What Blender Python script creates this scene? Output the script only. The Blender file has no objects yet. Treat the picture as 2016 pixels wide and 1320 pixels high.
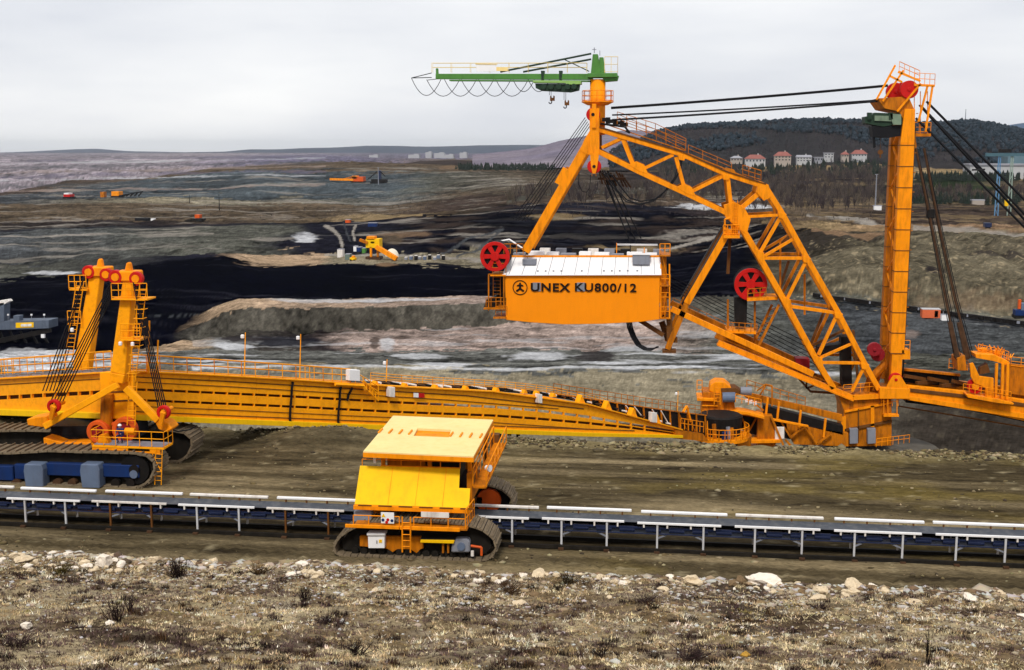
import bpy, math, random
import numpy as np
from mathutils import Vector, Matrix
random.seed(7)
RNG = np.random.default_rng(11)
scene = bpy.context.scene
COL = scene.collection
# ------------------------------------------------------------------ camera
CAM_Z, YAW, PITCH, FPX = 22.2, math.radians(6.7), math.radians(8.6), 2400.0
cam_d = bpy.data.cameras.new('camera'); cam = bpy.data.objects.new('camera', cam_d); COL.objects.link(cam)
cam.location = (0, 0, CAM_Z)
cam.rotation_euler = (math.pi/2 - PITCH, 0, YAW)
cam_d.sensor_width = 36; cam_d.lens = 36*FPX/2016
cam_d.clip_start = 0.5; cam_d.clip_end = 90000
scene.camera = cam
# ------------------------------------------------------------------ world, sun, exposure
SUN_EL, SUN_AZ = math.radians(50), math.radians(-176)     # azimuth from +Y, negative = left of the view
w = bpy.data.worlds.new('World'); scene.world = w; w.use_nodes = True
nt = w.node_tree; nt.nodes.clear()
N = nt.nodes.new; L = nt.links.new
out = N('ShaderNodeOutputWorld'); bg = N('ShaderNodeBackground'); L(bg.outputs[0], out.inputs[0])
sky = N('ShaderNodeTexSky'); sky.sky_type = 'NISHITA'; sky.sun_disc = False
sky.sun_elevation = SUN_EL; sky.sun_rotation = SUN_AZ % (2*math.pi); sky.air_density = 1.0; sky.dust_density = 2.0
tc = N('ShaderNodeTexCoord'); mp = N('ShaderNodeMapping'); mp.inputs['Scale'].default_value = (1.0, 1.0, 5.0)
nz = N('ShaderNodeTexNoise'); nz.inputs['Scale'].default_value = 2.6; nz.inputs['Detail'].default_value = 5; nz.inputs['Roughness'].default_value = 0.5
L(tc.outputs['Generated'], mp.inputs[0]); L(mp.outputs[0], nz.inputs[0])
rp = N('ShaderNodeValToRGB')                                # the overcast deck: soft grey-white cloud
rp.color_ramp.elements[0].position = 0.3; rp.color_ramp.elements[0].color = (7.0, 7.25, 7.9, 1)
rp.color_ramp.elements[1].position = 0.72; rp.color_ramp.elements[1].color = (10.2, 10.2, 10.2, 1)
L(nz.outputs['Fac'], rp.inputs[0])
mx = N('ShaderNodeMix'); mx.data_type = 'RGBA'; mx.inputs['Factor'].default_value = 0.93
L(sky.outputs[0], mx.inputs[6]); L(rp.outputs[0], mx.inputs[7])
L(mx.outputs[2], bg.inputs[0]); bg.inputs[1].default_value = 0.077
sd = bpy.data.lights.new('sun', 'SUN'); sun = bpy.data.objects.new('sun', sd); COL.objects.link(sun)
sd.energy = 1.9; sd.angle = math.radians(11); sd.color = (1.0, 0.95, 0.86)
_d = Vector((math.sin(SUN_AZ)*math.cos(SUN_EL), math.cos(SUN_AZ)*math.cos(SUN_EL), math.sin(SUN_EL)))
sun.rotation_euler = (-_d).to_track_quat('-Z', 'Y').to_euler()
HAZE_D = 3.6e-5
vs = scene.view_settings; vs.view_transform = 'Standard'; vs.look = 'None'; vs.exposure = 0.47; vs.gamma = 1.0; vs.use_curve_mapping = False
scene.cycles.volume_bounces = 0
scene.cycles.max_bounces = 6
scene.cycles.use_denoising = True

# ------------------------------------------------------------------ survey: from a sight line of the photograph to a place in the pit
cy, sy, cp, sp = math.cos(YAW), math.sin(YAW), math.cos(PITCH), math.sin(PITCH)
def ray(px, py):
    dx = (px-1008)/FPX; dy = (660-py)/FPX
    yc = cp + dy*sp; z = -sp + dy*cp
    return (dx*cy - yc*sy, dx*sy + yc*cy, z)
def P(px, py, Y):
    r = ray(px, py); t = Y/r[1]
    return Vector((r[0]*t, Y, CAM_Z + r[2]*t))
def G(px, py, z=0.0):
    r = ray(px, py); t = (z-CAM_Z)/r[2]
    return Vector((r[0]*t, r[1]*t, z))
def PL(px, py, o, d):
    """point of the sight line on the upright plane through o along d"""
    r = ray(px, py); nx, ny = -d[1], d[0]
    t = (o[0]*nx + o[1]*ny)/(r[0]*nx + r[1]*ny)
    return Vector((r[0]*t, r[1]*t, CAM_Z + r[2]*t))
def proj(x, y, z):
    X = x*cy + y*sy; Y = -x*sy + y*cy; Z = z-CAM_Z
    d = Y*cp - Z*sp; u = Y*sp + Z*cp
    return 1008 + FPX*X/d, 660 - FPX*u/d

# ------------------------------------------------------------------ helpers
def S(r, g, b, k=0.62):
    def l(c):
        c /= 255.0
        return (c/12.92 if c <= 0.04045 else ((c+0.055)/1.055)**2.4)*k
    return (l(r), l(g), l(b))
ORG = {}
def thing(name, label, cat, loc=(0, 0, 0), group=None):
    o = bpy.data.objects.new(name, None); COL.objects.link(o); o.location = loc; o.empty_display_size = 0.2
    o['label'] = label; o['category'] = cat
    if group: o['group'] = group
    ORG[o] = Vector(loc); return o
def tag(o, label, cat, group=None):
    o['label'] = label; o['category'] = cat
    if group: o['group'] = group
    return o
def struct(o, kind='structure', label=None):
    o['kind'] = kind
    if label: o['label'] = label
    return o
def V(*a): return Vector(a)
class MB:
    def __init__(s): s.v = []; s.f = []
    def add(s, vs, fs):
        n = len(s.v); s.v += [tuple(p) for p in vs]; s.f += [tuple(i+n for i in f) for f in fs]; return s
    def box(s, c, d, rz=0.0):
        x, y, z = d[0]/2, d[1]/2, d[2]/2; c = Vector(c); R = Matrix.Rotation(rz, 3, 'Z')
        vs = [c + R @ Vector((sx*x, sy_*y, sz*z)) for sz in (-1, 1) for sx, sy_ in ((-1, -1), (1, -1), (1, 1), (-1, 1))]
        return s.add(vs, [(3, 2, 1, 0), (4, 5, 6, 7), (0, 1, 5, 4), (1, 2, 6, 5), (2, 3, 7, 6), (3, 0, 4, 7)])
    def beam(s, p, q, w_=0.3, h=None, up=(0, 0, 1), w2=None, h2=None):
        h = h or w_; w2 = w2 or w_; h2 = h2 or h
        p, q = Vector(p), Vector(q); d = (q-p).normalized(); up = Vector(up)
        if abs(d.dot(up)) > 0.99: up = Vector((0, 1, 0)) if abs(d.y) < 0.9 else Vector((1, 0, 0))
        a = d.cross(up).normalized(); b = a.cross(d).normalized()
        vs = [p + a*(i*w_/2) + b*(j*h/2) for i, j in ((-1, -1), (1, -1), (1, 1), (-1, 1))]
        vs += [q + a*(i*w2/2) + b*(j*h2/2) for i, j in ((-1, -1), (1, -1), (1, 1), (-1, 1))]
        return s.add(vs, [(0, 1, 2, 3), (7, 6, 5, 4), (0, 4, 5, 1), (1, 5, 6, 2), (2, 6, 7, 3), (3, 7, 4, 0)])
    def tube(s, p, q, r, n=6, r2=None, cap=True):
        r2 = r if r2 is None else r2
        p, q = Vector(p), Vector(q); d = (q-p).normalized(); up = Vector((0, 0, 1))
        if abs(d.z) > 0.99: up = Vector((1, 0, 0))
        a = d.cross(up).normalized(); b = a.cross(d)
        vs = []
        for c, rr in ((p, r), (q, r2)):
            for k in range(n):
                t = 2*math.pi*k/n; vs.append(c + a*(rr*math.cos(t)) + b*(rr*math.sin(t)))
        fs = [(k, (k+1) % n, n+(k+1) % n, n+k) for k in range(n)]
        if cap: fs += [tuple(range(n-1, -1, -1)), tuple(range(n, 2*n))]
        return s.add(vs, fs)
    def path(s, pts, r, n=6):
        for a, b in zip(pts[:-1], pts[1:]): s.tube(a, b, r, n)
        return s
    def cyl(s, c, r, y0, y1, n=24, r2=None):               # cylinder along Y, offsets from c
        c = Vector(c); return s.tube(c+V(0, y0, 0), c+V(0, y1, 0), r, n, r2)
    def ring(s, c, r0, r1, y0, y1, n=24):                  # ring along Y
        c = Vector(c); vs = []
        for k in range(n):
            t = 2*math.pi*k/n; cs, sn = math.cos(t), math.sin(t)
            for rr, yy in ((r0, y0), (r1, y0), (r1, y1), (r0, y1)): vs.append(c + V(rr*cs, yy, rr*sn))
        fs = []
        for k in range(n):
            a = 4*k; b = 4*((k+1) % n)
            for i in range(4): fs.append((a+i, a+(i+1) % 4, b+(i+1) % 4, b+i))
        return s.add(vs, fs)
    def prism(s, pts, y0, y1):                             # polygon of (x,z) points pulled along Y
        n = len(pts)
        vs = [(p[0], y0, p[1]) for p in pts] + [(p[0], y1, p[1]) for p in pts]
        return s.add(vs, [tuple(range(n)), tuple(range(2*n-1, n-1, -1))] + [(k, n+k, n+(k+1) % n, (k+1) % n) for k in range(n)])
    def slab(s, pts, d):                                   # polygon of 3-D points given thickness vector d
        n = len(pts); d = Vector(d); vs = [Vector(p) for p in pts]; vs += [p+d for p in vs]
        return s.add(vs, [tuple(range(n)), tuple(range(2*n-1, n-1, -1))] + [(k, n+k, n+(k+1) % n, (k+1) % n) for k in range(n)])
    def rail(s, pts, h=1.1, step=1.6, r=0.035, rows=2):
        pts = [Vector(p) for p in pts]
        for a, b in zip(pts[:-1], pts[1:]):
            l = (b-a).length; k = max(1, round(l/step))
            for i in range(k+1):
                p = a.lerp(b, i/k); s.tube(p, p+V(0, 0, h), r, 4)
            for j in range(rows):
                z = h*(1 - j*0.45); s.tube(a+V(0, 0, z), b+V(0, 0, z), r, 4)
        return s
    def ladder(s, p, q, wv, step=0.4, r=0.035):
        p, q, wv = Vector(p), Vector(q), Vector(wv)/2
        s.tube(p-wv, q-wv, r, 4); s.tube(p+wv, q+wv, r, 4)
        k = max(2, int((q-p).length/step))
        for i in range(1, k):
            c = p.lerp(q, i/k); s.tube(c-wv, c+wv, r*0.7, 4)
        return s
    def build(s, name, m, parent=None, smooth=False, bevel=0.0, base=None):
        me = bpy.data.meshes.new(name)
        o = bpy.data.objects.new(name, me); COL.objects.link(o)
        off = Vector((0, 0, 0))
        if parent is not None: off = ORG[parent]; o.parent = parent
        elif base is not None: off = Vector(base); o.location = off
        ORG[o] = off
        if s.v:
            a = np.array(s.v, dtype=np.float64) - np.array(off)[None]
            me.from_pydata(a.tolist(), [], s.f)
        me.materials.append(m)
        if smooth: me.shade_smooth() if hasattr(me, 'shade_smooth') else None
        if bevel:
            b = o.modifiers.new('edge', 'BEVEL'); b.width = bevel; b.segments = 1; b.limit_method = 'ANGLE'
        return o

# ------------------------------------------------------------------ noise on arrays
_LAT = RNG.random((256, 256))
def vnoise(x, y, off=0):
    x = np.asarray(x, float) + off*17.31; y = np.asarray(y, float) + off*7.77
    xi = np.floor(x).astype(int); yi = np.floor(y).astype(int); fx = x-xi; fy = y-yi
    fx = fx*fx*(3-2*fx); fy = fy*fy*(3-2*fy)
    g = lambda a, b: _LAT[a & 255, b & 255]
    return (g(xi, yi)*(1-fx)+g(xi+1, yi)*fx)*(1-fy) + (g(xi, yi+1)*(1-fx)+g(xi+1, yi+1)*fx)*fy
def fbm(x, y, o=4, off=0, gain=0.5):
    t = 0; a = 1; n = 0
    for k in range(o):
        t = t + a*vnoise(x*2**k, y*2**k, off+k*3); n += a; a *= gain
    return t/n
# ------------------------------------------------------------------ materials
MAT = {}
def mat(name, col, rough=0.6, var=0.08, scale=1.0, grime=0.0, gcol=(0.05, 0.03, 0.015), metal=0.0, streak=0.35, bump=0.0, spec=0.12):
    m = bpy.data.materials.new(name); m.use_nodes = True; t = m.node_tree; b = t.nodes['Principled BSDF']
    b.inputs['Roughness'].default_value = rough; b.inputs['Metallic'].default_value = metal
    b.inputs['Specular IOR Level'].default_value = spec
    c = t.nodes.new('ShaderNodeTexCoord'); n1 = t.nodes.new('ShaderNodeTexNoise'); n1.inputs['Scale'].default_value = scale
    n1.inputs['Detail'].default_value = 6; t.links.new(c.outputs['Object'], n1.inputs[0])
    r = t.nodes.new('ShaderNodeMapRange'); r.inputs[1].default_value = 0.25; r.inputs[2].default_value = 0.75
    r.inputs[3].default_value = 1-var; r.inputs[4].default_value = 1+var
    t.links.new(n1.outputs['Fac'], r.inputs[0])
    mu = t.nodes.new('ShaderNodeMix'); mu.data_type = 'RGBA'; mu.blend_type = 'MULTIPLY'; mu.inputs['Factor'].default_value = 1
    mu.inputs[6].default_value = (*col, 1); t.links.new(r.outputs[0], mu.inputs[7])
    o = mu.outputs[2]
    if grime:
        mpn = t.nodes.new('ShaderNodeMapping'); mpn.inputs['Scale'].default_value = (1.6, 1.6, streak)
        n2 = t.nodes.new('ShaderNodeTexNoise'); n2.inputs['Scale'].default_value = 1.3; n2.inputs['Detail'].default_value = 8; n2.inputs['Roughness'].default_value = 0.65
        t.links.new(c.outputs['Object'], mpn.inputs[0]); t.links.new(mpn.outputs[0], n2.inputs[0])
        r2 = t.nodes.new('ShaderNodeMapRange'); r2.inputs[1].default_value = 0.46; r2.inputs[2].default_value = 0.78; r2.inputs[3].default_value = 0; r2.inputs[4].default_value = grime
        t.links.new(n2.outputs['Fac'], r2.inputs[0])
        m2 = t.nodes.new('ShaderNodeMix'); m2.data_type = 'RGBA'; t.links.new(r2.outputs[0], m2.inputs['Factor'])
        t.links.new(o, m2.inputs[6]); m2.inputs[7].default_value = (*gcol, 1); o = m2.outputs[2]
    t.links.new(o, b.inputs['Base Color'])
    if bump:
        bp = t.nodes.new('ShaderNodeBump'); bp.inputs['Strength'].default_value = bump; bp.inputs['Distance'].default_value = 0.05
        t.links.new(n1.outputs['Fac'], bp.inputs['Height']); t.links.new(bp.outputs[0], b.inputs['Normal'])
    MAT[name] = m; return m
def ground_mat(name, scales=((0.6, 0.25), (4.0, 0.25)), bump=0.4, bscale=2.0, stretch=(1, 1, 1), rough=0.95):
    """earth whose own colour sits on the mesh (attribute Col), broken up by grain"""
    m = bpy.data.materials.new(name); m.use_nodes = True; t = m.node_tree; b = t.nodes['Principled BSDF']
    b.inputs['Roughness'].default_value = rough; b.inputs['Specular IOR Level'].default_value = 0.0
    at = t.nodes.new('ShaderNodeAttribute'); at.attribute_name = 'Col'; o = at.outputs['Color']
    c = t.nodes.new('ShaderNodeTexCoord'); mpn = t.nodes.new('ShaderNodeMapping'); mpn.inputs['Scale'].default_value = stretch
    t.links.new(c.outputs['Object'], mpn.inputs[0])
    for sc, amt in scales:
        n1 = t.nodes.new('ShaderNodeTexNoise'); n1.inputs['Scale'].default_value = sc; n1.inputs['Detail'].default_value = 7; n1.inputs['Roughness'].default_value = 0.6
        t.links.new(mpn.outputs[0], n1.inputs[0])
        r = t.nodes.new('ShaderNodeMapRange'); r.inputs[1].default_value = 0.28; r.inputs[2].default_value = 0.72; r.inputs[3].default_value = 1-amt; r.inputs[4].default_value = 1+amt
        t.links.new(n1.outputs['Fac'], r.inputs[0])
        mu = t.nodes.new('ShaderNodeMix'); mu.data_type = 'RGBA'; mu.blend_type = 'MULTIPLY'; mu.inputs['Factor'].default_value = 1
        t.links.new(o, mu.inputs[6]); t.links.new(r.outputs[0], mu.inputs[7]); o = mu.outputs[2]
    t.links.new(o, b.inputs['Base Color'])
    if bump:
        n3 = t.nodes.new('ShaderNodeTexNoise'); n3.inputs['Scale'].default_value = bscale; n3.inputs['Detail'].default_value = 8
        t.links.new(mpn.outputs[0], n3.inputs[0])
        bp = t.nodes.new('ShaderNodeBump'); bp.inputs['Strength'].default_value = bump; bp.inputs['Distance'].default_value = 0.3
        t.links.new(n3.outputs['Fac'], bp.inputs['Height']); t.links.new(bp.outputs[0], b.inputs['Normal'])
    MAT[name] = m; return m
def col_mat(name, rough=0.9, spec=0.1):
    m = bpy.data.materials.new(name); m.use_nodes = True; t = m.node_tree; b = t.nodes['Principled BSDF']
    b.inputs['Roughness'].default_value = rough; b.inputs['Specular IOR Level'].default_value = spec
    at = t.nodes.new('ShaderNodeAttribute'); at.attribute_name = 'Col'
    n1 = t.nodes.new('ShaderNodeTexNoise'); n1.inputs['Scale'].default_value = 3
    c = t.nodes.new('ShaderNodeTexCoord'); t.links.new(c.outputs['Object'], n1.inputs[0])
    mu = t.nodes.new('ShaderNodeMix'); mu.data_type = 'RGBA'; mu.blend_type = 'MULTIPLY'; mu.inputs['Factor'].default_value = 0.35
    t.links.new(at.outputs['Color'], mu.inputs[6]); t.links.new(n1.outputs['Color'], mu.inputs[7])
    t.links.new(mu.outputs[2], b.inputs['Base Color']); MAT[name] = m; return m
def grid_mesh(name, X, Y, Z, C, m, kind='structure'):
    nr, nc = X.shape
    me = bpy.data.meshes.new(name)
    co = np.stack([X, Y, Z], -1).reshape(-1, 3).astype(np.float32)
    i = np.arange(nr*nc).reshape(nr, nc)
    q = np.stack([i[:-1, :-1], i[:-1, 1:], i[1:, 1:], i[1:, :-1]], -1).reshape(-1, 4).astype(np.int32)
    me.vertices.add(len(co)); me.vertices.foreach_set('co', co.ravel())
    me.loops.add(q.size); me.loops.foreach_set('vertex_index', q.ravel())
    me.polygons.add(len(q)); me.polygons.foreach_set('loop_start', np.arange(0, q.size, 4, dtype=np.int32))
    me.update(calc_edges=True)
    me.polygons.foreach_set('use_smooth', np.ones(len(q), dtype=bool))
    a = me.color_attributes.new('Col', 'FLOAT_COLOR', 'POINT')
    a.data.foreach_set('color', np.concatenate([np.clip(C, 0, 1).reshape(-1, 3), np.ones((nr*nc, 1))], 1).astype(np.float32).ravel())
    me.materials.append(m)
    o = bpy.data.objects.new(name, me); COL.objects.link(o); o['kind'] = kind
    return o
def tri_mesh(name, verts, tris, cols, m, kind='stuff'):
    """many small faces with a colour per vertex, joined"""
    me = bpy.data.meshes.new(name); verts = np.asarray(verts, np.float32); tris = np.asarray(tris, np.int32)
    me.vertices.add(len(verts)); me.vertices.foreach_set('co', verts.ravel())
    k = tris.shape[1]
    me.loops.add(tris.size); me.loops.foreach_set('vertex_index', tris.ravel())
    me.polygons.add(len(tris)); me.polygons.foreach_set('loop_start', np.arange(0, tris.size, k, dtype=np.int32))
    me.update(calc_edges=True)
    a = me.color_attributes.new('Col', 'FLOAT_COLOR', 'POINT')
    a.data.foreach_set('color', np.concatenate([cols, np.ones((len(verts), 1))], 1).astype(np.float32).ravel())
    me.materials.append(m); o = bpy.data.objects.new(name, me); COL.objects.link(o)
    if kind: o['kind'] = kind
    return o
def ico():
    t = (1+5**0.5)/2
    v = np.array([(-1, t, 0), (1, t, 0), (-1, -t, 0), (1, -t, 0), (0, -1, t), (0, 1, t), (0, -1, -t), (0, 1, -t), (t, 0, -1), (t, 0, 1), (-t, 0, -1), (-t, 0, 1)], float)
    v /= np.linalg.norm(v[0])
    f = np.array([(0, 11, 5), (0, 5, 1), (0, 1, 7), (0, 7, 10), (0, 10, 11), (1, 5, 9), (5, 11, 4), (11, 10, 2), (10, 7, 6), (7, 1, 8), (3, 9, 4), (3, 4, 2), (3, 2, 6), (3, 6, 8), (3, 8, 9), (4, 9, 5), (2, 4, 11), (6, 2, 10), (8, 6, 7), (9, 8, 1)])
    return v, f
ICO_V, ICO_F = ico()

YEL = mat('orange_paint', (0.88, 0.275, 0.002), 0.6, 0.10, 0.5, 0.6, (0.26, 0.06, 0.003))
CABO = mat('clean_orange_paint', (0.90, 0.262, 0.002), 0.6, 0.03, 0.4, 0.14, (0.5, 0.12, 0.003))
YELD = mat('weathered_shaded_orange_paint', (0.50, 0.15, 0.003), 0.6, 0.18, 0.8, 0.9, (0.04, 0.018, 0.006))  # grimy orange, also darkened to carry the shade of rear frames and base
BRI = mat('amber_paint', (0.94, 0.36, 0.003), 0.6, 0.07, 0.4, 0.4, (0.34, 0.09, 0.004), streak=1.8)
PAN = mat('bright_yellow_paint', (0.84, 0.49, 0.003), 0.6, 0.05, 0.4, 0.35, (0.45, 0.20, 0.01))
PALE = mat('pale_sunlit_yellow_paint', (0.80, 0.62, 0.27), 0.6, 0.06, 0.5, 0.25, (0.75, 0.36, 0.03), streak=1.2)  # the hopper car roof's glaring sunlight is put into this pale yellow
RED = mat('red_paint', (0.50, 0.010, 0.008), 0.5, 0.08, 0.8, 0.25, (0.12, 0.01, 0.008))
MAROON = mat('maroon_paint', (0.24, 0.012, 0.018), 0.5, 0.1, 0.8, 0.3, (0.06, 0.01, 0.01))
GRN = mat('green_paint', (0.075, 0.21, 0.045), 0.5, 0.1, 0.8, 0.35, (0.03, 0.06, 0.02))
LGRN = mat('light_green_paint', (0.25, 0.42, 0.12), 0.5, 0.1, 0.8, 0.2, (0.08, 0.15, 0.04))
DGRN = mat('dark_green_steel', (0.02, 0.04, 0.025), 0.5, 0.2, 1.0)
BLK = mat('black_rope', (0.008, 0.008, 0.010), 0.6, 0.1, 2.0)
DRK = mat('dark_steel', (0.009, 0.008, 0.008), 0.6, 0.3, 1.0, 0.4, (0.035, 0.022, 0.015))  # tone lowered so dark recesses read as deep shade
RUST = mat('rusty_steel', (0.07, 0.035, 0.018), 0.8, 0.35, 2.0, 0.6, (0.02, 0.012, 0.01))
GREY = mat('grey_steel', (0.22, 0.23, 0.27), 0.5, 0.1, 1.0, 0.3, (0.08, 0.07, 0.06))
WHT = mat('white_paint', (0.80, 0.79, 0.80), 0.5, 0.04, 0.6, 0.18, (0.45, 0.42, 0.40))
WHTD = mat('dirty_white_paint', (0.72, 0.68, 0.64), 0.6, 0.08, 2.0, 0.55, (0.20, 0.11, 0.07))
BLUE = mat('blue_paint', (0.009, 0.028, 0.115), 0.45, 0.15, 1.0, 0.5, (0.02, 0.02, 0.03))
LBLUE = mat('faded_blue_paint', (0.11, 0.145, 0.22), 0.5, 0.15, 1.0, 0.5, (0.10, 0.10, 0.13))
NAVY = mat('navy_roller_steel', (0.016, 0.024, 0.065), 0.4, 0.2, 1.0)
BELT = mat('belt_rubber', (0.06, 0.066, 0.08), 0.5, 0.12, 0.6, 0.35, (0.25, 0.24, 0.23), streak=1.0)
TRK = mat('muddy_track_steel', (0.17, 0.13, 0.085), 0.85, 0.3, 2.0, 0.5, (0.07, 0.05, 0.035), bump=0.5)
TRKD = mat('dark_track_steel', (0.012, 0.010, 0.008), 0.8, 0.3, 2.0, 0.25, (0.06, 0.045, 0.03))  # near black, with the shade inside the tracks put into the colour
ORR = mat('orange_red_paint', (0.62, 0.09, 0.012), 0.5, 0.1, 0.8, 0.3, (0.15, 0.03, 0.01))
BRN = mat('shaded_brown_steel', (0.13, 0.05, 0.012), 0.7, 0.2, 1.0, 0.4, (0.03, 0.015, 0.008))
# ================================================================== the pit: benches lofted from surveyed edge lines
GM_PIT = ground_mat('pit_earth', ((0.03, 0.2), (0.22, 0.34), (1.1, 0.3)), 0.8, 0.35)
GM_BENCH = ground_mat('bench_earth', ((0.5, 0.16), (2.2, 0.26), (7.0, 0.34)), 0.9, 2.6, (0.5, 1, 1))
GM_FORE = ground_mat('dry_slope_earth', ((0.8, 0.3), (5.0, 0.35)), 0.7, 4.0)
NPX = 1050
PXS = np.concatenate([np.linspace(-1000, -30, 100)[:-1], np.linspace(-30, 2046, NPX-200), np.linspace(2046, 3000, 101)[1:]])
def line(pts, z=None):
    """pts: (px, py, Y) along an edge line; with z set, (px, z, Y) for edges that nearer ground hides"""
    a = np.array(pts, float)
    q = np.interp(PXS, a[:, 0], a[:, 1]); Y = np.interp(PXS, a[:, 0], a[:, 2])
    if z: 
        zz = q; py = np.full_like(q, 560.0)
    else:
        py = q
    dx = (PXS-1008)/FPX; dy = (660-py)/FPX; yc = cp+dy*sp
    r0 = dx*cy - yc*sy; r1 = dx*sy + yc*cy; r2 = -sp+dy*cp
    t = Y/r1
    return np.stack([r0*t, Y, (zz if z else CAM_Z + r2*t)])
c = dict(
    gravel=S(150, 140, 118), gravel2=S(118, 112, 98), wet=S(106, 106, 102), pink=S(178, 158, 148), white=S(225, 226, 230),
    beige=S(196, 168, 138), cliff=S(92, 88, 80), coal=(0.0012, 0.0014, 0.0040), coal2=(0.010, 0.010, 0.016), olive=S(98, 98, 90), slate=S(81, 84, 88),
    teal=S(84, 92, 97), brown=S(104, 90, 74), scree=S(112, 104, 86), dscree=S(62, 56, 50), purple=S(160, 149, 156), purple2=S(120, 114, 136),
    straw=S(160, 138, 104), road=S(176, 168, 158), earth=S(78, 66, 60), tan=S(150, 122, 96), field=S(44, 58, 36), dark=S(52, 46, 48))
# (edge line, rows to the next line, relief, colours along px of the band that follows, streakiness)
B = []
def band(ln, rows, amp, cols, streak=0.3, var=0.25): B.append((ln, rows, amp, cols, streak, var))
band(line([(-1000, -1.5, 93.4), (3000, -1.5, 93.4)], 1), 10, 0.4, [(0, 'scree')])
band(line([(-1000, -24, 132), (3000, -24, 132)], 1), 60, 0.35, [(-1000, 'gravel2'), (300, 'gravel2'), (800, 'gravel'), (1500, 'gravel'), (1650, 'gravel2'), (1800, 'dscree'), (3000, 'dscree')], 0.15, 0.15)
band(line([(-1000, 722, 258), (600, 716, 258), (1000, 724, 258), (1500, 728, 258), (1800, 735, 258), (2100, 745, 255), (3000, 750, 255)]), 36, 0.35,
     [(-1000, 'wet'), (150, 'white'), (300, 'wet'), (900, 'wet'), (1100, 'wet'), (1500, 'wet'), (1750, 'olive'), (3000, 'olive')], 1.0, 0.3)
band(line([(-1000, 690, 281), (600, 692, 281), (1500, 694, 281), (2016, 700, 278), (3000, 700, 278)]), 40, 0.4,
     [(-1000, 'coal'), (200, 'coal'), (330, 'beige'), (420, 'cliff'), (640, 'dark'), (700, 'pink'), (1300, 'pink'), (1420, 'olive'), (1700, 'slate'), (3000, 'olive')], 0.7, 0.25)
band(line([(-1000, 688, 284), (280, 686, 286), (420, 660, 306), (500, 652, 311), (960, 646, 318), (1150, 636, 325), (1330, 622, 338), (1560, 604, 352), (1650, 602, 352), (2016, 652, 322), (3000, 720, 300)]), 16, 0.7,
     [(-1000, 'coal'), (330, 'coal'), (410, 'cliff'), (1000, 'cliff'), (1330, 'cliff'), (1450, 'olive'), (1620, 'slate'), (3000, 'dark')], 0.15, 0.35)
band(line([(-1000, 685, 287), (280, 682, 289), (390, 640, 312), (440, 612, 315), (500, 606, 316), (960, 602, 322), (1330, 606, 342), (1560, 592, 357), (1650, 588, 358), (2016, 640, 327), (3000, 705, 305)]), 14, 0.4,
     [(-1000, 'coal'), (330, 'coal'), (430, 'beige'), (960, 'pink'), (1330, 'cliff'), (1560, 'olive'), (3000, 'scree')], 0.5, 0.2)
band(line([(-1000, 680, 292), (300, 672, 298), (420, 606, 330), (470, 590, 334), (960, 584, 344), (1330, 590, 352), (1560, 580, 363), (1650, 576, 364), (2016, 625, 334), (3000, 690, 312)]), 8, 0.5,
     [(-1000, 'coal'), (1450, 'coal'), (1540, 'scree'), (3000, 'scree')], 0.2, 0.3)
band(line([(-1000, -23.5, 310), (300, -22, 320), (470, -22, 356), (960, -22, 366), (1330, -19, 362), (1560, -13, 372), (1700, -12, 372), (2016, -15, 345), (3000, -20, 322)], 1), 60, 0.8,
     [(-1000, 'coal'), (1450, 'coal'), (1540, 'scree'), (1760, 'scree'), (3000, 'scree')], 0.12, 0.25)
band(line([(-1000, 556, 410), (0, 552, 412), (120, 541, 415), (220, 530, 418), (330, 514, 420), (430, 506, 424), (455, 507, 424), (510, 523, 421), (960, 524, 424), (1100, 530, 430), (1330, 520, 434), (1480, 510, 428), (1560, 500, 420), (1700, 488, 402), (2016, 500, 388), (3000, 500, 380)]), 20, 0.7,
     [(-1000, 'slate'), (80, 'olive'), (330, 'coal2'), (440, 'coal2'), (480, 'beige'), (630, 'beige'), (660, 'gravel'), (960, 'gravel'), (1040, 'coal2'), (1480, 'coal'), (1560, 'dscree'), (1700, 'scree'), (3000, 'dscree')], 0.4, 0.25)
band(line([(-1000, 530, 460), (0, 527, 462), (330, 504, 468), (465, 497, 468), (960, 497, 474), (1330, 500, 476), (1480, 486, 462), (1560, 470, 448), (1700, 462, 430), (2016, 468, 416), (3000, 468, 410)]), 44, 1.3,
     [(-1000, 'slate'), (0, 'slate'), (380, 'olive'), (520, 'olive'), (590, 'coal2'), (760, 'coal2'), (850, 'coal'), (1480, 'coal'), (1560, 'dscree'), (1650, 'dscree'), (1900, 'scree'), (3000, 'dscree')], 0.7, 0.3)
band(line([(-1000, 452, 600), (0, 448, 600), (300, 445, 600), (560, 440, 604), (760, 432, 600), (820, 424, 600), (1000, 412, 600), (1300, 416, 600), (1450, 438, 560), (1560, 448, 480), (1700, 452, 458), (2016, 456, 446), (3000, 456, 440)]), 10, 0.8,
     [(-1000, 'brown'), (300, 'dark'), (560, 'brown'), (760, 'straw'), (1000, 'coal2'), (1300, 'coal2'), (1480, 'earth'), (1600, 'straw'), (1760, 'tan'), (3000, 'brown')], 0.6, 0.3)
band(line([(-1000, 442, 640), (0, 440, 640), (560, 434, 644), (760, 424, 640), (1000, 402, 640), (1300, 404, 640), (1450, 422, 600), (1560, 438, 530), (1700, 444, 505), (2016, 448, 490), (3000, 448, 490)]), 40, 1.6,
     [(-1000, 'brown'), (500, 'brown'), (760, 'brown'), (900, 'earth'), (1200, 'brown'), (1450, 'earth'), (1600, 'brown'), (1760, 'earth'), (3000, 'brown')], 0.5, 0.35)
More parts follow.
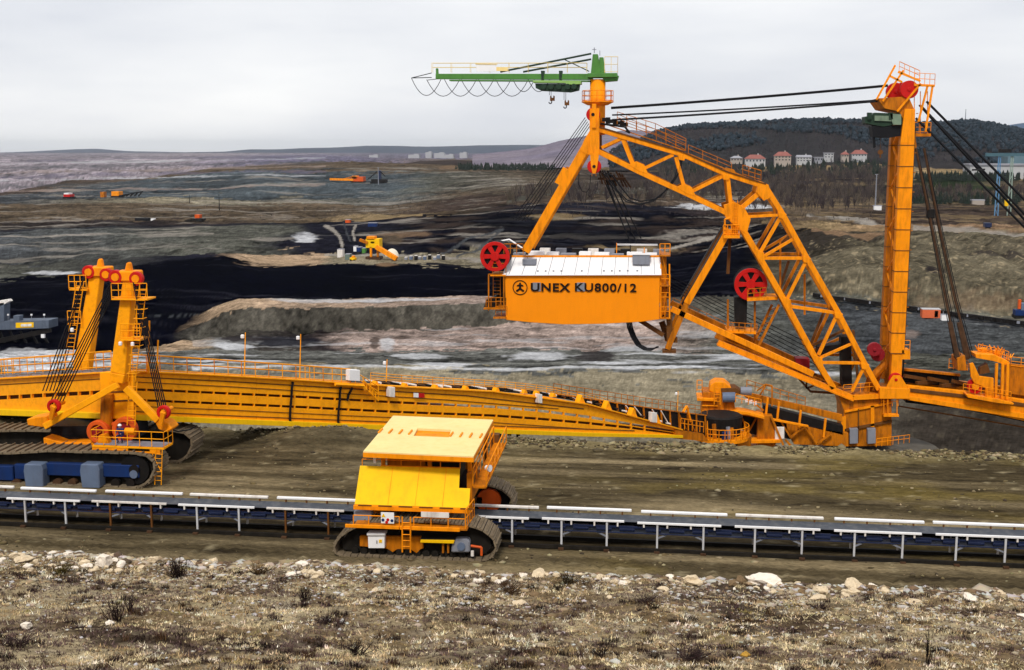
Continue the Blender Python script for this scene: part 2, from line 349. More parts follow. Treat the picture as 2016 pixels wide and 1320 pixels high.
band(line([(-1000, 404, 850), (0, 402, 850), (200, 400, 850), (500, 402, 850), (760, 406, 850), (1000, 378, 860), (1300, 384, 840), (1560, 402, 800), (2016, 408, 780), (3000, 408, 780)]), 10, 1.0,
     [(-1000, 'slate'), (0, 'slate'), (300, 'gravel'), (760, 'wet'), (900, 'brown'), (1200, 'olive'), (1560, 'brown'), (3000, 'brown')], 0.8, 0.3)
band(line([(-1000, 396, 920), (0, 394, 920), (200, 392, 920), (500, 394, 920), (760, 396, 920), (1000, 366, 930), (1300, 374, 900), (1560, 392, 860), (2016, 398, 840), (3000, 398, 840)]), 50, 2.0,
     [(-1000, 'purple2'), (0, 'slate'), (120, 'slate'), (300, 'teal'), (760, 'teal'), (850, 'olive'), (1100, 'brown'), (1300, 'dark'), (1700, 'dark'), (1800, 'field'), (1930, 'field'), (1990, 'brown'), (3000, 'brown')], 0.7, 0.28)
band(line([(-1000, 392, 1000), (0, 388, 1000), (120, 372, 1100), (220, 362, 1250), (420, 340, 1300), (640, 334, 1320), (800, 336, 1300), (1000, 340, 1250), (1300, 350, 1150), (1560, 354, 1100), (1840, 350, 1060), (2016, 356, 1040), (3000, 356, 1040)]), 24, 2.0,
     [(-1000, 'purple2'), (0, 'earth'), (420, 'brown'), (640, 'brown'), (1000, 'brown'), (1300, 'dark'), (1700, 'dark'), (1840, 'straw'), (3000, 'brown')], 0.6, 0.3)
band(line([(-1000, 388, 1060), (0, 382, 1080), (130, 356, 1300), (280, 352, 1500), (420, 331, 1650), (640, 320, 1700), (800, 322, 1650), (1000, 330, 1500), (1300, 338, 1260), (1560, 332, 1240), (1700, 330, 1230), (2016, 344, 1180), (3000, 344, 1180)]), 8, 1.0,
     [(-1000, 'purple'), (420, 'purple'), (640, 'brown'), (1000, 'brown'), (1300, 'straw'), (1700, 'straw'), (3000, 'tan')], 0.6, 0.2)
band(line([(-1000, -34, 1500), (0, -34, 1500), (420, -8, 1950), (640, 2, 2000), (1000, -2, 1800), (1300, 6, 1330), (1700, 8, 1300), (2016, 4, 1250), (3000, 4, 1250)], 1), 60, 5.0,
     [(-1000, 'purple'), (0, 'purple'), (350, 'purple'), (520, 'purple2'), (700, 'purple2'), (900, 'brown'), (1300, 'dark'), (3000, 'dark')], 0.9, 0.3)
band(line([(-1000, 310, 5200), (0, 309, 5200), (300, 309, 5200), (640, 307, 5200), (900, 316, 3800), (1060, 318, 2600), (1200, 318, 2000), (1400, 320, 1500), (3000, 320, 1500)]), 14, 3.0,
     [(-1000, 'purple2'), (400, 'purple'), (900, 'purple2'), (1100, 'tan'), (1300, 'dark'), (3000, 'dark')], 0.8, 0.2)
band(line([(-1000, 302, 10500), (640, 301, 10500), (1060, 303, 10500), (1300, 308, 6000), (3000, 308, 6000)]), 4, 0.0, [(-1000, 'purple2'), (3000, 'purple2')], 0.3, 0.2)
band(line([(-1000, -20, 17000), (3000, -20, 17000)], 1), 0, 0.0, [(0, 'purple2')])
rows = []; bandv = []
for i, (ln, nr, amp, cols, st, va) in enumerate(B[:-1]):
    for k in range(nr):
        t = k/nr; rows.append((ln*(1-t) + B[i+1][0]*t, i, t, amp*(1-t)+B[i+1][2]*t))
rows.append((B[-1][0], len(B)-2, 1.0, 0.0))
PX_, PY_, PZ_ = (np.stack([r[0][k] for r in rows]) for k in range(3))
AMP = np.array([r[3] for r in rows])[:, None]; BV = np.array([r[1]+r[2] for r in rows])[:, None] + np.zeros_like(PX_)
PCX, PCY = proj(PX_, PY_, PZ_)                              # design sight lines, for laying out strata
# relief
sc = np.maximum(12, PY_/22)
LY = np.where(PY_ < 264, PY_/12, 22+22*np.log(np.maximum(PY_, 1)/264))
rel = fbm(PX_/sc, LY, 5, 1)-0.5
rel2 = fbm(PX_/(sc*0.18), LY/0.18, 4, 5)-0.5
DZ = AMP*(rel*3.0 + rel2*1.1)
gul = np.abs(fbm(PX_/7.0, PZ_/30+PY_/60, 4, 9)-0.5)         # gullies that score the pit's steep faces
steep = np.exp(-((BV-4.5)/0.5)**2)*(PCX < 1350) + ((BV > 5) & (BV < 10.2))*(PCX > 1500)*np.clip((PCX-1500)/60, 0, 1)
DZ += -gul*5.0*steep*(AMP/1.0)
DZ[0] = 0
TX, TY, TZ = PX_, PY_ - gul*9*steep, PZ_+DZ
# colour of the strata
BVn = BV + (fbm(PX_/(sc*1.2), LY/0.5, 4, 21)-0.5)*0.5 + (fbm(PX_/(sc*.2), LY/0.1, 3, 23)-0.5)*0.3
bi = np.clip(np.floor(BVn), 0, len(B)-2).astype(int)
CO = np.zeros(PX_.shape+(3,)); STK = np.zeros_like(PX_); VAR = np.zeros_like(PX_)
PCXn = PCX + (fbm(PX_/sc, LY, 4, 31)-0.5)*140
for i, (ln, nr, amp, cols, st, va) in enumerate(B[:-1]):
    m = bi == i
    if not m.any(): continue
    ks = [k[0] for k in cols]
    for ch in range(3): CO[..., ch][m] = np.interp(PCXn[m], ks, [c[k[1]][ch] for k in cols])
    STK[m] = st; VAR[m] = va
ang = PX_*0.07
str1 = fbm((PX_)/(sc*4.5), LY/0.28, 7, 41, .62)-0.5     # long thin strata, laid almost level
str2 = fbm(PX_/(sc*1.6), LY/0.10, 6, 47, .6)-0.5
fine = fbm(PX_/(sc*0.12), LY/0.12, 4, 53, .7)-0.5
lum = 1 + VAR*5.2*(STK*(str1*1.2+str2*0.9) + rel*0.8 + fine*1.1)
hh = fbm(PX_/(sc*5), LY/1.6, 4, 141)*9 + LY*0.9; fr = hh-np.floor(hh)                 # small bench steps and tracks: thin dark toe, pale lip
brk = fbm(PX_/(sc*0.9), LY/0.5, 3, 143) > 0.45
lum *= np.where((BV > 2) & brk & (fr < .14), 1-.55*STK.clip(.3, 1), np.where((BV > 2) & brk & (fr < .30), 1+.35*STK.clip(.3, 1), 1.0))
lum *= 1 + RNG.normal(size=lum.shape)*0.11*(BV > 1)
CO *= np.clip(lum, 0.2, 2.3)[..., None]
def paint(mask, col, k=1.0):
    a = np.clip(mask, 0, 1)[..., None]*k
    CO[:] = CO*(1-a) + np.array(col)*a
def window(x0, x1, y0, y1):
    j0, j1 = np.searchsorted(PXS, [x0, x1]); m = ((PCY[:, j0:j1] > y0) & (PCY[:, j0:j1] < y1)).any(1)
    r = np.nonzero(m)[0]
    return (slice(r[0], r[-1]+1), slice(j0, max(j1, j0+1))) if len(r) else None
def lay(wn, m, col, k):
    a = np.clip(m, 0, 1)[..., None]*k; CO[wn] = CO[wn]*(1-a) + np.array(c[col] if isinstance(col, str) else col)*a
def blob(x, y, rx, ry, col, k=1.0, ns=0.6, seed=0):
    wn = window(x-rx*1.9, x+rx*1.9, y-ry*1.9, y+ry*1.9)
    if wn is None: return
    X_, L_, s_ = PX_[wn], LY[wn], sc[wn]
    d = 1 - np.sqrt(((PCX[wn]-x)/rx)**2 + ((PCY[wn]-y)/ry)**2) + (fbm(X_/(s_*0.5), L_/0.3, 4, 60+seed)-0.5)*2*ns + (fbm(X_/(s_*0.1), L_/0.1, 3, 63+seed)-0.5)*ns
    lay(wn, np.clip(d*3, 0, 1), col, k)
def stroke(pts, wd, col, k=1.0, ns=0.5, seed=0):
    wn = window(min(p[0] for p in pts)-12, max(p[0] for p in pts)+12, min(p[1] for p in pts)-12, max(p[1] for p in pts)+12)
    if wn is None: return
    A_, B_ = PCX[wn], PCY[wn]; d = np.full(A_.shape, 1e9)
    for (x0, y0), (x1, y1) in zip(pts[:-1], pts[1:]):
        ux, uy = x1-x0, y1-y0; l2 = ux*ux+uy*uy
        t = np.clip(((A_-x0)*ux+(B_-y0)*uy)/l2, 0, 1)
        d = np.minimum(d, np.hypot(A_-x0-t*ux, (B_-y0-t*uy)))
    m = 1 - d/wd + (fbm(PX_[wn]/(sc[wn]*0.3), LY[wn]/0.2, 3, 80+seed)-0.5)*2.4*ns
    lay(wn, np.clip(m*3, 0, 1), col, k)
mott = np.clip((fbm(PX_/(sc*0.8), LY/0.3, 5, 151)-0.52)*9, 0, 1)*((BV > 8.8) & (BV < 11.4))*np.clip((PCX-760)/60, 0, 1)*np.clip((1520-PCX)/60, 0, 1)
paint(mott, c['earth'], 0.6)
# snow remnants, puddles and haul roads that lie on the benches
snow = np.clip((fbm(PX_/(sc*1.8), LY/0.35, 5, 91)-0.585)*14, 0, 1)
paint(snow*((BV > 1.95) & (BV < 3.0))*(PCX < 1700), c['white'], 0.85)
paint(snow*((BV > 3.0) & (BV < 4.0))*(PCX > 380)*(PCX < 1450), c['white'], 0.35)
paint(np.clip((fbm(PX_/(sc*2.0), LY/0.3, 4, 95)-0.64)*14, 0, 1)*((BV > 9) & (BV < 14.4))*(PCX < 1500), c['road'], 0.6)
paint(np.clip((fbm(PX_/(sc*2.0), LY/0.3, 4, 97)-0.56)*10, 0, 1)*((BV > 10) & (BV < 14))*(PCX > 1500), c['straw'], 0.6)
stroke([(380, 725), (700, 722), (1000, 726), (1380, 722)], 3, 'white', 0.8, 0.6)
for x, y, rx, ry, col, k in ((455, 683, 50, 10, 'white', .8), (110, 537, 60, 5, 'white', .9), (50, 690, 50, 8, 'white', .5), (762, 676, 16, 14, 'white', .7), (738, 676, 12, 16, 'earth', .8), (790, 665, 20, 7, 'earth', .8), (1060, 703, 60, 9, 'white', .8),
        (1170, 703, 40, 14, 'dark', .8), (830, 700, 60, 5, 'white', .7), (1230, 690, 70, 6, 'white', .6), (560, 672, 70, 12, 'coal2', .9), (480, 668, 60, 7, 'dark', .9), (600, 470, 26, 11, 'white', .9), 
        (640, 592, 150, 4, 'white', .6), (800, 590, 120, 3, 'white', .6), (770, 470, 30, 10, 'brown', .8), (800, 460, 60, 8, 'tan', .6), (1150, 470, 130, 30, 'coal', .8), (1350, 540, 70, 30, 'coal', .6), (1020, 440, 120, 22, 'coal', .9),
        (560, 514, 85, 13, 'beige', .9), (1240, 490, 100, 8, 'straw', .7), (1430, 408, 110, 6, 'white', .9), (1090, 428, 60, 8, 'straw', .7), (760, 524, 22, 4, 'tan', .9), (960, 514, 40, 4, 'road', .8), (250, 620, 150, 2, 'slate', .9), (1560, 520, 30, 60, 'dscree', .5),
        (1840, 525, 22, 10, 'dark', .9), (1900, 590, 120, 30, 'tan', .35), (1620, 470, 60, 18, 'dscree', .6), (1960, 500, 60, 8, 'dark', .7), (1930, 690, 40, 10, 'straw', .5), (1780, 660, 40, 8, 'pink', .6), (1880, 375, 62, 26, 'field', .95), (900, 330, 40, 5, 'tan', .6), (1820, 345, 60, 5, 'straw', .8), (1580, 334, 130, 5, 'straw', .8)):
    blob(x, y, rx, ry, col, k, 0.5, int(x) % 17)
stroke([(640, 446), (655, 452), (668, 464), (674, 484)], 3.5, 'road', .9, .4); stroke([(700, 446), (694, 456), (699, 474)], 2.5, 'road', .9, .4); stroke([(676, 440), (684, 460), (690, 476)], 2, 'slate', .9, .2)
stroke([(1310, 492), (1400, 470), (1470, 452)], 3, 'road', .9, .2)
stroke([(870, 500), (930, 470), (990, 452)], 2.5, 'slate', .9, .4); stroke([(900, 505), (960, 480), (985, 455)], 2.5, 'slate', .9, .4)
stroke([(700, 437), (740, 430), (830, 424)], 3, 'straw', .9, .3); stroke([(1590, 425), (1680, 432), (1750, 446)], 4, 'road', .95, .3)
stroke([(1600, 452), (1690, 458), (1760, 457)], 4, 'tan', .9, .3); stroke([(1800, 449), (1900, 452), (2016, 460)], 3, 'road', .8, .4)
stroke([(0, 455), (200, 448), (500, 443), (560, 442)], 2, 'coal2', .9, .3); stroke([(0, 468), (200, 462), (420, 458)], 1.5, 'road', .7, .4)
stroke([(640, 500), (800, 500), (960, 512)], 2.5, 'road', .8, .4); stroke([(1000, 395), (1100, 380), (1180, 375)], 3, 'olive', .8, .4)
cs_k = np.clip((fbm(PX_/(sc*3.0), LY/0.16, 4, 131)-0.60)*10, 0, 1)*(CO.max(-1) < 0.012)
paint(cs_k, S(52, 52, 62), 0.5)
# stones and clods of the gravel floor and the scree, big enough to be seen
peb = fbm(PX_/0.9, PY_/1.6, 2, 111)
paint(np.clip((peb-0.70)*9, 0, 1)*((BV > 1) & (BV < 2))*np.clip((1700-PCX)/150, 0.15, 1), S(205, 190, 160), 0.5)
peb2 = fbm(PX_/1.1, PZ_/0.9+PY_/2.5, 2, 117)
for yy_, wd_, cl_ in ((312, 1.6, 'purple2'), (318, 1.2, 'white'), (326, 2.2, 'slate'), (334, 1.4, 'pink'), (343, 2.5, 'purple2'), (350, 1.3, 'white'), (362, 2.6, 'slate'), (372, 1.6, 'pink')):
    stroke([(-30, yy_+8), (120, yy_+3), (330, yy_), (640, yy_-6)], wd_, cl_, .55, .9, int(yy_) % 9)
paint(np.clip((peb2-0.68)*9, 0, 1)*((BV > 4) & (BV < 9.2))*(PCX > 1560), S(190, 172, 140), 0.55)
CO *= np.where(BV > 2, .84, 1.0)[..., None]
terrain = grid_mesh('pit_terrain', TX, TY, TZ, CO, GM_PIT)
terrain['label'] = 'terraced open pit floor, coal faces and scree slopes'
TPX, TPY = proj(TX, TY, TZ)
def on_ground(px, py):
    """the spot of the pit terrain seen along a sight line"""
    j = int(np.argmin(np.abs(PXS-px)))
    m = np.minimum.accumulate(TPY[:, j])
    i = int(np.argmax(m[20:] <= py))+20
    return Vector((TX[i, j], TY[i, j], TZ[i, j]))
# ------------------------------------------------------------------ hills behind
def hill(name, crest, Yc, depth, base_z, cols, amp, label, m=GM_PIT, nr=26):
    a = np.array(crest, float); px = np.linspace(a[0, 0], a[-1, 0], 420); py = np.interp(px, a[:, 0], a[:, 1])
    py = py + (fbm(px/60, px*0, 4, 3)-0.5)*amp
    R = np.array([P(x, y, Yc) for x, y in zip(px, py)])
    v = np.linspace(0, 1, nr)[:, None]; prof = np.sin(np.clip(v*1.25, 0, 1)*math.pi/2)**1.2*(1-np.clip((v-0.8)*5, 0, 1)*0.4)
    F = (Yc-depth + v*depth*1.25)/Yc
    X = R[None, :, 0]*F; Y = Yc*F + 0*X; Z = base_z + (R[None, :, 2]-base_z)*prof
    n = fbm(X/(Yc*0.05), Y/(Yc*0.05), 5, 8)
    C = np.array(cols[0])*(1-n[..., None]) + np.array(cols[1])*n[..., None]
    C = C*(0.7+0.6*fbm(X/(Yc*0.01), Y/(Yc*.01), 3, 4)[..., None])
    o = grid_mesh(name, X, Y, Z + (n-0.5)*amp*Yc/2400*2*np.sin(v*math.pi), C, m); o['label'] = label
    return X, Y, Z
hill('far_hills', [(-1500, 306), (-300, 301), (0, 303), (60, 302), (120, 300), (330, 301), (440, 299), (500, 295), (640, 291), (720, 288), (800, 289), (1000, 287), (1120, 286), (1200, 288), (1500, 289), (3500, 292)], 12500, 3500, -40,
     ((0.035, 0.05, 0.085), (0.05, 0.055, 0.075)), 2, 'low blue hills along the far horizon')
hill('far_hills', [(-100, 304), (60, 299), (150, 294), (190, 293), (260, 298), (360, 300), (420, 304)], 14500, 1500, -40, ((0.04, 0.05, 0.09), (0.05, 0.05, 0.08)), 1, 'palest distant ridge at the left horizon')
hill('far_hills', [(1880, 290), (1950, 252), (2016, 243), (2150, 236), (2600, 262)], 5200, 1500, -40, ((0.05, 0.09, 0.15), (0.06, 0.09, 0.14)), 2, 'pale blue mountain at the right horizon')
hill('spoil_hill', [(930, 306), (1040, 296), (1100, 280), (1150, 270), (1190, 262), (1240, 258), (1330, 262), (1500, 300)], 2300, 900, 3, (c['purple'], c['purple2']), 4, 'bare terraced spoil hill behind the crane pole')
hill('spoil_hill', [(780, 325), (830, 317), (900, 315), (980, 322), (1010, 326)], 1900, 240, 0, (c['earth'], c['dark']), 2, 'low dark mound in the middle distance')
FH = hill('forest_hill', [(1200, 300), (1250, 284), (1300, 262), (1350, 252), (1420, 248), (1500, 244), (1640, 240), (1740, 243), (1800, 247), (1860, 248), (1900, 243), (1950, 248), (2016, 262), (2150, 250), (2600, 262), (3000, 280)], 1750, 480, 2,
     ((0.018, 0.020, 0.022), (0.035, 0.028, 0.028)), 3, 'dark wooded hill at the right horizon')
# ------------------------------------------------------------------ the near bench
bx = np.linspace(-110, 110, 620); by = np.concatenate([np.linspace(52, 60, 20)[:-1], np.linspace(60, 93.6, 190)])
X, Y = np.meshgrid(bx, by)
Z = (fbm(X/6, Y/2, 4, 2)-0.5)*0.18 + (fbm(X/0.9, Y/0.9, 3, 6)-0.5)*0.06
Z += -0.05*np.abs(np.sin(Y*2.4))*np.clip(fbm(X/25, Y/3, 3, 12)-0.35, 0, 1)*3*(Y > 72)          # wheel ruts along the bench
trk = np.exp(-((Y-63.1)/1.6)**4)
Z += trk*0.06*np.sin(X*math.pi*2/0.8 + Y*1.5)                                                   # crawler cleat prints beside the conveyor
berm = np.exp(-((Y-90.6-(fbm(X/9, X*0, 2, 77)-.5)*1.5)/1.5)**2)*np.clip(0.35+1.2*fbm(X/4, Y*0, 3, 15), 0, 2)
Z += berm*(0.22+.25*np.clip(-X/30, 0, 1)) + berm*(fbm(X/0.7, Y/0.7, 3, 19)-0.5)*0.5
Z -= np.clip(Y-91.4, 0, 5)*1.3
mound = np.exp(-(((X+24)/7)**2+((Y-88.5)/2.0)**2))*1.2 + np.exp(-(((X+52)/8)**2+((Y-88.5)/3)**2))*1.6
Z += mound*(0.7+0.6*fbm(X/1.5, Y/1.5, 3, 18))
n1 = fbm(X/16, Y/1.6, 5, 25); n2 = fbm(X/2.5, Y/0.5, 4, 27); n3 = fbm(X/30, Y/6, 3, 29)
e1, e2, e3 = np.array(S(88, 77, 57)), np.array(S(150, 133, 102)), np.array(S(50, 43, 34))
C = e1 + (e2-e1)*np.clip((n1-0.42)*3.2, 0, 1)[..., None] + (e3-e1)*np.clip((0.47-n2)*3.5, 0, 1)[..., None]
C *= (0.85+0.5*n3)[..., None]
yw = np.array(S(150, 130, 70)); C += (yw-C)*(np.clip((fbm(X/9, Y/3, 4, 33)-0.55)*6, 0, 1)*np.exp(-((X-14)/20)**2))[..., None]*0.45
st = np.clip((fbm(X/0.8, Y/0.7, 2, 35)-0.74)*8, 0, 1)[..., None]; C = C*(1-st*0.5) + np.array(S(190, 175, 140))*st*0.5
bm = np.clip(berm*1.4, 0, 1)[..., None]; rub = np.array(S(150, 135, 98))*(0.55+0.9*fbm(X/0.8, Y/0.8, 3, 37))[..., None]
C = C*(1-bm*0.85) + rub*bm*0.85
drk = np.exp(-((Y-67.6)/1.9)**4)[..., None]; C = C*(1-drk*0.6) + np.array(S(40, 34, 28))*drk*0.6     # darker strip of ground under the belt
md = np.clip(mound*0.9, 0, 1)[..., None]; C = C*(1-md*0.5)+np.array(S(70, 66, 52))*md*0.5
bench = grid_mesh('bench_ground', X, Y, Z, C, GM_BENCH); bench['label'] = 'flat muddy bench with track marks'
# ------------------------------------------------------------------ foreground slope
def slope_z(x, y):
    t = np.clip((57.9-y)/58, -0.2, 1.5)
    z = 1.5 + t*16*(0.55+0.5*t) - np.clip(y-57.4, 0, 9)*1.2
    return z + (fbm(x/5, y/5, 4, 61)-0.5)*0.7 + (fbm(x/0.8, y/0.8, 3, 63)-0.5)*0.28
fx = np.linspace(-70, 70, 620); fy = np.concatenate([np.linspace(-12, 30, 40)[:-1], np.linspace(30, 61, 190)])
X, Y = np.meshgrid(fx, fy); Z = slope_z(X, Y)
a1, a2, a3, a4 = np.array(S(186, 168, 134)), np.array(S(132, 112, 84)), np.array(S(66, 54, 46)), np.array(S(226, 214, 192))
m1 = fbm(X/3.0, Y/2.0, 5, 65); m2 = fbm(X/1.1, Y/0.8, 4, 67); m3 = fbm(X/6, Y/4, 4, 69)
C = a2 + (a1-a2)*np.clip((m1-0.40)*4, 0, 1)[..., None]
C = C + (a3-C)*np.clip((0.44-m3)*6+(0.40-m2)*3, 0, 0.9)[..., None]
edge = np.exp(-((Y-57.2)/1.3)**2)
C = C + (a4-C)*np.clip((m2-0.50)*5, 0, 1)[..., None]*np.clip(edge+0.25, 0, 1)[..., None]*0.8
slope = grid_mesh('foreground_slope', X, Y, Z, C, GM_FORE); slope['label'] = 'dry grassy slope in the foreground'
def sz(x, y): return float(slope_z(np.array([x]), np.array([y]))[0])
# ================================================================== bucket wheel excavator
EY = 150.0; RV = 6.0                                         # near frame plane, spacing of the two frames
def EP(px, py, v=0.0): return P(px, py, EY+v)
K = 0.0625                                                   # metres per sighted pixel at the machine
_b = EP(1712, 880, 3)
exc = thing('bucket_wheel_excavator', 'tall orange bucket wheel excavator with lattice boom, twin mast and white-roofed machine house', 'excavator', (_b.x, _b.y, -24))
def mem(mb, p, q, th, dep=0.7, v=0.0, th2=None):
    a, b = EP(*p), EP(*q); o = V(0, v+dep/2, 0)
    mb.beam(a+o, b+o, th*K, dep, (0, 1, 0), w2=(th2 or th)*K)
def chain(mb, pts, th, dep=0.7, v=0.0):
    for a, b in zip(pts[:-1], pts[1:]): mem(mb, a, b, th, dep, v)
def plate(mb, pts, v0, v1):
    q = [EP(*p) for p in pts]; mb.prism([(p.x, p.z) for p in q], EY+v0, EY+v1)
top = [(1172, 254), (1343, 305), (1430, 344), (1508, 369)]
bot = [(1172, 296), (1259, 339), (1350, 381), (1446, 427)]
outc = [(1506, 366), (1540, 420), (1588, 507), (1651, 617), (1703, 717), (1731, 768)]
inn = [(1446, 420), (1461, 449), (1494, 504), (1547, 597), (1609, 712), (1642, 766)]
for v, m in ((0, YEL), (RV, YELD)):  # rear frame gets the darker orange, its shade painted in
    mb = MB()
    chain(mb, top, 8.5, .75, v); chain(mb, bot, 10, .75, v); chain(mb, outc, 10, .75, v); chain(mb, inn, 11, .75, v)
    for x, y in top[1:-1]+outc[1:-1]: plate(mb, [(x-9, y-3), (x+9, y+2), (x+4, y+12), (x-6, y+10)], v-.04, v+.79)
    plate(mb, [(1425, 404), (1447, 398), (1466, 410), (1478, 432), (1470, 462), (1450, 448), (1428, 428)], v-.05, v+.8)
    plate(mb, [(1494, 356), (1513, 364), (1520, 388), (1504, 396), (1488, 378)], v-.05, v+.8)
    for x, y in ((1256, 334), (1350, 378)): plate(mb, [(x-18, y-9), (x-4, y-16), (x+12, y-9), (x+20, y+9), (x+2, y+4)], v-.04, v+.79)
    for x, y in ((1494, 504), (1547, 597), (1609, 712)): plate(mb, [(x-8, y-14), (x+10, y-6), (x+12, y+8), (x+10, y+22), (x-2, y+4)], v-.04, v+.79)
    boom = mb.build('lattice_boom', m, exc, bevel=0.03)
    for p, q, th in (((1184, 291), (1224, 272), 6), ((1226, 274), (1249, 332), 8), ((1262, 335), (1326, 305), 6), ((1331, 310), (1349, 376), 7), ((1355, 381), (1430, 344), 6.5), ((1433, 348), (1441, 420), 7.5), ((1458, 412), (1506, 371), 9),
                     ((1456, 428), (1536, 424), 5), ((1537, 428), (1497, 498), 6.5), ((1500, 508), (1566, 469), 5.5), ((1502, 509), (1588, 509), 6), ((1586, 518), (1549, 592), 6), ((1549, 603), (1648, 617), 6), ((1649, 620), (1612, 700), 6), ((1612, 707), (1682, 676), 4.5), ((1612, 715), (1705, 716), 5), ((1703, 722), (1678, 772), 5)):
        b = MB(); mem(b, p, q, th, .5, v+.12); b.build('brace', m, boom)
    if v == 0:
        ed = MB()
        for a, b in list(zip(top[:-1], top[1:])): mem(ed, (a[0], a[1]-6), (b[0], b[1]-6), 2.5, .9, -.1)
        ed.build('top_flange', BRN, boom)
for x, y in top+outc[1:]+bot[1:-1]+inn[1:]:                       # cross members between the two frames
    b = MB(); a = EP(x, y); b.beam(a+V(0, .7, 0), a+V(0, RV+.1, 0), .35, .35); b.build('cross_member', YELD, boom)
for (a, b) in zip(top[:-1], top[1:]):
    b_ = MB(); b_.beam(EP(*a, .6), EP(*b, RV+.1), .22, .22); b_.build('cross_brace', YELD, boom)
for (a, b) in zip(outc[1:-1], outc[2:]):
    b_ = MB(); b_.beam(EP(*a, .6), EP(*b, RV+.1), .22, .22); b_.build('cross_brace', YELD, boom)
mb = MB()
mb.rail([EP(1215, 245, 3), EP(1290, 268, 3), EP(1350, 298, 3)], 1.5, 1.3, .04, 3); mb.rail([EP(1215, 245, 1), EP(1350, 298, 1)], 1.2, 1.3, .035)
mb.rail([EP(1355, 302, 1), EP(1440, 338, 1)], 1.0, 2.0, .035); mb.rail([EP(1462, 345, 1), EP(1498, 356, 1), EP(1498, 356, 4)], 1.2, .8, .045, 3); mb.rail([EP(1462, 345, 4), EP(1498, 356, 4)], 1.2, .8, .045, 3)
mb.build('walkway_railing', YELD, exc)
mb = MB(); mb.beam(EP(1195, 246, 2), EP(1348, 297, 2), 2.0, .12); mb.beam(EP(1355, 303, 2), EP(1500, 362, 2), 2.0, .12); plate(mb, [(1415, 336), (1432, 331), (1445, 334), (1452, 344), (1430, 345)], .5, 3); mb.build('walkway', YELD, exc)
for (pp, r) in (([(1345, 306), (1338, 340), (1318, 370), (1290, 392), (1262, 397), (1240, 390), (1225, 372), (1205, 346), (1190, 340)], .09), ([(1343, 306), (1335, 342), (1313, 374), (1285, 397), (1258, 402), (1234, 394), (1215, 375), (1196, 348), (1186, 341)], .09), ([(1342, 308), (1328, 350), (1300, 388), (1262, 404), (1232, 397), (1206, 368), (1188, 344)], .07)):
    b = MB(); b.path([EP(x, y, .2) for x, y in pp], r, 6); b.build('hanging_cable', BLK, exc)
for x0, x1, y1 in ((1182, 1242, 480), (1190, 1254, 480), (1186, 1226, 440), (1196, 1262, 470)):
    b = MB(); b.tube(EP(x0, 336, 2), EP(x1, y1, 4), .09, 5); b.build('hoist_rope', BLK, exc)
b = MB(); b.path([EP(x, y, .2) for x, y in [(1140, 340), (1139, 362), (1146, 377), (1155, 379), (1161, 370), (1163, 345)]], .05, 5); b.build('hanging_cable', BLK, exc)
for i in range(5):
    b = MB(); b.tube(EP(1152+i*2.4, 232+i*4, .3+i*.5), EP(1010+i*6, 432+i, 3+i*.8), .05, 5); b.build('hoist_rope', BLK, exc)
# peak column, sheaves and service platform
for v in (RV, 0):
    mb = MB(); plate(mb, [(1161, 214), (1180, 214), (1180, 305), (1161, 305)], v-.3, v+1.2); pk = mb.build('peak_column', YEL if v == 0 else BRN, exc, bevel=.03)  # rear column in dark brown, shade put into its colour
    mb = MB(); plate(mb, [(1161, 258), (1163, 306), (1153, 303), (1142, 296), (1150, 276)], v-.1, v+.9); mb.build('gusset', YEL, pk)
mb = MB(); plate(mb, [(1162, 302), (1180, 302), (1176, 330), (1173, 342), (1167, 342), (1164, 330)], -.55, -.3); mb.build('sheave_bracket', YEL, pk)
mb = MB(); plate(mb, [(1166, 205), (1174, 205), (1174, 252), (1166, 252)], -.55, -.3); mb.build('sheave_bracket', YEL, pk)
for (x, y, r) in ((1168, 226, .85), (1170, 328, .85)):
    for v in (0.0, 1.4, RV): b = MB(); c0 = EP(x, y, v); b.cyl(c0, r, -.28, .28, 28).cyl(c0, .25, -.36, .36, 12); b.build('sheave', RED, pk, bevel=.05)
    b = MB(); b.cyl(EP(x, y, 0), .2, -.62, .4, 10); b.build('axle', DRK, pk)
mb = MB(); c0, c1 = EP(1176, 250, 3), EP(1176, 157, 3); mb.tube((c0.x, c0.y, c0.z-1), (c0.x, c0.y, c1.z), .95, 24); post = mb.build('crane_post', YEL, exc)
for f in post.data.polygons: f.use_smooth = len(f.vertices) == 4
mb = MB(); z2 = EP(1176, 202, 3).z; mb.tube((c0.x, c0.y, z2-.35), (c0.x, c0.y, z2), 1.25, 20, 1.95).tube((c0.x, c0.y, z2), (c0.x, c0.y, z2+.1), 1.98, 20)
plat = mb.build('round_platform', YEL, post)
mb = MB(); mb.rail([(c0.x+1.9*math.cos(t), c0.y+1.9*math.sin(t), z2+.1) for t in np.linspace(0, 2*math.pi, 13)], 1.3, 2, .04, 3); mb.build('platform_railing', YEL, post)
mb = MB(); mb.ladder((c0.x-.3, c0.y-1.1, z2-9), (c0.x-.3, c0.y-1.1, z2+.1), (.5, 0, 0)); mb.build('ladder', YEL, post)
mb = MB()
for i in range(7): x = 1190+i*7; y = 236+i*1.6; mb.box(EP(x, y, 1+i*.3), (.55, .7, .45+.3*(i % 2)))
mb.path([EP(1182, 244, 1), EP(1230, 250, 1), EP(1240, 262, 1), EP(1232, 258, 1)], .14, 6); mb.build('rope_anchor', DRK, pk)
mb = MB()
for i in range(9): mb.tube(EP(1180+i*5.5, 338+(i % 3)*3, 1+i*.4), EP(1186+i*7, 362+i, 2+i*.3), .12, 5)
mb.box(EP(1205, 352, 3), (3.4, 2, .3)); mb.build('pulley_block', RUST, pk)
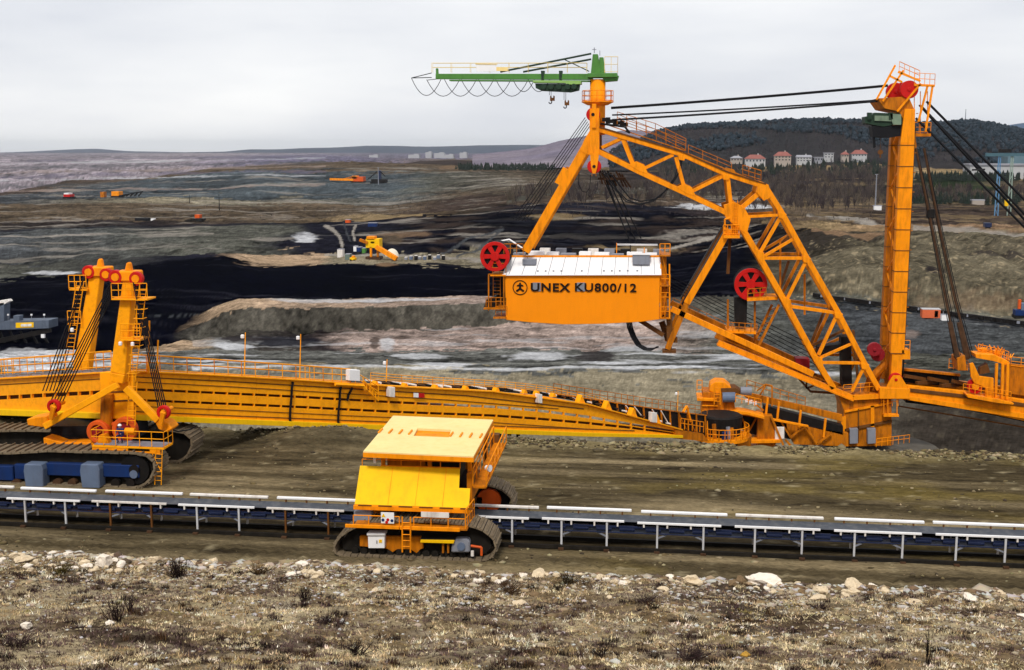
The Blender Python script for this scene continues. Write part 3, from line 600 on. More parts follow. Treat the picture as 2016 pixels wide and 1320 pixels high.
# green service crane
Z = lambda py: EP(1000, py, 3).z
mb = MB(); xc = c0.x; cyl_z = c1.z
mb.box((xc+.6, c0.y, cyl_z+.45), (3.6, 2.4, .5)); plate(mb, [(1161, 143), (1181, 143), (1175, 104), (1165, 104)], 2.3, 3.7); plate(mb, [(1176, 143), (1190, 143), (1186, 110), (1178, 110)], 2.5, 3.5)
plate(mb, [(1180, 147), (1217, 147), (1214, 157), (1190, 159)], 2.2, 3.8)
crane = mb.build('service_crane', GRN, exc, bevel=.03)
mb = MB(); plate(mb, [(850, 143), (1165, 143), (1165, 155), (850, 153.5)], 2.6, 3.4); plate(mb, [(850, 132), (854, 132), (855, 144), (850, 144)], 2.8, 3.2); mb.build('jib', GRN, crane, bevel=.02)
mb = MB(); plate(mb, [(878, 155), (1160, 156.5), (1160, 159), (878, 157.5)], 2.4, 3.6); mb.build('jib_flange', GRN, crane)
for p, q, r in (((1164, 106), (985, 142), .13), ((1164, 117), (1030, 142), .13), ((1112, 118), (1160, 141), .07)):
    b = MB(); b.tube(EP(*p, 3), EP(*q, 3), r, 6); b.build('tie_bar', DGRN, crane)
mb = MB(); plate(mb, [(1046, 156.5), (1142, 158), (1142, 164), (1115, 165), (1110, 162), (1046, 161)], 2.0, 4.0); trl = mb.build('trolley', LGRN, crane)
mb = MB(); plate(mb, [(1050, 163), (1139, 164), (1137, 176), (1120, 180), (1062, 177), (1051, 172)], 2.3, 3.7)
for x in (1070, 1085, 1100, 1118, 1130): mb.cyl(EP(x, 171, 2.3), .35, -.35, .1, 10)
for x in (1064, 1100): plate(mb, [(x-3, 137), (x+4, 137), (x+2, 158), (x-2, 158)], 2.5, 3.5)
mb.build('trolley_winch', DGRN, crane)
for x, y0, y1 in ((1083, 180, 188), (1112, 180, 197)):
    b = MB(); b.tube(EP(x-1.5, y0, 3), EP(x-1.5, y1, 3), .03, 4).tube(EP(x+2, y0, 3), EP(x+2, y1, 3), .03, 4); b.build('hook_rope', BLK, crane)
    b = MB(); plate(b, [(x-4, y1), (x-2, y1-2), (x-1, y1+3), (x+2, y1+3), (x+3, y1-2), (x+5, y1), (x+5, y1+9), (x-4, y1+9)], 2.8, 3.2); b.build('hook_block', BRN, crane)
    b = MB(); b.path([EP(x+.5+3.6*math.sin(t)*.8, y1+13-3.6*math.cos(t), 3) for t in np.linspace(-.3, 4.6, 9)], .07, 6); b.build('hook', DRK, crane)
mb = MB(); pts = []
fx_ = [810, 866, 876, 906, 910, 938, 944, 972, 976, 1004, 1010, 1040]
for a, b in ((810, 868), (840, 905), (875, 938), (908, 972), (942, 1006), (976, 1040), (1010, 1052), (1040, 1082)):
    dep = 33 if a < 1000 else 24; y0 = 154 if a < 830 else 157
    mb.path([EP(a+(b-a)*t, y0 + dep*4*t*(1-t) + (3*t if a < 830 else 0), 3.5) for t in np.linspace(0, 1, 11)], .04, 4)
mb.path([EP(850, 144, 3), EP(810, 154, 3), EP(850, 153, 3)], .05, 4); mb.path([EP(842, 158, 3), EP(880, 154, 3)], .04, 4); mb.build('festoon_cable', BLK, crane)
mb = MB(); a, b = EP(850, 143, 2.6), EP(1155, 143, 2.6); mb.rail([a, b], 1.15, 2.3, .025); mb.rail([a+V(0, .8, 0), b+V(0, .8, 0)], 1.15, 2.3, .025); mb.build('jib_railing', PALE, crane)
mb = MB(); mb.rail([EP(1190, 145, 2.2), EP(1216, 145, 2.2), EP(1216, 145, 3.8), EP(1190, 145, 3.8)], 2.0, .8, .03, 3); mb.build('deck_railing', PALE, crane)
mb = MB(); plate(mb, [(932, 124.5), (972, 125), (972, 139), (932, 138.5)], 2.45, 2.55); sg = mb.build('sign_board', WHT, crane)
mb = MB(); plate(mb, [(930, 123), (974, 123.5), (974, 125), (930, 124.5)], 2.4, 2.6); plate(mb, [(972, 129.5), (995, 130), (995, 138), (972, 137.5)], 2.45, 2.55); mb.build('sign_frame', PALE, crane)
mb = MB(); mb.tube(EP(1170, 105, 3), EP(1170, 94, 3), .05, 4).tube(EP(1166, 98, 3), EP(1174, 98, 3), .04, 4).tube(EP(1181, 110, 3), EP(1181, 100, 3), .04, 4); mb.build('aerial', GREY, crane)
# front strut carrying the machine house
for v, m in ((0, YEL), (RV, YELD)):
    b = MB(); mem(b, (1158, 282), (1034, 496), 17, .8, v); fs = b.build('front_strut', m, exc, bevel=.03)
    b = MB(); mem(b, (1117, 334), (1100, 364), 19, .9, v-.05); b.build('splice_collar', m, fs)
# machine house
hp = [(996, 540), (1299, 540), (1298, 627), (1262, 632), (1185, 636), (1110, 637), (1045, 633), (998, 628)]
HV = -1.0
mb = MB(); plate(mb, hp, HV, HV+9.5); house = mb.build('machine_house', CABO, exc, bevel=.03)
e0, e1 = EP(989, 543, HV-.35), EP(1302, 542, HV-.35); r0, r1 = EP(1003, 508, HV+2.2), EP(1300, 508, HV+2.2)
mb = MB(); mb.slab([e0, e1, r1, r0], (0, .04, .14)); roof = mb.build('roof', WHT, house)
for i in range(12):
    b = MB(); t = (i+.5)/12; a_ = e0.lerp(e1, t)+V(0, 0, .16); b_ = r0.lerp(r1, t)+V(0, 0, .16); b.beam(a_, b_, .05, .05); b.build('roof_seam', GREY, roof)
for t in (.22, .27, .32, .37, .5, .64, .69, .74, .79, .85):
    b = MB(); b.box(e0.lerp(e1, t).lerp(r0.lerp(r1, t), .17)+V(0, 0, .2), (.22, .22, .1)); b.build('roof_vent', GREY, roof)
b = MB(); a_ = e0.lerp(e1, .15).lerp(r0.lerp(r1, .15), .62); b.box(a_+V(0, .1, .35), (1.7, 1.2, .7)); b.build('roof_hatch', GREY, roof, bevel=.04)
b = MB(); a_ = e0.lerp(e1, .875).lerp(r0.lerp(r1, .875), .65); b.box(a_+V(0, .1, .55), (2.1, 1.6, 1.2)); hb = b.build('ventilator_box', GREY, roof, bevel=.04)
b = MB(); b.box(a_+V(0, .1, 1.2), (2.3, 1.8, .1)); b.build('ventilator_lid', WHT, roof)
mb = MB(); mb.beam(r0+V(0, 0, .2), r1+V(0, 0, .2), .18, .22); mb.build('ridge_trim', YEL, roof)
zr = r0.z; x0, x1 = EP(1006, 540, 4).x, EP(1300, 540, 4).x
mb = MB(); mb.box(((x0+x1)/2, EY+HV+5.9, zr-.6), (x1-x0, 7.0, 1.2)); mb.build('upper_roof', WHTD, house)
xs = np.linspace(x0+1.2, x1-1.2, 9)
for i, x in enumerate(xs):
    b = MB(); b.box((x, EY+HV+4.0+(i % 3)*.9, zr+.25), (1.5+.4*(i % 2), 1.6, .5+.3*(i % 3 == 1))); b.build('roof_box', WHT if i % 3 else GREY, house, bevel=.03)
    b = MB(); b.box((x+.9, EY+HV+7.3, zr+.45), (1.3, 1.2, .8)); b.build('roof_box', (DRK, WHTD, GREY)[i % 3], house)
for i in range(4):
    b = MB(); xx = x1-.3-i*.25; b.box((x1-3.0, EY+HV+8.6, zr+1.3), (5.2, .5, .2)) if i == 0 else b.tube((xx-1.5*i, EY+HV+3+i, zr), (xx-1.5*i, EY+HV+3+i, zr+1.1+.2*i), .06, 5); b.build('roof_duct', (WHT, YEL, DRK, YEL)[i], house)
def lettering(txt, pa, pb, h, parent, m, off, name='lettering', bold=0.012, y=None):
    cu = bpy.data.curves.new('t', 'FONT'); cu.body = txt; cu.size = 1; cu.offset = bold; cu.extrude = 0.02; cu.space_character = 1.12
    tmp = bpy.data.objects.new('t', cu); COL.objects.link(tmp); dg = bpy.context.evaluated_depsgraph_get(); dg.update()
    me = bpy.data.meshes.new_from_object(tmp.evaluated_get(dg)); bpy.data.objects.remove(tmp)
    co = np.array([v.co for v in me.vertices]); mn, mxx = co.min(0), co.max(0)
    sx = (pb.x-pa.x)/(mxx[0]-mn[0]); szz = h/(mxx[1]-mn[1])
    for v in me.vertices:
        v.co = Vector((pa.x + (v.co.x-mn[0])*sx, pa.y - v.co.z - off, pa.z + (v.co.y-mn[1])*szz)) - ORG[parent]
    me.materials.clear(); me.materials.append(m); o = bpy.data.objects.new(name, me); COL.objects.link(o); o.parent = parent; ORG[o] = ORG[parent]; return o
INK = mat('black_lettering_paint', (0.012, 0.006, 0.004), 0.6, 0.1)
for x in (1050, 1137):
    b = MB(); plate(b, [(x, 555), (x+16, 555), (x+16, 572), (x, 572)], HV-.10, HV-.02); b.build('window', GREY, house)
lettering('UNEX', EP(1045, 574, HV), EP(1123, 574, HV), 1.06, house, INK, .13, bold=.03)
lettering('KU800/12', EP(1132, 574, HV), EP(1253, 574, HV), 1.06, house, INK, .13, bold=.022)
ec = EP(1024, 566.5, HV); mb = MB(); mb.ring(ec, .82, .92, -.08, -.03, 40)
star = [(0, .68), (.13, .58), (.12, .44), (.42, .30), (.44, .14), (.16, .18), (.14, -.08), (.55, -.38), (.50, -.52), (.34, -.55), (.0, -.28), (-.34, -.55), (-.50, -.52), (-.55, -.38), (-.14, -.08), (-.16, .18), (-.44, .14), (-.42, .30), (-.12, .44), (-.13, .58)]
mb.prism([(ec.x+x*.95, ec.z+y*.95) for x, y in star], ec.y-.08, ec.y-.03); mb.build('emblem', INK, house)
def drum(x, y, r, v, wid, parent):
    c = EP(x, y, v); mb = MB(); mb.ring(c, r*.76, r, -.15, .15, 36).cyl(c, r*.3, -.25, .15, 20)
    for k in range(6):
        t = k*math.pi/3+math.pi/6*0; d = V(math.cos(t), 0, math.sin(t)); mb.beam(c+d*r*.25, c+d*r*.8, r*.26, .2, (0, 1, 0), w2=r*.34)
    o = mb.build('cable_drum', RED, parent, bevel=.03)
    b = MB(); b.cyl(c, r*.8, .2, wid, 32); b.build('drum_core', DRK, o)
    b = MB(); b.ring(c, r*.8, r, wid, wid+.25, 36); b.build('drum_flange', BLK, o)
    for k in range(int(wid/.45)):
        b = MB(); b.ring(c, r*.8, r*.97, .45+k*.45, .72+k*.45, 32); b.build('cable_winding', BLK if k % 2 else DRK, o)
drum(974.5, 505.5, 1.83, -1.6, 4.0, exc); drum(1478, 560.5, 2.0, 1.5, 2.2, exc)
b = MB(); b.path([EP(982, 476, 2), EP(1003, 472, 2), EP(1030, 490, 1)], .12, 5); b.build('cable_guide', WHT, exc)
mb = MB()                                                          # stair tower and platforms at the house's left end
for v in (-1.2, 2.5): mb.beam(EP(962, 540, v), EP(992, 540, v), .15, .15)
for x in (962, 992):
    for v in (-1.2, 2.5): mb.tube(EP(x, 540, v), EP(x, 612, v), .09, 5)
    mb.beam(EP(x, 560, -1.2), EP(x, 560, 2.5), .12, .12)
mb.build('stair_frame', YELD, exc); mb = MB(); mb.ladder(EP(978, 612, 0), EP(978, 540, 0), (.9, 0, 0)); mb.build('ladder', YELD, exc); mb = MB(); mb.rail([EP(970, 538, -1.6), EP(996, 538, -1.6)], 1.2, .8, .05, 2); mb.build('platform_railing', YELD, exc); mb = MB(); mb.rail([EP(957, 604, -1), EP(996, 604, -1)], 1.1, .6, .05, 2); mb.build('platform_railing', YELD, exc); mb = MB(); mb.rail([EP(976, 621, -1), EP(998, 621, -1)], 1.1, .6, .05, 2)
mb.build('platform_railing', YELD, exc); mb = MB(); mb.rail([EP(992, 500, -1.6), EP(1030, 500, -1.6)], 1.2, .7, .05, 2); mb.build('platform_railing', YELD, exc)
for x0, x1, y in ((968, 998, 539), (955, 997, 604), (974, 999, 622)):
    b = MB(); plate(b, [(x0, y), (x1, y), (x1, y+3), (x0, y+3)], -1.4, 3); b.build('platform', YEL if y < 600 else YELD, exc)
b = MB(); plate(b, [(958, 590), (978, 582), (978, 606), (954, 606)], -.6, 1.5); b.build('chute', DRK, exc)
b = MB(); plate(b, [(972, 545), (994, 545), (994, 603), (974, 603)], 1.5, 2.5); b.build('cable_duct', DRK, exc)
mb = MB()                                                          # stairs on the right end
for x in (1301, 1318):
    for v in (-.5, 4): mb.beam(EP(x, 520, v), EP(x, 627, v), .16, .16)
for y in (500, 560, 596, 624): mb.rail([EP(1299, y, -.4), EP(1319, y, -.4)], 1.2, .6, .05, 2)
mb.ladder(EP(1303, 622, .5), EP(1316, 560, .5), (0, .8, 0)); mb.ladder(EP(1316, 558, .5), EP(1303, 500, .5), (0, .8, 0)); mb.build('stair_tower', YEL, exc)
for y in (502, 561, 625):
    b = MB(); plate(b, [(1298, y), (1320, y), (1320, y+2.5), (1298, y+2.5)], -.6, 4); b.build('platform', YELD, exc)
b = MB(); plate(b, [(1300, 500), (1312, 508), (1314, 620), (1300, 622)], .4, 8); b.build('end_wall', YELD, house)
b = MB(); mem(b, (1258, 632), (1306, 662), 8, .6, .5); b.build('support_brace', BRN, exc)
b = MB(); mem(b, (1318, 612), (1318, 692), 13, .6, .2, th2=9); plate(b, [(1304, 690), (1331, 690), (1331, 695), (1304, 695)], -.2, 1.5); plate(b, [(1326, 666), (1334, 666), (1334, 676), (1326, 676)], .3, 1.2); b.build('support_post', BRN, exc)
b = MB(); mem(b, (1303, 640), (1316, 676), 12, .7, 2.5); b.build('support_post', BRN, exc)
for k in range(4):
    b = MB(); b.path([EP(1234+k*3+dx, y, .3+k*.15) for dx, y in ((0, 634), (2, 646), (9, 664), (19, 680), (34-k, 689-k), (48-k, 690-k*1.2), (60-k*2, 683))], .1, 6); b.build('hose', BLK, exc)
# rear strut, cabin at the joint
for v, m, dk in ((0, YEL, 0), (RV, BRN, 1)):  # rear strut copy painted dark to look shaded
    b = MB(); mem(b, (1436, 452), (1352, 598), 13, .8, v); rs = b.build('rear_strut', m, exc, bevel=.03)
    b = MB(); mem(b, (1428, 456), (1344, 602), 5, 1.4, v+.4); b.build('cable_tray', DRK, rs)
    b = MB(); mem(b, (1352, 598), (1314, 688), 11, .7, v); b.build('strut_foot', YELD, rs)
mb = MB(); plate(mb, [(1424, 463), (1456, 463), (1456, 469), (1424, 469)], -.5, 3); plate(mb, [(1440, 430), (1455, 430), (1455, 463), (1440, 463)], .8, 1.4)
mb.rail([EP(1424, 463, -.4), EP(1456, 463, -.4)], 1.2, .5, .05, 3); mb.ladder(EP(1448, 463, -.3), EP(1448, 395, -.3), (.5, 0, 0), r=.045); mb.path([EP(1427, 462, -.2), EP(1427, 432, -.2), EP(1437, 430, -.2)], .12, 5); mb.build('joint_platform', YEL, exc)
b = MB(); mem(b, (1439, 469), (1435, 543), 6, .4, 2); b.build('guide_post', BRN, exc)
# lower tie beams
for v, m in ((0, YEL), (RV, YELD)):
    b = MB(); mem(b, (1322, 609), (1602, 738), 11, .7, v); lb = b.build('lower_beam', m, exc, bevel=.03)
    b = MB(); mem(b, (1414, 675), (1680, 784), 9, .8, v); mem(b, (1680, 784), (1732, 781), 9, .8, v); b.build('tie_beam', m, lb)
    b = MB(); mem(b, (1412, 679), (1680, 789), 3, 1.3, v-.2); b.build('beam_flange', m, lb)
mb = MB()
for k in range(4): mb.rail([EP(1420+k*60, 676+k*24.6, .1), EP(1480+k*60, 701+k*24.6, .1)], .6, 2, .03, 1)
mb.rail([EP(1325, 604, 3), EP(1440, 657, 3)], 1.1, 1.2, .03, 2); mb.build('beam_railing', YELD, exc)
for k in range(5):
    b = MB(); b.tube(EP(1312, 540+k*6, 3+k*.6), EP(1620, 690+k*9, 3.5+k*.4), .045, 4); b.build('hoist_rope', BLK, exc)
# second drum's tower
mb = MB(); plate(mb, [(1448, 590), (1474, 590), (1472, 648), (1450, 648)], 2, 4); mb.build('drum_drive', DRK, exc)
for q_, v_ in (([(1472, 589), (1532, 586), (1532, 592), (1472, 595)], .8), ([(1431, 652), (1490, 656), (1490, 661), (1431, 658)], 1)): mb = MB(); plate(mb, q_, v_, v_+3.6); mb.build('platform', YEL, exc)
mb = MB(); mb.rail([EP(1472, 589, .9), EP(1508, 586, .9)], 1.2, .7, .05, 3); mb.rail([EP(1431, 652, 1), EP(1490, 656, 1)], 1.1, .8, .045, 2)
for x, y0, y1 in ((1486, 594, 690), (1433, 590, 656), (1536, 470, 590), (1584, 540, 620)): mb.tube(EP(x, y0, 2.2), EP(x, y1, 2.2), .13, 5)
mb.beam(EP(1534, 600, 1.2), EP(1494, 680, 1.2), .3, .3); mb.beam(EP(1520, 600, 3), EP(1484, 676, 3), .3, .3)
for k in range(5): mb.tube(EP(1532-k*8, 604+k*15, 1.2), EP(1514-k*8, 612+k*15, 3), .06, 4)
mb.build('platform_frame', YELD, exc)
for p, q in (((1534, 600), (1560, 520)), ((1632, 620), (1604, 690)), ((1610, 690), (1672, 660)), ((1690, 660), (1700, 760)), ((1560, 470), (1530, 500))):
    b = MB(); mem(b, p, q, 5, .4, 4); b.build('inner_brace', BRN, exc)
mb = MB(); plate(mb, [(1662, 670), (1682, 668), (1684, 768), (1664, 768)], 2.5, 4.5); plate(mb, [(1615, 690), (1665, 684), (1665, 700), (1615, 706)], 2.5, 4.5); mb.build('cable_tower', DRK, exc)
mb = MB(); plate(mb, [(1572, 714), (1600, 716), (1600, 742), (1574, 738)], 3, 5); mb.build('cabin', MAROON, exc)
mb = MB(); mem(mb, (1570, 745), (1600, 778), 4, .4, 2); mem(mb, (1570, 745), (1612, 744), 4, .4, 2); mem(mb, (1600, 778), (1660, 782), 4, .4, 2); mem(mb, (1592, 744), (1592, 772), 3, .4, 2); mem(mb, (1592, 772), (1630, 756), 3, .4, 2); mb.build('cabin_frame', BRN, exc)
# twin mast
mxb = EP(1764, 755).x; zt, zb = EP(1788, 215).z, EP(1764, 765).z
for v, m in ((0, YEL), (RV, YELD)):
    b = MB(); b.beam((mxb, EY+v+.7, zb), (mxb, EY+v+.7, zb+4.2), 1.25, 1.3, (0, 1, 0)); b.beam((mxb, EY+v+.7, zb+4.2), (mxb, EY+v+.7, zt-4), 1.62, 1.4, (0, 1, 0)); b.beam((mxb, EY+v+.7, zt-4), (mxb+.1, EY+v+.7, zt), 1.62, 1.4, (0, 1, 0), w2=1.2)
    ms = b.build('mast_post', m, exc, bevel=.04)
    for k in range(11):
        z = zb+4.3+k*(zt-zb-8.5)/10; b = MB(); b.box((mxb, EY+v+.7, z), (1.72, 1.5, .09)); b.build('mast_joint', BRN, ms)
    b = MB(); b.box((mxb+.86, EY+v+.5, (zb+zt)/2), (.1, .5, zt-zb-4)); b.build('cable_run', DRK, ms)
for k in range(12):
    z = zb+4.5+k*2.6; b = MB(); s_ = 1 if k % 2 else -1
    b.beam((mxb-.5, EY+1.4, z-1.1*s_), (mxb-.5, EY+RV, z+1.1*s_), .2, .2); b.build('mast_brace', YEL, exc)
mb = MB(); mb.ladder((mxb-1.0, EY+1.6, zb+2), (mxb-1.0, EY+1.6, zt-5), (0, .5, 0), r=.04)
for k in range(14): z = zb+3+k*2.3; mb.tube((mxb+.9, EY+.4, z), (mxb+1.15, EY+.4, z), .05, 4)
mb.build('mast_ladder', YELD, exc)
mb = MB(); plate(mb, [(1776, 690), (1792, 690), (1792, 708), (1776, 708)], 0, 2); mb.rail([EP(1777, 690, 0), EP(1791, 690, 0)], 1.2, .6, .04, 3); mb.build('mast_platform', YEL, exc)
# mast head: sheaves, cage and hoist
mb = MB(); plate(mb, [(1728, 194), (1790, 190), (1802, 218), (1782, 240), (1770, 220), (1742, 214)], .3, RV+.5); mb.build('head_frame', YELD, exc, bevel=.04)
for x, y, v in ((1789, 177, .5), (1762, 181, 2.5), (1776, 180, RV)):
    b = MB(); b.cyl(EP(x, y, v), 1.05, -.4, .4, 26).cyl(EP(x, y, v), .25, -.5, .5, 10); b.build('sheave', RED, exc, bevel=.06)
mb = MB()
for v in (0, 3.2, RV):
    for p, q in (((1726, 196), (1762, 130)), ((1738, 200), (1778, 140)), ((1766, 220), (1812, 166)), ((1768, 142), (1812, 160)), ((1752, 150), (1776, 162)), ((1826, 170), (1808, 240)), ((1836, 170), (1822, 260)), ((1800, 168), (1840, 170))): mb.beam(EP(*p, v), EP(*q, v), .22, .22)
for x, y in ((1762, 130), (1778, 140), (1812, 166), (1726, 196), (1838, 170)): mb.beam(EP(x, y, 0), EP(x, y, RV), .2, .2)
mb.build('head_cage', YEL, exc)
mb = MB(); mb.rail([EP(1770, 142, 0), EP(1810, 160, 0)], 1.2, .6, .03, 3); mb.rail([EP(1770, 142, 4), EP(1810, 160, 4)], 1.2, .6, .03, 3); mb.rail([EP(1800, 168, 0), EP(1840, 170, 0), EP(1840, 170, RV)], 1.4, .6, .035, 3); mb.rail([EP(1798, 262, .5), EP(1832, 262, .5)], 1.2, .6, .04, 3)
for x in (1800, 1812, 1826): mb.tube(EP(x, 180, .6), EP(x, 268, .6), .05, 4)
mb.build('head_railing', YEL, exc)
mb = MB(); plate(mb, [(1798, 263), (1834, 263), (1834, 269), (1798, 269)], .3, 3); plate(mb, [(1796, 270), (1804, 270), (1806, 290), (1798, 298), (1795, 290)], .4, 2); mb.build('head_platform', YELD, exc)
mb = MB(); plate(mb, [(1703, 230), (1716, 228), (1722, 222), (1774, 224), (1778, 244), (1760, 246), (1740, 250), (1718, 246), (1704, 243)], .2, 2.5)
for x in (1708, 1750): plate(mb, [(x, 222), (x+8, 222), (x+8, 236), (x, 236)], -.1, .6)
hz_ = mb.build('head_hoist', DGRN, exc, bevel=.03)
mb = MB(); plate(mb, [(1722, 228), (1770, 229), (1770, 240), (1722, 238)], 0, .2); plate(mb, [(1752, 224), (1774, 226), (1774, 246), (1758, 246)], -.1, .1); mb.build('hoist_panel', mat('grey_green_hoist_paint', (.17, .23, .16), .6, .15, 1.0, .5, (.03, .04, .03)), hz_)
mb = MB(); plate(mb, [(1717, 248), (1776, 246), (1774, 268), (1750, 272), (1720, 270)], .3, 2.5); plate(mb, [(1719, 268), (1724, 268), (1726, 290), (1721, 292)], .5, .9); mb.build('hoist_motor', BLK, hz_)
mb = MB(); mb.tube(EP(1733, 270, 1), EP(1733, 296, 1), .03, 4); mb.cyl(EP(1733, 300, 1), .3, -.15, .15, 14); mb.tube(EP(1733, 304, 1), EP(1733, 311, 1), .09, 5); mb.build('hook_block', BRN, hz_)
# ropes
for p, q, v0, v1 in (((1203, 212), (1748, 168), 1, 1), ((1203, 214), (1748, 170), 4.5, 2.5), ((1205, 227), (1738, 197), 1, 1), ((1205, 237), (1728, 200), .4, .4), ((1205, 236), (1732, 199), 5, 5)):
    b = MB(); b.path([EP(p[0]+(q[0]-p[0])*t, p[1]+(q[1]-p[1])*t + 8*t*(1-t), v0+(v1-v0)*t) for t in np.linspace(0, 1, 9)], .1, 5); b.build('stay_rope', BLK, exc)
for p, q, v in (((1824, 200), (2016, 393), .5), ((1816, 212), (2016, 421), 4.5), ((1810, 207), (2016, 432), 2), ((1803, 233), (2016, 447), .5)):
    d = ((q[0]-p[0])*2.4, (q[1]-p[1])*2.4); b = MB(); b.tube(EP(*p, v), EP(p[0]+d[0], p[1]+d[1], v), .15, 6); b.build('stay_rope', BLK, exc)
b = MB(); b.beam(EP(1915, 335, .5), EP(1938, 334, 3), .2, .2); b.build('rope_spreader', DRK, exc)
for pts, v in (([(1803, 292), (1820, 375), (1837, 460), (1862, 590), (1884, 705)], .5), ([(1819, 292), (1835, 375), (1852, 460), (1880, 590), (1910, 705)], 1.5)):
    b = MB(); b.path([EP(x, y, v) for x, y in pts], .14, 6); rb = b.build('rope_tackle', RUST, exc)
    for k in range(3):
        b = MB(); b.path([EP(x+(-5, 4, 8)[k]*(.3+.7*i/4), y, v+.3) for i, (x, y) in enumerate(pts)], .05, 4); b.build('tackle_rope', BLK, rb)
    b = MB(); x, y = pts[3]; b.beam(EP(x+8, y+45, v), EP(x+24, y+118, v), .45, .5); b.build('tackle_block', RUST, rb)
b = MB(); b.box(EP(1832, 421, .8), (.9, .9, 1.1)); b.build('tackle_weight', DRK, exc, bevel=.1)
# slewing platform and undercarriage
ctr = EP(1712, 850, 3); cx_, cy_ = ctr.x, ctr.y
mb = MB(); plate(mb, [(1652, 780), (1775, 772), (1775, 784), (1757, 788), (1757, 880), (1664, 882), (1662, 810)], .5, 6.5); base = mb.build('slewing_platform', YELD, exc, bevel=.05)
for pl, m in (([(1664, 810), (1757, 792), (1757, 796), (1664, 814)], YEL), ([(1657, 822), (1666, 822), (1666, 884), (1657, 884)], YEL), ([(1715, 800), (1722, 800), (1722, 842), (1715, 842)], YEL), ([(1664, 846), (1757, 828), (1757, 833), (1664, 851)], BRN), ([(1690, 806), (1692, 806), (1692, 870), (1690, 870)], BRN)):
    b = MB(); plate(b, pl, .25, .5); b.build('stiffener', m, base)
for x in (1672, 1707):
    b = MB(); plate(b, [(x, 844), (x+16, 843), (x+16, 872), (x, 873)], -.4, .4); b.build('switch_box', GREY, base, bevel=.03)
mb = MB(); plate(mb, [(1730, 762), (1790, 764), (1790, 784), (1730, 784)], -.6, .3); pv = mb.build('mast_foot', YEL, base, bevel=.04)
b = MB(); plate(b, [(1742, 766), (1750, 748), (1757, 738), (1771, 738), (1780, 752), (1788, 766)], -.5, -.2); b.build('foot_bracket', YEL, base)
for x, y, r, v, m in ((1763, 747, .8, -.1, RED), (1721, 688, .85, .6, MAROON), (1728, 698, .85, 2.4, MAROON)):
    b = MB(); b.cyl(EP(x, y, v), r, -.3, .3, 26).cyl(EP(x, y, v), .2, -.5, .4, 10); b.build('sheave', m, base, bevel=.06)
mb = MB(); mb.rail([EP(1660, 776, .2), EP(1728, 770, .2)], 1.1, 1, .04); mb.build('platform_railing', YEL, base); mb = MB(); mb.rail([EP(1735, 800, 0), EP(1768, 800, 0)], 1.1, .6, .04)
plate(mb, [(1738, 815), (1768, 815), (1768, 819), (1738, 819)], -.6, .4)
for x in (1740, 1748, 1766): mb.tube(EP(x, 784, -.4), EP(x, 816, -.4), .06, 4)
mb.build('platform_frame', YEL, base); mb = MB(); mb.rail([EP(1725, 880, -1), EP(1790, 872, 1.5)], 1.0, .8, .04); mb.build('platform_railing', YEL, base)
for k, pts in enumerate(([(1705, 775), (1715, 745), (1735, 725)], [(1715, 775), (1730, 730), (1745, 715)])):
    b = MB(); b.path([EP(x, y, 2+k) for x, y in pts], .5, 8); b.build('winch', YELD, base)
mb = MB(); mb.tube((cx_, cy_, ctr.z-2.9), (cx_, cy_, ctr.z-1.9), 8.4, 40); mb.build('turntable', mat('dusty_deck_steel', (.10, .09, .075), .9, .2, 1.0), exc)
mb = MB(); mb.tube((cx_, cy_, ctr.z-3.6), (cx_, cy_, ctr.z-2.9), 8.9, 40); mb.build('turntable_rim', DGRN, exc)
mb = MB(); mb.tube((cx_, cy_, -22), (cx_, cy_, ctr.z-3.6), 5.5, 24, 7); mb.build('undercarriage', YELD, exc)
for dy in (-7, 7):
    b = MB(); zz = [(-9, -23.2), (-8, -24), (8, -24), (9, -23.2), (9, -22), (8, -21.2), (-8, -21.2), (-9, -22)]; b.prism([(cx_+x, z) for x, z in zz], cy_+dy-1.6, cy_+dy+1.6); b.build('crawler_track', TRKD, exc, bevel=.1)
# wheel boom to the right
wq = lambda pts, v0, v1, m, nm, par=None: plate_build(pts, v0, v1, m, nm, par)
def plate_build(pts, v0, v1, m, nm, par=None):
    b = MB(); plate(b, pts, v0, v1); return b.build(nm, m, par or exc, bevel=.03)
wb = plate_build([(1760, 757), (1900, 771), (2016, 788), (2330, 832), (2330, 880), (2016, 829), (1900, 805), (1790, 788), (1760, 786)], 0, .9, YEL, 'wheel_boom')
plate_build([(1785, 764), (1900, 777), (2330, 840), (2330, 847), (1900, 784), (1785, 771)], -.15, 0, BRN, 'boom_web', wb)
plate_build([(1785, 779), (1900, 796), (2330, 862), (2330, 874), (1900, 806), (1785, 787)], -.25, -.02, YEL, 'boom_flange', wb)
plate_build([(1760, 750), (2330, 822), (2330, 880), (1760, 784)], RV, RV+.8, YELD, 'wheel_boom_rear', wb)
for k in range(6):
    b = MB(); b.beam(EP(1780+k*24, 740+k*2.6+(k % 2)*12, 1.5), EP(1830+k*22, 748+k*3, 3), .5, .4); b.build('conveyor_frame', BRN, wb)
plate_build([(1778, 733), (1898, 746), (1898, 770), (1778, 760)], 2.5, 4.5, DRK, 'boom_conveyor', wb)
plate_build([(1778, 730), (1898, 742), (1898, 747), (1778, 735)], 1.8, 2.4, YELD, 'conveyor_rail', wb)
plate_build([(1790, 792), (2330, 872), (2330, 896), (2016, 836), (1900, 812), (1790, 800)], 2, 4, DRK, 'return_conveyor', wb)
b = MB(); b.tube(EP(1770, 800, 1), EP(2330, 894, 1), .1, 5); b.build('guide_wire', BRN, wb)
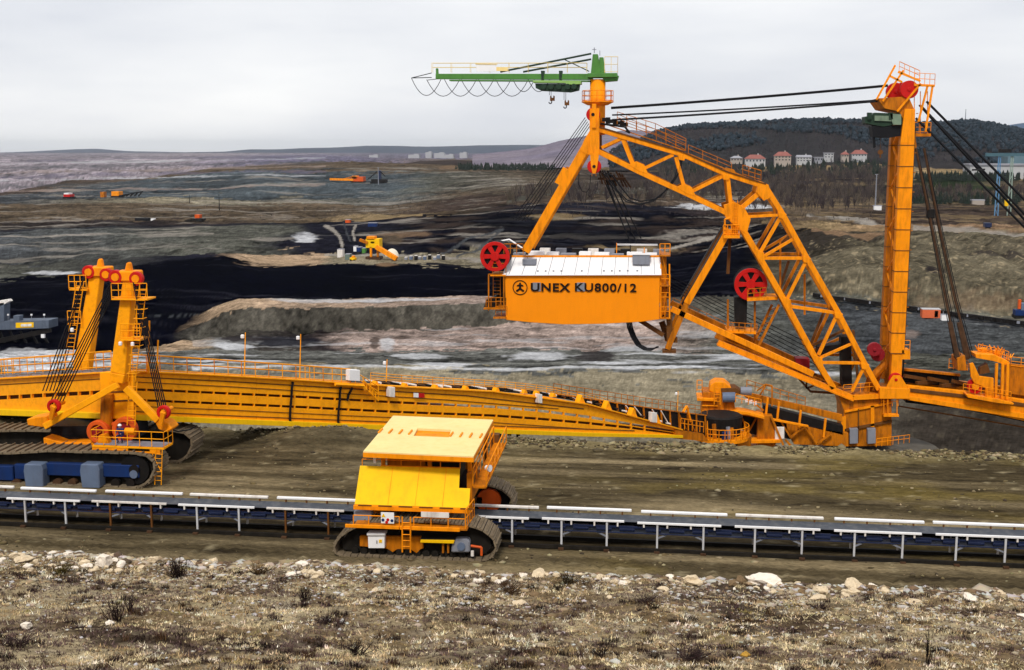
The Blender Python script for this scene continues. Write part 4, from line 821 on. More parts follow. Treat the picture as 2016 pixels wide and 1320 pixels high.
for pts, v0, v1, m, nm in (([(1905, 714), (1912, 712), (1924, 738), (1952, 742), (1952, 782), (1936, 780), (1936, 760), (1914, 752), (1908, 740)], -1.0, -.6, YEL, 'sheave_frame'), ([(1896, 772), (1960, 782), (1990, 790), (1988, 793), (1955, 789), (1900, 779)], -1.4, .2, YEL, 'boom_platform'),
        ([(1918, 696), (1956, 698), (1986, 712), (1984, 720), (1954, 710), (1920, 704)], -.5, 2, YEL, 'tackle_beam'), ([(1986, 722), (2330, 760), (2330, 830), (1986, 782)], 2.5, 3, YELD, 'boom_hood'), ([(1884, 706), (1900, 700), (1904, 730), (1886, 730)], 0, 3, YELD, 'tackle_anchor'), ([(1930, 724), (1944, 716), (1950, 734), (1928, 738)], 0, 1, BRN, 'tackle_bracket')):
    plate_build(pts, v0, v1, m, nm, wb)
for x in (1960, 1972, 1982):
    b = MB(); b.beam(EP(x+2, 716, -.6), EP(x, 786, -.6), .3, .3); b.build('frame_post', YEL, wb)
for x, y, r in ((1919, 760, .85),):
    b = MB(); b.ring(EP(x, y, -.4), .45, r+.05, -.25, .25, 26); b.build('sheave', RED, wb)
    b = MB(); b.cyl(EP(x, y, -.4), .42, -.5, .3, 18); b.build('sheave_hub', YEL, wb)
mb = MB(); mb.rail([EP(1896, 772, -1.3), EP(1990, 788, -1.3)], 1.0, .7, .04); mb.rail([EP(1925, 697, 1), EP(1985, 712, 1)], 1.2, .5, .04, 3); mb.rail([EP(1990, 722, 2.4), EP(2330, 760, 2.4)], 1.2, 1.2, .04, 3); mb.rail([EP(1868, 726, 2), EP(1905, 730, 2)], 1.2, .5, .04, 3)
rr = random.Random(3)
for k in range(26): x = rr.uniform(1925, 1990); y = 690+ (x-1925)*.25 + rr.uniform(-8, 6); mb.tube(EP(x, y, 1), EP(x+rr.uniform(-9, 9), y-rr.uniform(3, 14), rr.uniform(0, 3)), .06, 4)
mb.build('boom_railing', YEL, wb)
for k in range(3):
    b = MB(); plate(b, [(1936+k*14, 692+k*2), (1946+k*14, 690+k*2), (1948+k*14, 706+k*3), (1936+k*14, 706+k*3)], 1.5, 2.5); b.build('winch', (YEL, YELD, YEL)[k], wb)
# discharge conveyor on the left of the turntable
dv = -4.0
db = plate_build([(1468, 768), (1655, 812), (1655, 826), (1560, 802), (1468, 782)], dv+2.6, dv+3, YELD, 'discharge_conveyor')
plate_build([(1500, 792), (1655, 832), (1655, 850), (1500, 812)], dv+2, dv+3.4, DRK, 'conveyor_belt', db)
plate_build([(1440, 798), (1585, 826), (1585, 830), (1440, 803)], dv+.6, dv+.9, YEL, 'conveyor_walkway', db)
plate_build([(1545, 826), (1665, 846), (1665, 872), (1560, 868), (1548, 850)], dv+2, dv+2.8, YELD, 'conveyor_girder', db)
for x, y in ((1508, 776), (1530, 783), (1572, 800), (1620, 816)):
    b = MB(); mem(b, (x, y), (x-4, y+36), 4, .4, dv+1.4); b.build('conveyor_post', YEL, db)
mb = MB(); mb.rail([EP(1470, 766, dv+1), EP(1585, 800, dv+1)], 1.1, 1, .045); mb.path([EP(1490, 770, dv+1), EP(1507, 757, dv+1), EP(1520, 760, dv+1), EP(1520, 800, dv+1)], .1, 5); mb.path([EP(1496, 778, dv+2), EP(1509, 757, dv+2)], .1, 5); mb.build('conveyor_railing', YELD, db)
hd = plate_build([(1382, 760), (1440, 764), (1444, 800), (1378, 802)], dv, dv+3.5, YELD, 'discharge_head')
b = MB(); q = [(1394, 760), (1396, 747), (1406, 741), (1424, 742), (1436, 752), (1440, 766), (1420, 768)]; plate(b, q, dv+.2, dv+3.2); b.build('head_hood', YEL, hd, bevel=.1)
plate_build([(1416, 753), (1445, 752), (1460, 763), (1440, 768), (1418, 766)], dv-.1, dv+2.5, BRN, 'hood_flap', hd)
plate_build([(1370, 770), (1408, 771), (1408, 776), (1370, 775)], dv-.6, dv+3, YEL, 'head_beam', hd)
for y in (784, 794): plate_build([(1380, y), (1410, y+1), (1410, y+3), (1380, y+2)], dv-.3, dv+.1, YEL, 'head_rib', hd)
plate_build([(1412, 799), (1448, 792), (1464, 794), (1498, 803), (1498, 808), (1462, 799), (1414, 803)], dv-1.2, dv+1, YEL, 'head_platform', hd)
b = MB(); c0 = EP(1434, 783, dv-.4); b.tube(c0+V(-.7, 0, 0), c0+V(.8, 0, .05), .62, 16); b.build('drive_motor', LBLUE, hd); b = MB(); c0 = EP(1468, 770, dv); b.tube(c0+V(-.6, 0, 0), c0+V(.7, 0, 0), .5, 16); b.build('drive_motor', GREY, hd)
mb = MB(); mb.rail([EP(1372, 770, dv-.5), EP(1382, 770, dv-.5)], 1.3, .5, .05, 3); mb.ladder(EP(1412, 797, dv-.8), EP(1412, 758, dv-.8), (.7, 0, 0), r=.06); mb.rail([EP(1448, 792, dv-1), EP(1498, 803, dv-1)], 1.0, .8, .045); mb.build('head_railing', YEL, hd)
for x in (1470, 1478, 1486):
    b = MB(); b.box(EP(x, 789+(x-1470)*.3, dv), (.4, .5, .35)); b.build('idler', WHT, db)
plate_build([(1446, 806), (1500, 812), (1500, 850), (1470, 846), (1446, 828)], dv+1.6, dv+3, DRK, 'shade_plate', db)  # black plate added as a mass of shade below the conveyor
plate_build([(1520, 812), (1655, 846), (1655, 882), (1532, 858)], dv+3.2, dv+4.5, DRK, 'underframe_or_shade', db)  # second black sheet, standing in for shade behind the girder
for x0, y0, x1, y1 in ((1452, 800, 1470, 842), (1470, 842, 1490, 806), (1530, 816, 1552, 852), (1552, 852, 1580, 828), (1580, 828, 1604, 864), (1604, 864, 1632, 842), (1462, 770, 1500, 800)):
    b = MB(); mem(b, (x0, y0), (x1, y1), 3, .3, dv+1.2); b.build('truss_strut', YELD, db)
pil = plate_build([(1488, 806), (1516, 808), (1526, 854), (1512, 880), (1492, 886), (1486, 850)], dv+.5, dv+4, YELD, 'discharge_pillar')
plate_build([(1474, 852), (1530, 851), (1530, 857), (1474, 858)], dv-.2, dv+4.2, YEL, 'pillar_ledge', pil); plate_build([(1520, 828), (1538, 828), (1538, 850), (1520, 852)], dv+.2, dv+.5, WHTD, 'switch_box', pil)
b = MB(); mem(b, (1512, 806), (1536, 862), 4, .4, dv); mem(b, (1540, 852), (1556, 870), 4, .4, dv); b.build('pillar_stay', YELD, pil)
mb = MB(); p_ = EP(1505, 880, dv+2); mb.tube((p_.x, p_.y, -24), (p_.x, p_.y, p_.z), 2.0, 16); mb.build('pillar_column', YELD, pil)
# the digging wheel at the boom's far end, beyond the picture's right edge
wc = EP(2378, 862, 3.4); mb = MB(); mb.ring(wc, 4.0, 4.7, -.8, .8, 40); mb.cyl(wc, 1.0, -1.2, 1.2, 20)
for k in range(8): t = k*math.pi/4; mb.beam(wc, wc+V(math.cos(t)*4.2, 0, math.sin(t)*4.2), .5, .5, (0, 1, 0))
bw = mb.build('bucket_wheel', YELD, exc)
for k in range(12):
    t = k*math.pi/6; d = V(math.cos(t), 0, math.sin(t)); n_ = V(-d.z, 0, d.x); q = wc+d*4.7
    MB().slab([q-n_*.7-V(0, .9, 0), q+n_*.5-V(0, .9, 0), q+n_*.7+d*1.1-V(0, .9, 0), q-n_*.2+d*.9-V(0, .9, 0)], (0, 1.8, 0)).build('bucket', RUST, bw)
# ================================================================== connecting conveyor bridge
A_ = P(240, 800, 78.8); B_ = P(1392, 800, 137.0); BD = (B_-A_); BD.z = 0; BD.normalize(); BN = V(-BD.y, BD.x, 0)
L1 = P(222, 790, 78.6); L2 = P(-260, 790, 101.0); LD = (L1-L2); LD.z = 0; LD.normalize(); LN = V(-LD.y, LD.x, 0)
def BP(px, py, off=0.0): return PL(px, py, A_+BN*off, BD)
def LP(px, py, off=0.0): return PL(px, py, L1+LN*off, LD)
bridge = thing('conveyor_bridge', 'long amber box-girder conveyor bridge running from the left towers to the excavator', 'bridge', (A_.x, A_.y+4, 3.4))
def strip(F, N_, ca, cb, x0, x1, off, thick, m, name, parent, seg=1):
    """upright plate between two edge curves; one object per panel"""
    xs = np.linspace(x0, x1, seg+1); last = None
    for a, b in zip(xs[:-1], xs[1:]):
        t = [F(a+.12, np.interp(a, *ca), off), F(b-.12, np.interp(b, *ca), off), F(b-.12, np.interp(b, *cb), off), F(a+.12, np.interp(a, *cb), off)]
        mb = MB(); mb.slab(t, N_*thick); last = mb.build(name, m, parent, bevel=.015)
    return last
T_ = ([225, 310, 560, 700, 800, 1000, 1070, 1110, 1200, 1345], [730, 733, 747, 756, 763, 773, 780, 786, 806, 847])
D1 = ([225, 310, 570, 760, 1000, 1070, 1150, 1200, 1280, 1345], [766, 769, 781, 792, 803, 810, 820, 829, 842, 853])
D2 = ([225, 310, 570, 760, 1000, 1070, 1150, 1200, 1280, 1345], [787, 790, 801, 811, 820, 826, 833, 838, 847, 856])
FL = ([225, 330, 570, 750, 1000, 1180, 1345], [815, 820, 830, 837, 846, 853, 857])
BT = ([225, 330, 570, 750, 1000, 1180, 1345], [826, 831, 840, 847, 855, 861, 863])
sh = lambda c_, d: (c_[0], [y+d for y in c_[1]])
strip(BP, BN, sh(T_, 0), sh(D1, -2.5), 225, 1345, 0.0, .35, BRI, 'girder_panel', bridge, 12)
strip(BP, BN, sh(D1, 2.5), sh(D2, -2.5), 225, 1345, 0.0, .35, BRI, 'girder_panel', bridge, 12)
strip(BP, BN, sh(D2, 2.5), sh(FL, 0), 225, 1345, 0.0, .35, BRI, 'girder_panel', bridge, 12)
strip(BP, BN, sh(FL, .5), sh(BT, 0), 225, 1345, -.35, .7, PAN, 'bottom_flange', bridge, 6)
strip(BP, BN, sh(T_, -1.5), sh(T_, 1.2), 225, 1345, -.3, .6, BRI, 'top_flange', bridge, 6)
strip(BP, BN, sh(T_, 9.5), sh(T_, 11.5), 225, 1150, -.06, .06, BRN, 'stiffener_rib', bridge, 4)
strip(BP, BN, sh(FL, -7), sh(FL, -5.2), 225, 1250, -.06, .06, BRN, 'stiffener_rib', bridge, 4)
strip(BP, BN, sh(T_, 20), sh(T_, 21.3), 225, 1100, -.06, .06, BRN, 'stiffener_rib', bridge, 4)
strip(BP, BN, sh(D2, 11), sh(D2, 12.2), 225, 1150, -.06, .06, BRN, 'stiffener_rib', bridge, 4)
strip(BP, BN, sh(T_, 2), sh(BT, -2), 262, 1345, .55, 2.2, BRN, 'girder_core', bridge, 1)
for c_ in (D1, D2):
    for x in np.linspace(236, 1270, 40):
        y = np.interp(x, *c_); mb = MB(); mb.slab([BP(x-1, y-3, -.01), BP(x+1, y-3, -.01), BP(x+1, y+3, -.01), BP(x-1, y+3, -.01)], BN*.2); mb.build('slot_tie', BRI, bridge)
for x in (575, 670):
    mb = MB(); mb.path([BP(x+dx, y, -.12) for dx, y in ((2, np.interp(x, *T_)+4), (0, np.interp(x, *T_)+14), (-1, np.interp(x, *D1)), (-3, np.interp(x, *D2)), (-4, np.interp(x, *BT)-14), (-2, np.interp(x, *BT)-3))], .1, 5); mb.build('hanging_cable', BLK, bridge)
mb = MB(); mb.path([BP(694, 764, -.1), BP(686, 778, -.1), BP(684, 790, -.1)], .1, 5); mb.build('hanging_cable', BLK, bridge)
mb = MB()
for off in (-.2, 2.6):
    xs = np.linspace(262, 690, 9); MB().rail([BP(x, np.interp(x, *T_)-1, off) for x in xs], 1.15, 1.1, .035, 3).build('walkway_railing', BRI, bridge)
    mb = MB(); xs = np.linspace(730, 1340, 11); mb.rail([BP(x, np.interp(x, *T_)-1, off if off > 0 else 1.2) for x in xs], .75 if off < 0 else 1.0, 1.5, .03, 2); mb.build('walkway_railing', BRI, bridge)
CBT = ([700, 1000, 1100, 1200, 1300, 1392], [751, 767, 776, 791, 806, 818]); TE = (T_[0]+[1392], [y-1.5 for y in T_[1]]+[860])
strip(BP, BN, sh(CBT, 2), TE, 700, 1392, .9, 1.2, DRK, 'carrying_belt', bridge, 8)
strip(BP, BN, sh(CBT, -.5), sh(CBT, 1.5), 1090, 1392, .7, .3, YELD, 'belt_rail', bridge, 3)
for x in np.linspace(1110, 1388, 17):
    y0, y1 = np.interp(x, *CBT), np.interp(x, *TE); mb = MB(); mb.beam(BP(x, y0, .75), BP(x+2, y1, .75), .14, .14, tuple(BN)); mb.build('belt_frame_post', YELD, bridge)
    if int(x) % 2: mb = MB(); mb.beam(BP(x, y0+3, .7), BP(x+15, np.interp(x+15, *TE)-2, .7), .1, .1, tuple(BN)); mb.build('belt_frame_brace', (WHTD, YELD)[int(x) % 3 == 0], bridge)
MB().rail([BP(x, np.interp(x, *CBT), 2.2) for x in np.linspace(1090, 1392, 6)], 1.0, 1.2, .035, 2).build('belt_railing', YELD, bridge)
for x in (742, 800, 860, 920, 980, 1035, 1060, 1092):
    y = np.interp(x, *T_); mb = MB(); mb.slab([BP(x-4, y-1, -.05), BP(x+4, y-1, -.05), BP(x+1.5, y-8, -.05), BP(x-1.5, y-8, -.05)], BN*.5); mb.build('idler_bracket', BRI, bridge)
for x in (1146, 1198, 1248, 1295):
    y = np.interp(x, *T_); mb = MB(); mb.slab([BP(x-6, y, -.05), BP(x+7, y+2, -.05), BP(x, y-16, -.05)], BN*.6); mb.build('idler_bracket', BRI, bridge)
for x in np.linspace(750, 1320, 34):
    y = np.interp(x, *T_); mb = MB(); p = BP(x, y-5, .3); mb.tube(p, p+BN*1.9, .1, 6); mb.build('idler_roller', (WHTD, DRK, RUST)[int(x) % 3], bridge)
for x, y0, y1 in ((481, 742, 655), (590, 748, 658), (760, 760, 708), (1333, 842, 770)):
    mb = MB(); p, q = BP(x, y0, 1.5), BP(x+2, y1, 1.5); mb.tube(p, q, .06, 5, .035); lp = mb.build('lamp_pole', BRI, bridge)
    mb = MB(); mb.box(q+V(-.2, -.1, -.3), (.26, .22, .3)); mb.build('lamp_head', WHT, lp, bevel=.05)
for x0, y0, x1, y1, m, nm in ((688, 728, 709, 750, WHT, 'switch_box'), (768, 762, 778, 782, WHTD, 'switch_box'), (1061, 776, 1068, 794, WHTD, 'switch_box'), (1284, 812, 1294, 832, WHTD, 'switch_box')):
    mb = MB(); mb.slab([BP(x0, y0, -.6), BP(x1, y0+1, -.6), BP(x1, y1+1, -.6), BP(x0, y1, -.6)], BN*.5); mb.build(nm, m, bridge, bevel=.03)
mb = MB(); mb.slab([BP(815, 774, -.2), BP(824, 774.5, -.2), BP(824, 783, -.2), BP(815, 782.5, -.2)], BN*.06); s_ = mb.build('warning_sign', WHT, bridge)
mb = MB(); mb.slab([BP(824, 774.5, -.2), BP(836, 775, -.2), BP(836, 783.5, -.2), BP(824, 783, -.2)], BN*.06); mb.build('warning_sign', RED, bridge)
mb = MB(); mb.ladder(BP(745, 784, -.5), BP(716, 756, -.5), V(0, 0, .5), r=.06); mb.path([BP(660, 757, -.5), BP(715, 760, -.5), BP(720, 768, -.5)], .15, 5); mb.rail([BP(700, 757, -.5), BP(745, 784, -.5)], 1, 1, .04); mb.build('access_stair', BRI, bridge)
# legs under the far end
for x in (983, 1003, 1020):
    mb = MB(); mb.tube(BP(x, 850, 1), BP(x, 1000, 1), .2, 6); mb.build('support_leg', DRK, bridge)
# slewing end with its round platform
ce = BP(1418, 846, 1.0)
mb = MB(); R_ = 3.3
mb.tube((ce.x, ce.y, ce.z-1.0), (ce.x, ce.y, ce.z-.6), R_, 28); endp = mb.build('end_platform', YEL, bridge)
mb = MB(); mb.rail([(ce.x+R_*math.cos(t), ce.y+R_*math.sin(t), ce.z-.6) for t in np.linspace(-2.9, .5, 12)], 1.25, 2, .05, 2)
for t in np.linspace(-2.7, .4, 16): mb.tube((ce.x+R_*math.cos(t), ce.y+R_*math.sin(t), ce.z-.6), (ce.x+R_*math.cos(t), ce.y+R_*math.sin(t), ce.z+.6), .045, 4)
mb.build('platform_railing', YEL, endp)
mb = MB(); mb.tube((ce.x, ce.y+.5, ce.z-3), (ce.x, ce.y+.5, ce.z+1.6), 2.2, 24, 2.6); mb.build('slewing_column', DRK, endp)
mb = MB(); mb.tube((ce.x, ce.y+.4, ce.z+1.6), (ce.x, ce.y+.4, ce.z+1.8), 2.5, 24, 2.3); mb.build('column_cap', DRK, endp)
for dx, h, m in ((-1.6, 2.0, YEL), (-.7, 1.7, YELD), (.9, 1.4, GREY), (1.3, 1.3, YELD)):
    b = MB(); b.beam((ce.x+dx, ce.y-2.2, ce.z-.6), (ce.x+dx-.15, ce.y-2.0, ce.z-.6+h), .35, .3); b.build('column_stay', m, endp)
b = MB(); c0 = V(ce.x+.35, ce.y-2.4, ce.z-.6); b.tube(c0, c0+V(0, 0, .85), .3, 14).tube(c0+V(0, 0, .3), c0+V(0, 0, .36), .32, 14).tube(c0+V(0, 0, .6), c0+V(0, 0, .66), .32, 14)
bar = b.build('barrel', BLUE, None, base=c0); tag(bar, 'blue barrel standing on the round platform at the bridge end', 'barrel')
mb = MB(); mb.slab([BP(1330, 846, -.2), BP(1384, 854, -.2), BP(1396, 870, -.2), BP(1330, 864, -.2)], BN*3); mb.build('end_girder', YELD, bridge)
mb = MB(); mb.path([BP(1345, 812, 0), BP(1352, 800, 0), BP(1360, 830, 0)], .15, 5); mb.rail([BP(1340, 845, -.3), BP(1385, 852, -.3)], 1.2, .8, .045)
mb.build('end_frame', YEL, bridge)
mb = MB(); mb.tube((ce.x+.8, ce.y+2.0, -24), (ce.x+.8, ce.y+2.0, ce.z-1.0), 2.6, 20, 3.0); mb.build('end_column', YELD, bridge)
# left boom of the bridge
lt = ([-260, 0, 200, 225], [762, 746, 735, 733]); ld = ([-260, 0, 160, 225], [797, 784, 775, 772]); lf = ([-260, 0, 200, 225], [800, 806, 813, 815]); lb_ = ([-260, 0, 200, 225], [814, 818, 824, 826])
strip(LP, LN, lt, sh(ld, -4), -260, 222, 0, .35, BRI, 'girder_panel', bridge, 4)
strip(LP, LN, sh(ld, 4), sh(lf, 0), -260, 222, 0, .35, BRI, 'girder_panel', bridge, 4)
strip(LP, LN, sh(lf, .5), lb_, -260, 222, -.35, .7, PAN, 'bottom_flange', bridge, 2)
strip(LP, LN, sh(lt, -1.5), sh(lt, 1.5), -260, 222, -.3, .6, BRI, 'top_flange', bridge, 2)
strip(LP, LN, sh(lt, 11), sh(lt, 12.5), -260, 222, -.06, .06, BRN, 'stiffener_rib', bridge, 2)
strip(LP, LN, sh(lt, 3), sh(lb_, -3), -260, 215, .55, 2.2, BRN, 'girder_core', bridge, 1)
for x in np.linspace(-240, 200, 20):
    y = np.interp(x, *ld); mb = MB(); mb.slab([LP(x-1, y-4.5, -.01), LP(x+1, y-4.5, -.01), LP(x+1, y+4.5, -.01), LP(x-1, y+4.5, -.01)], LN*.2); mb.build('slot_tie', BRI, bridge)
for x in np.linspace(-230, 190, 18):
    y = np.interp(x, *lt); p, q = LP(x, y-5, .1), LP(x+17, np.interp(x+17, *lt)-5, .1); mb = MB(); mb.beam(p, q, .3, .22); mb.build('cover_plate', GREY, bridge)
mb = MB()
for off in (-.2, 2.6): MB().rail([LP(x, np.interp(x, *lt)-8, off) for x in np.linspace(-260, 220, 9)], 1.2, 1.1, .035, 3).build('walkway_railing', BRI, bridge)
# ================================================================== crawler carriage with the twin towers
def loop_shoes(root, path, pitch, y0, wdt, thick, m, name, jit=0.0):
    """track shoes set one after another round a closed (x,z) path"""
    pts = [Vector((x, 0, z)) for x, z in path]; pts.append(pts[0]); seg = [(a, b, (b-a).length) for a, b in zip(pts[:-1], pts[1:])]
    tot = sum(s[2] for s in seg); n = int(tot/pitch); rr = random.Random(5)
    def at(d):
        d %= tot
        for a, b, l in seg:
            if d <= l: return a.lerp(b, d/l)
            d -= l
        return pts[0]
    cen = sum((p for p in pts[:-1]), Vector())/len(path)
    for i in range(n):
        a, b = at(i*tot/n + .02), at((i+1)*tot/n - .02); mid = (a+b)/2
        d = (b-a).normalized(); nn = V(-d.z, 0, d.x)
        if nn.dot(mid-cen) < 0: nn = -nn
        j = rr.uniform(-jit, jit); c_ = mid + V(0, y0+wdt/2+j, 0)
        mb = MB(); mb.beam(a+V(0, y0+wdt/2+j, 0), b+V(0, y0+wdt/2+j, 0), thick, wdt, (0, 1, 0)); mb.beam(c_+nn*thick*.9-V(0, wdt/2, 0), c_+nn*thick*.9+V(0, wdt/2, 0), thick*.5, thick*.9, tuple(nn)); mb.build(name, m, root)
car = thing('crawler_carriage', 'crawler carriage with two orange rope towers carrying the bridge at the left', 'crawler carriage', (P(150, 960, 76).x, 78.5, 0))
def crawl(parent, y0, wdt, xs, m_side, blue=True):
    mb = MB()
    n = len(xs); path = xs
    mb.prism([(x*.985+.015*cxm, z*.96+.05) for x, z in path], y0+.35, y0+wdt-.3); return mb.build('track_frame', TRKD, parent)
def px_path(lst, Y): return [(P(x, y, Y).x, max(.02, P(x, y, Y).z)) for x, y in lst]
near = px_path([(-150, 958), (270, 962), (292, 950), (303, 930), (304, 912), (292, 898), (262, 893), (180, 891), (90, 889), (20, 893), (-60, 892), (-150, 894), (-172, 905), (-178, 925), (-168, 948)], 75.2)
cxm = 0
for dy, blu in ((0, True), (6.6, False)):
    cr = MB(); cr.prism([(x, z) for x, z in [(p[0]*1, p[1]) for p in near]], 75.2+dy+.55, 75.2+dy+1.9); f = cr.build('crawler', TRKD, car)
    loop_shoes(f, near, .62, 75.2+dy, 2.3, .14, TRK, 'track_shoe', .06)
    for x in (285, ):
        b = MB(); cc = P(262, 927, 75.2+dy); b.cyl(cc, 1.0, .25, .5, 24).cyl(cc, .35, .1, .5, 14); b.build('sprocket', DRK if blu else DGRN, f)
    if blu:
        for (xa, xb, ya, yb, m, o) in ((-150, 25, 914, 948, BLUE, .1), (88, 160, 913, 940, BLUE, .15), (198, 272, 916, 943, BLUE, .15), (24, 48, 916, 946, BLUE, .2)):
            b = MB(); p, q = P(xa, ya, 75.2), P(xb, yb, 75.2); b.box(((p.x+q.x)/2, 75.2+o+.25, (p.z+q.z)/2), (q.x-p.x, .5, p.z-q.z)); b.build('side_frame', m, f, bevel=.05)
        for xa, xb in ((47, 87), (158, 198)):
            b = MB(); p, q = P(xa, 914, 74.8), P(xb, 962, 74.8); b.prism([(p.x+.05, p.z), (q.x-.1, p.z), (q.x, p.z-.35), (q.x-.05, q.z), (p.x+.05, q.z), (p.x-.05, p.z-.5)], 74.75, 75.7); b.build('gear_case', LBLUE, f, bevel=.05)
        for x in (-20, 30, 110, 140, 225, 255):
            b = MB(); cc = P(x, 953, 75.2); b.cyl(cc, .3, .1, .5, 16); b.build('road_wheel', (RUST, DRK)[x % 2], f)
        b = MB(); cc = P(262, 935, 75.2); b.cyl(cc, .28, .05, .5, 14); b.build('hub', LBLUE, f)
CY = lambda px, py, Y=77.2: P(px, py, Y)
def yplate(mb, pts, y0, y1):
    q = [P(x, y, y0) for x, y in pts]; mb.prism([(p.x, p.z) for p in q], y0, y1)
mb = MB(); cc = P(160, 880, 79.5); mb.tube((cc.x, cc.y+.6, 1.6), (cc.x, cc.y+.6, 2.7), 2.1, 28); mb.build('turntable', DRK, car)
mb = MB(); yplate(mb, [(85, 862), (122, 872), (200, 872), (200, 886), (120, 886), (86, 876)], 77.0, 81.5); mb.build('base_box', YEL, car, bevel=.04)
mb = MB(); yplate(mb, [(100, 840), (260, 838), (262, 868), (100, 866)], 78.2, 80.8); mb.build('base_deck', BLK, car)
def tower(Y, base, topp, wb_, wt, back, nm='rope_tower'):
    a, b = P(*base, Y), P(*topp, Y); mb = MB()
    mb.beam(a+V(0, .5, 0), a.lerp(b, .09)+V(0, .5, 0), wb_*.8, .9, (0, 1, 0), w2=wb_, h2=1.0); mb.beam(a.lerp(b, .09)+V(0, .5, 0), b+V(0, .5, 0), wb_, 1.0, (0, 1, 0), w2=wt, h2=.8)
    return mb.build(nm, YEL if not back else BRI, car, bevel=.05), a, b
tf, fa, fb = tower(77.0, (229, 755), (251, 545), 1.05, .70, 1)
tr, ra, rb = tower(82.2, (151, 768), (187, 532), 1.12, .82, 1)
for t_, b_, xs, Y in ((tf, fb, ((228, 546), (268, 549)), 77.0), (tr, rb, ((175, 536), (209, 541)), 82.2)):
    mb = MB(); c_ = (P(*xs[0], Y)+P(*xs[1], Y))/2
    mb.box(c_+V(0, .5, .1), (1.5, 1.2, .7)); mb.beam(c_+V(0, .5, .3), c_+V(.05, .5, 1.0), .5, .5, (0, 1, 0), w2=.2); mb.build('tower_head', YEL, t_, bevel=.08)
    for x, y in xs:
        b = MB(); p = P(x, y, Y); b.ring(p, .25, .47, -.12, .25, 24); s_ = b.build('sheave', RED, t_, bevel=.04)
        b = MB(); b.cyl(p, .26, -.16, .2, 16); b.build('sheave_hub', YEL, s_)
        b = MB(); p = P(x, y, Y+1.0); b.ring(p, .28, .5, -.1, .2, 20); b.build('sheave', MAROON, t_)
for t_, Y, sgn, xs in ((tf, 77.0, 1, 1), (tr, 82.2, -1, 1)):
    mb = MB()
    if sgn > 0:
        mb.ladder(CY(258, 838, 76.7), CY(262, 752, 76.8), (.55, 0, 0), .32, .035); mb.ladder(CY(259, 752, 76.9), CY(282, 560, 76.9), (.5, 0, 0), .32, .03)
        for k in range(9): p = CY(261+k*2.1, 735-k*18, 76.5); mb.path([p+V(-.35, .4, 0), p+V(-.3, -.2, 0), p+V(.3, -.2, 0), p+V(.35, .4, 0)], .025, 4)
        for x0, x1, y in ((220, 290, 588), (238, 276, 668)): mb.rail([CY(x0, y, 76.7), CY(x1, y, 76.7)], 1.0, .45, .03, 3)
        mb.rail([CY(270, 668, 76.7), CY(270, 640, 76.7)], .9, .45, .03, 2)
    else:
        mb.ladder(CY(136, 700, 82), CY(158, 555, 82), (.55, 0, 0), .32, .035)
        for x0, x1, y in ((136, 170, 570), (134, 160, 640)): mb.rail([CY(x0, y, 82), CY(x1, y, 82)], 1.0, .5, .03, 3)
    mb.build('tower_ladder', BRI, t_)
for x0, x1, y, Y in ((219, 290, 588, 76.6), (238, 276, 668, 76.6), (136, 172, 569, 82)):
    b = MB(); yplate(b, [(x0, y), (x1, y+1), (x1, y+4), (x0, y+3)], Y, Y+1.4); b.build('tower_platform', BRI, car)
for x, y in ((142, 650), (237, 677), (261, 678)):
    b = MB(); b.box(P(x, y, 76.5), (.22, .2, .28)); b.build('floodlight', WHT, car, bevel=.05)
mb = MB(); yplate(mb, [(196, 734), (262, 731), (264, 826), (198, 824)], 77.75, 78.1); mb.build('joint_cover', BRI, car, bevel=.03)
for y_ in (772, 790): mb = MB(); yplate(mb, [(198, y_), (262, y_-3), (262, y_), (198, y_+3)], 77.7, 77.75); mb.build('cover_slot', BRN, car)
mb = MB(); mb.tube(CY(211, 775, 77.5), CY(209, 852, 77.5), .42, 14); mb.build('king_post', YELD, car)
for Y in (76.4, 77.9):                                              # outrigger arms
    b = MB(); b.beam(CY(232, 758, Y), CY(88, 840, Y), .34, .42); b.build('outrigger', BRI, car, bevel=.03)
b = MB(); b.beam(CY(150, 803, 76.4), CY(160, 800, 77.9), .2, .25); b.build('outrigger_tie', BRI, car)
for Y in (76.4, 77.9):
    b = MB(); b.beam(CY(248, 764, Y), CY(312, 828, Y), .38, .45); b.build('outrigger', BRI, car, bevel=.03)
mb = MB(); yplate(mb, [(52, 826), (70, 822), (92, 820), (96, 838), (84, 842), (54, 838)], 76.3, 77.8); mb.build('outrigger_foot', YEL, car, bevel=.05)
mb = MB(); yplate(mb, [(300, 822), (330, 834), (338, 845), (330, 852), (312, 846)], 76.3, 77.6); mb.build('outrigger_foot', YEL, car, bevel=.05)
for x, y in ((106, 800), (322, 812)):
    for Y in (76.0, 77.2):
        b = MB(); p = P(x, y, Y); b.ring(p, .25, .46, -.12, .2, 24); s_ = b.build('sheave', RED, car, bevel=.04)
    b = MB(); b.cyl(P(x, y, 76.0), .15, -.3, 1.4, 12); b.beam(P(x, y, 75.7), P(x-6, y+26, 75.9), .3, .2, (0, 1, 0)); b.build('sheave_arm', YEL, car, bevel=.03)
for k in range(5):
    b = MB(); b.tube(CY(218+k*3, 556+k*2, 76.6+k*.25), CY(97+k*6, 796, 76+k*.28), .042, 5); b.build('hoist_rope', BLK, car)
    b = MB(); b.tube(CY(262+k*3, 556+k*2, 76.6+k*.25), CY(312+k*4, 806, 76+k*.28), .042, 5); b.build('hoist_rope', BLK, car)
    b = MB(); b.tube(CY(166+k*3, 545, 82+k*.2), CY(84+k*7, 770, 81+k*.2), .042, 5); b.build('hoist_rope', BLK, car)
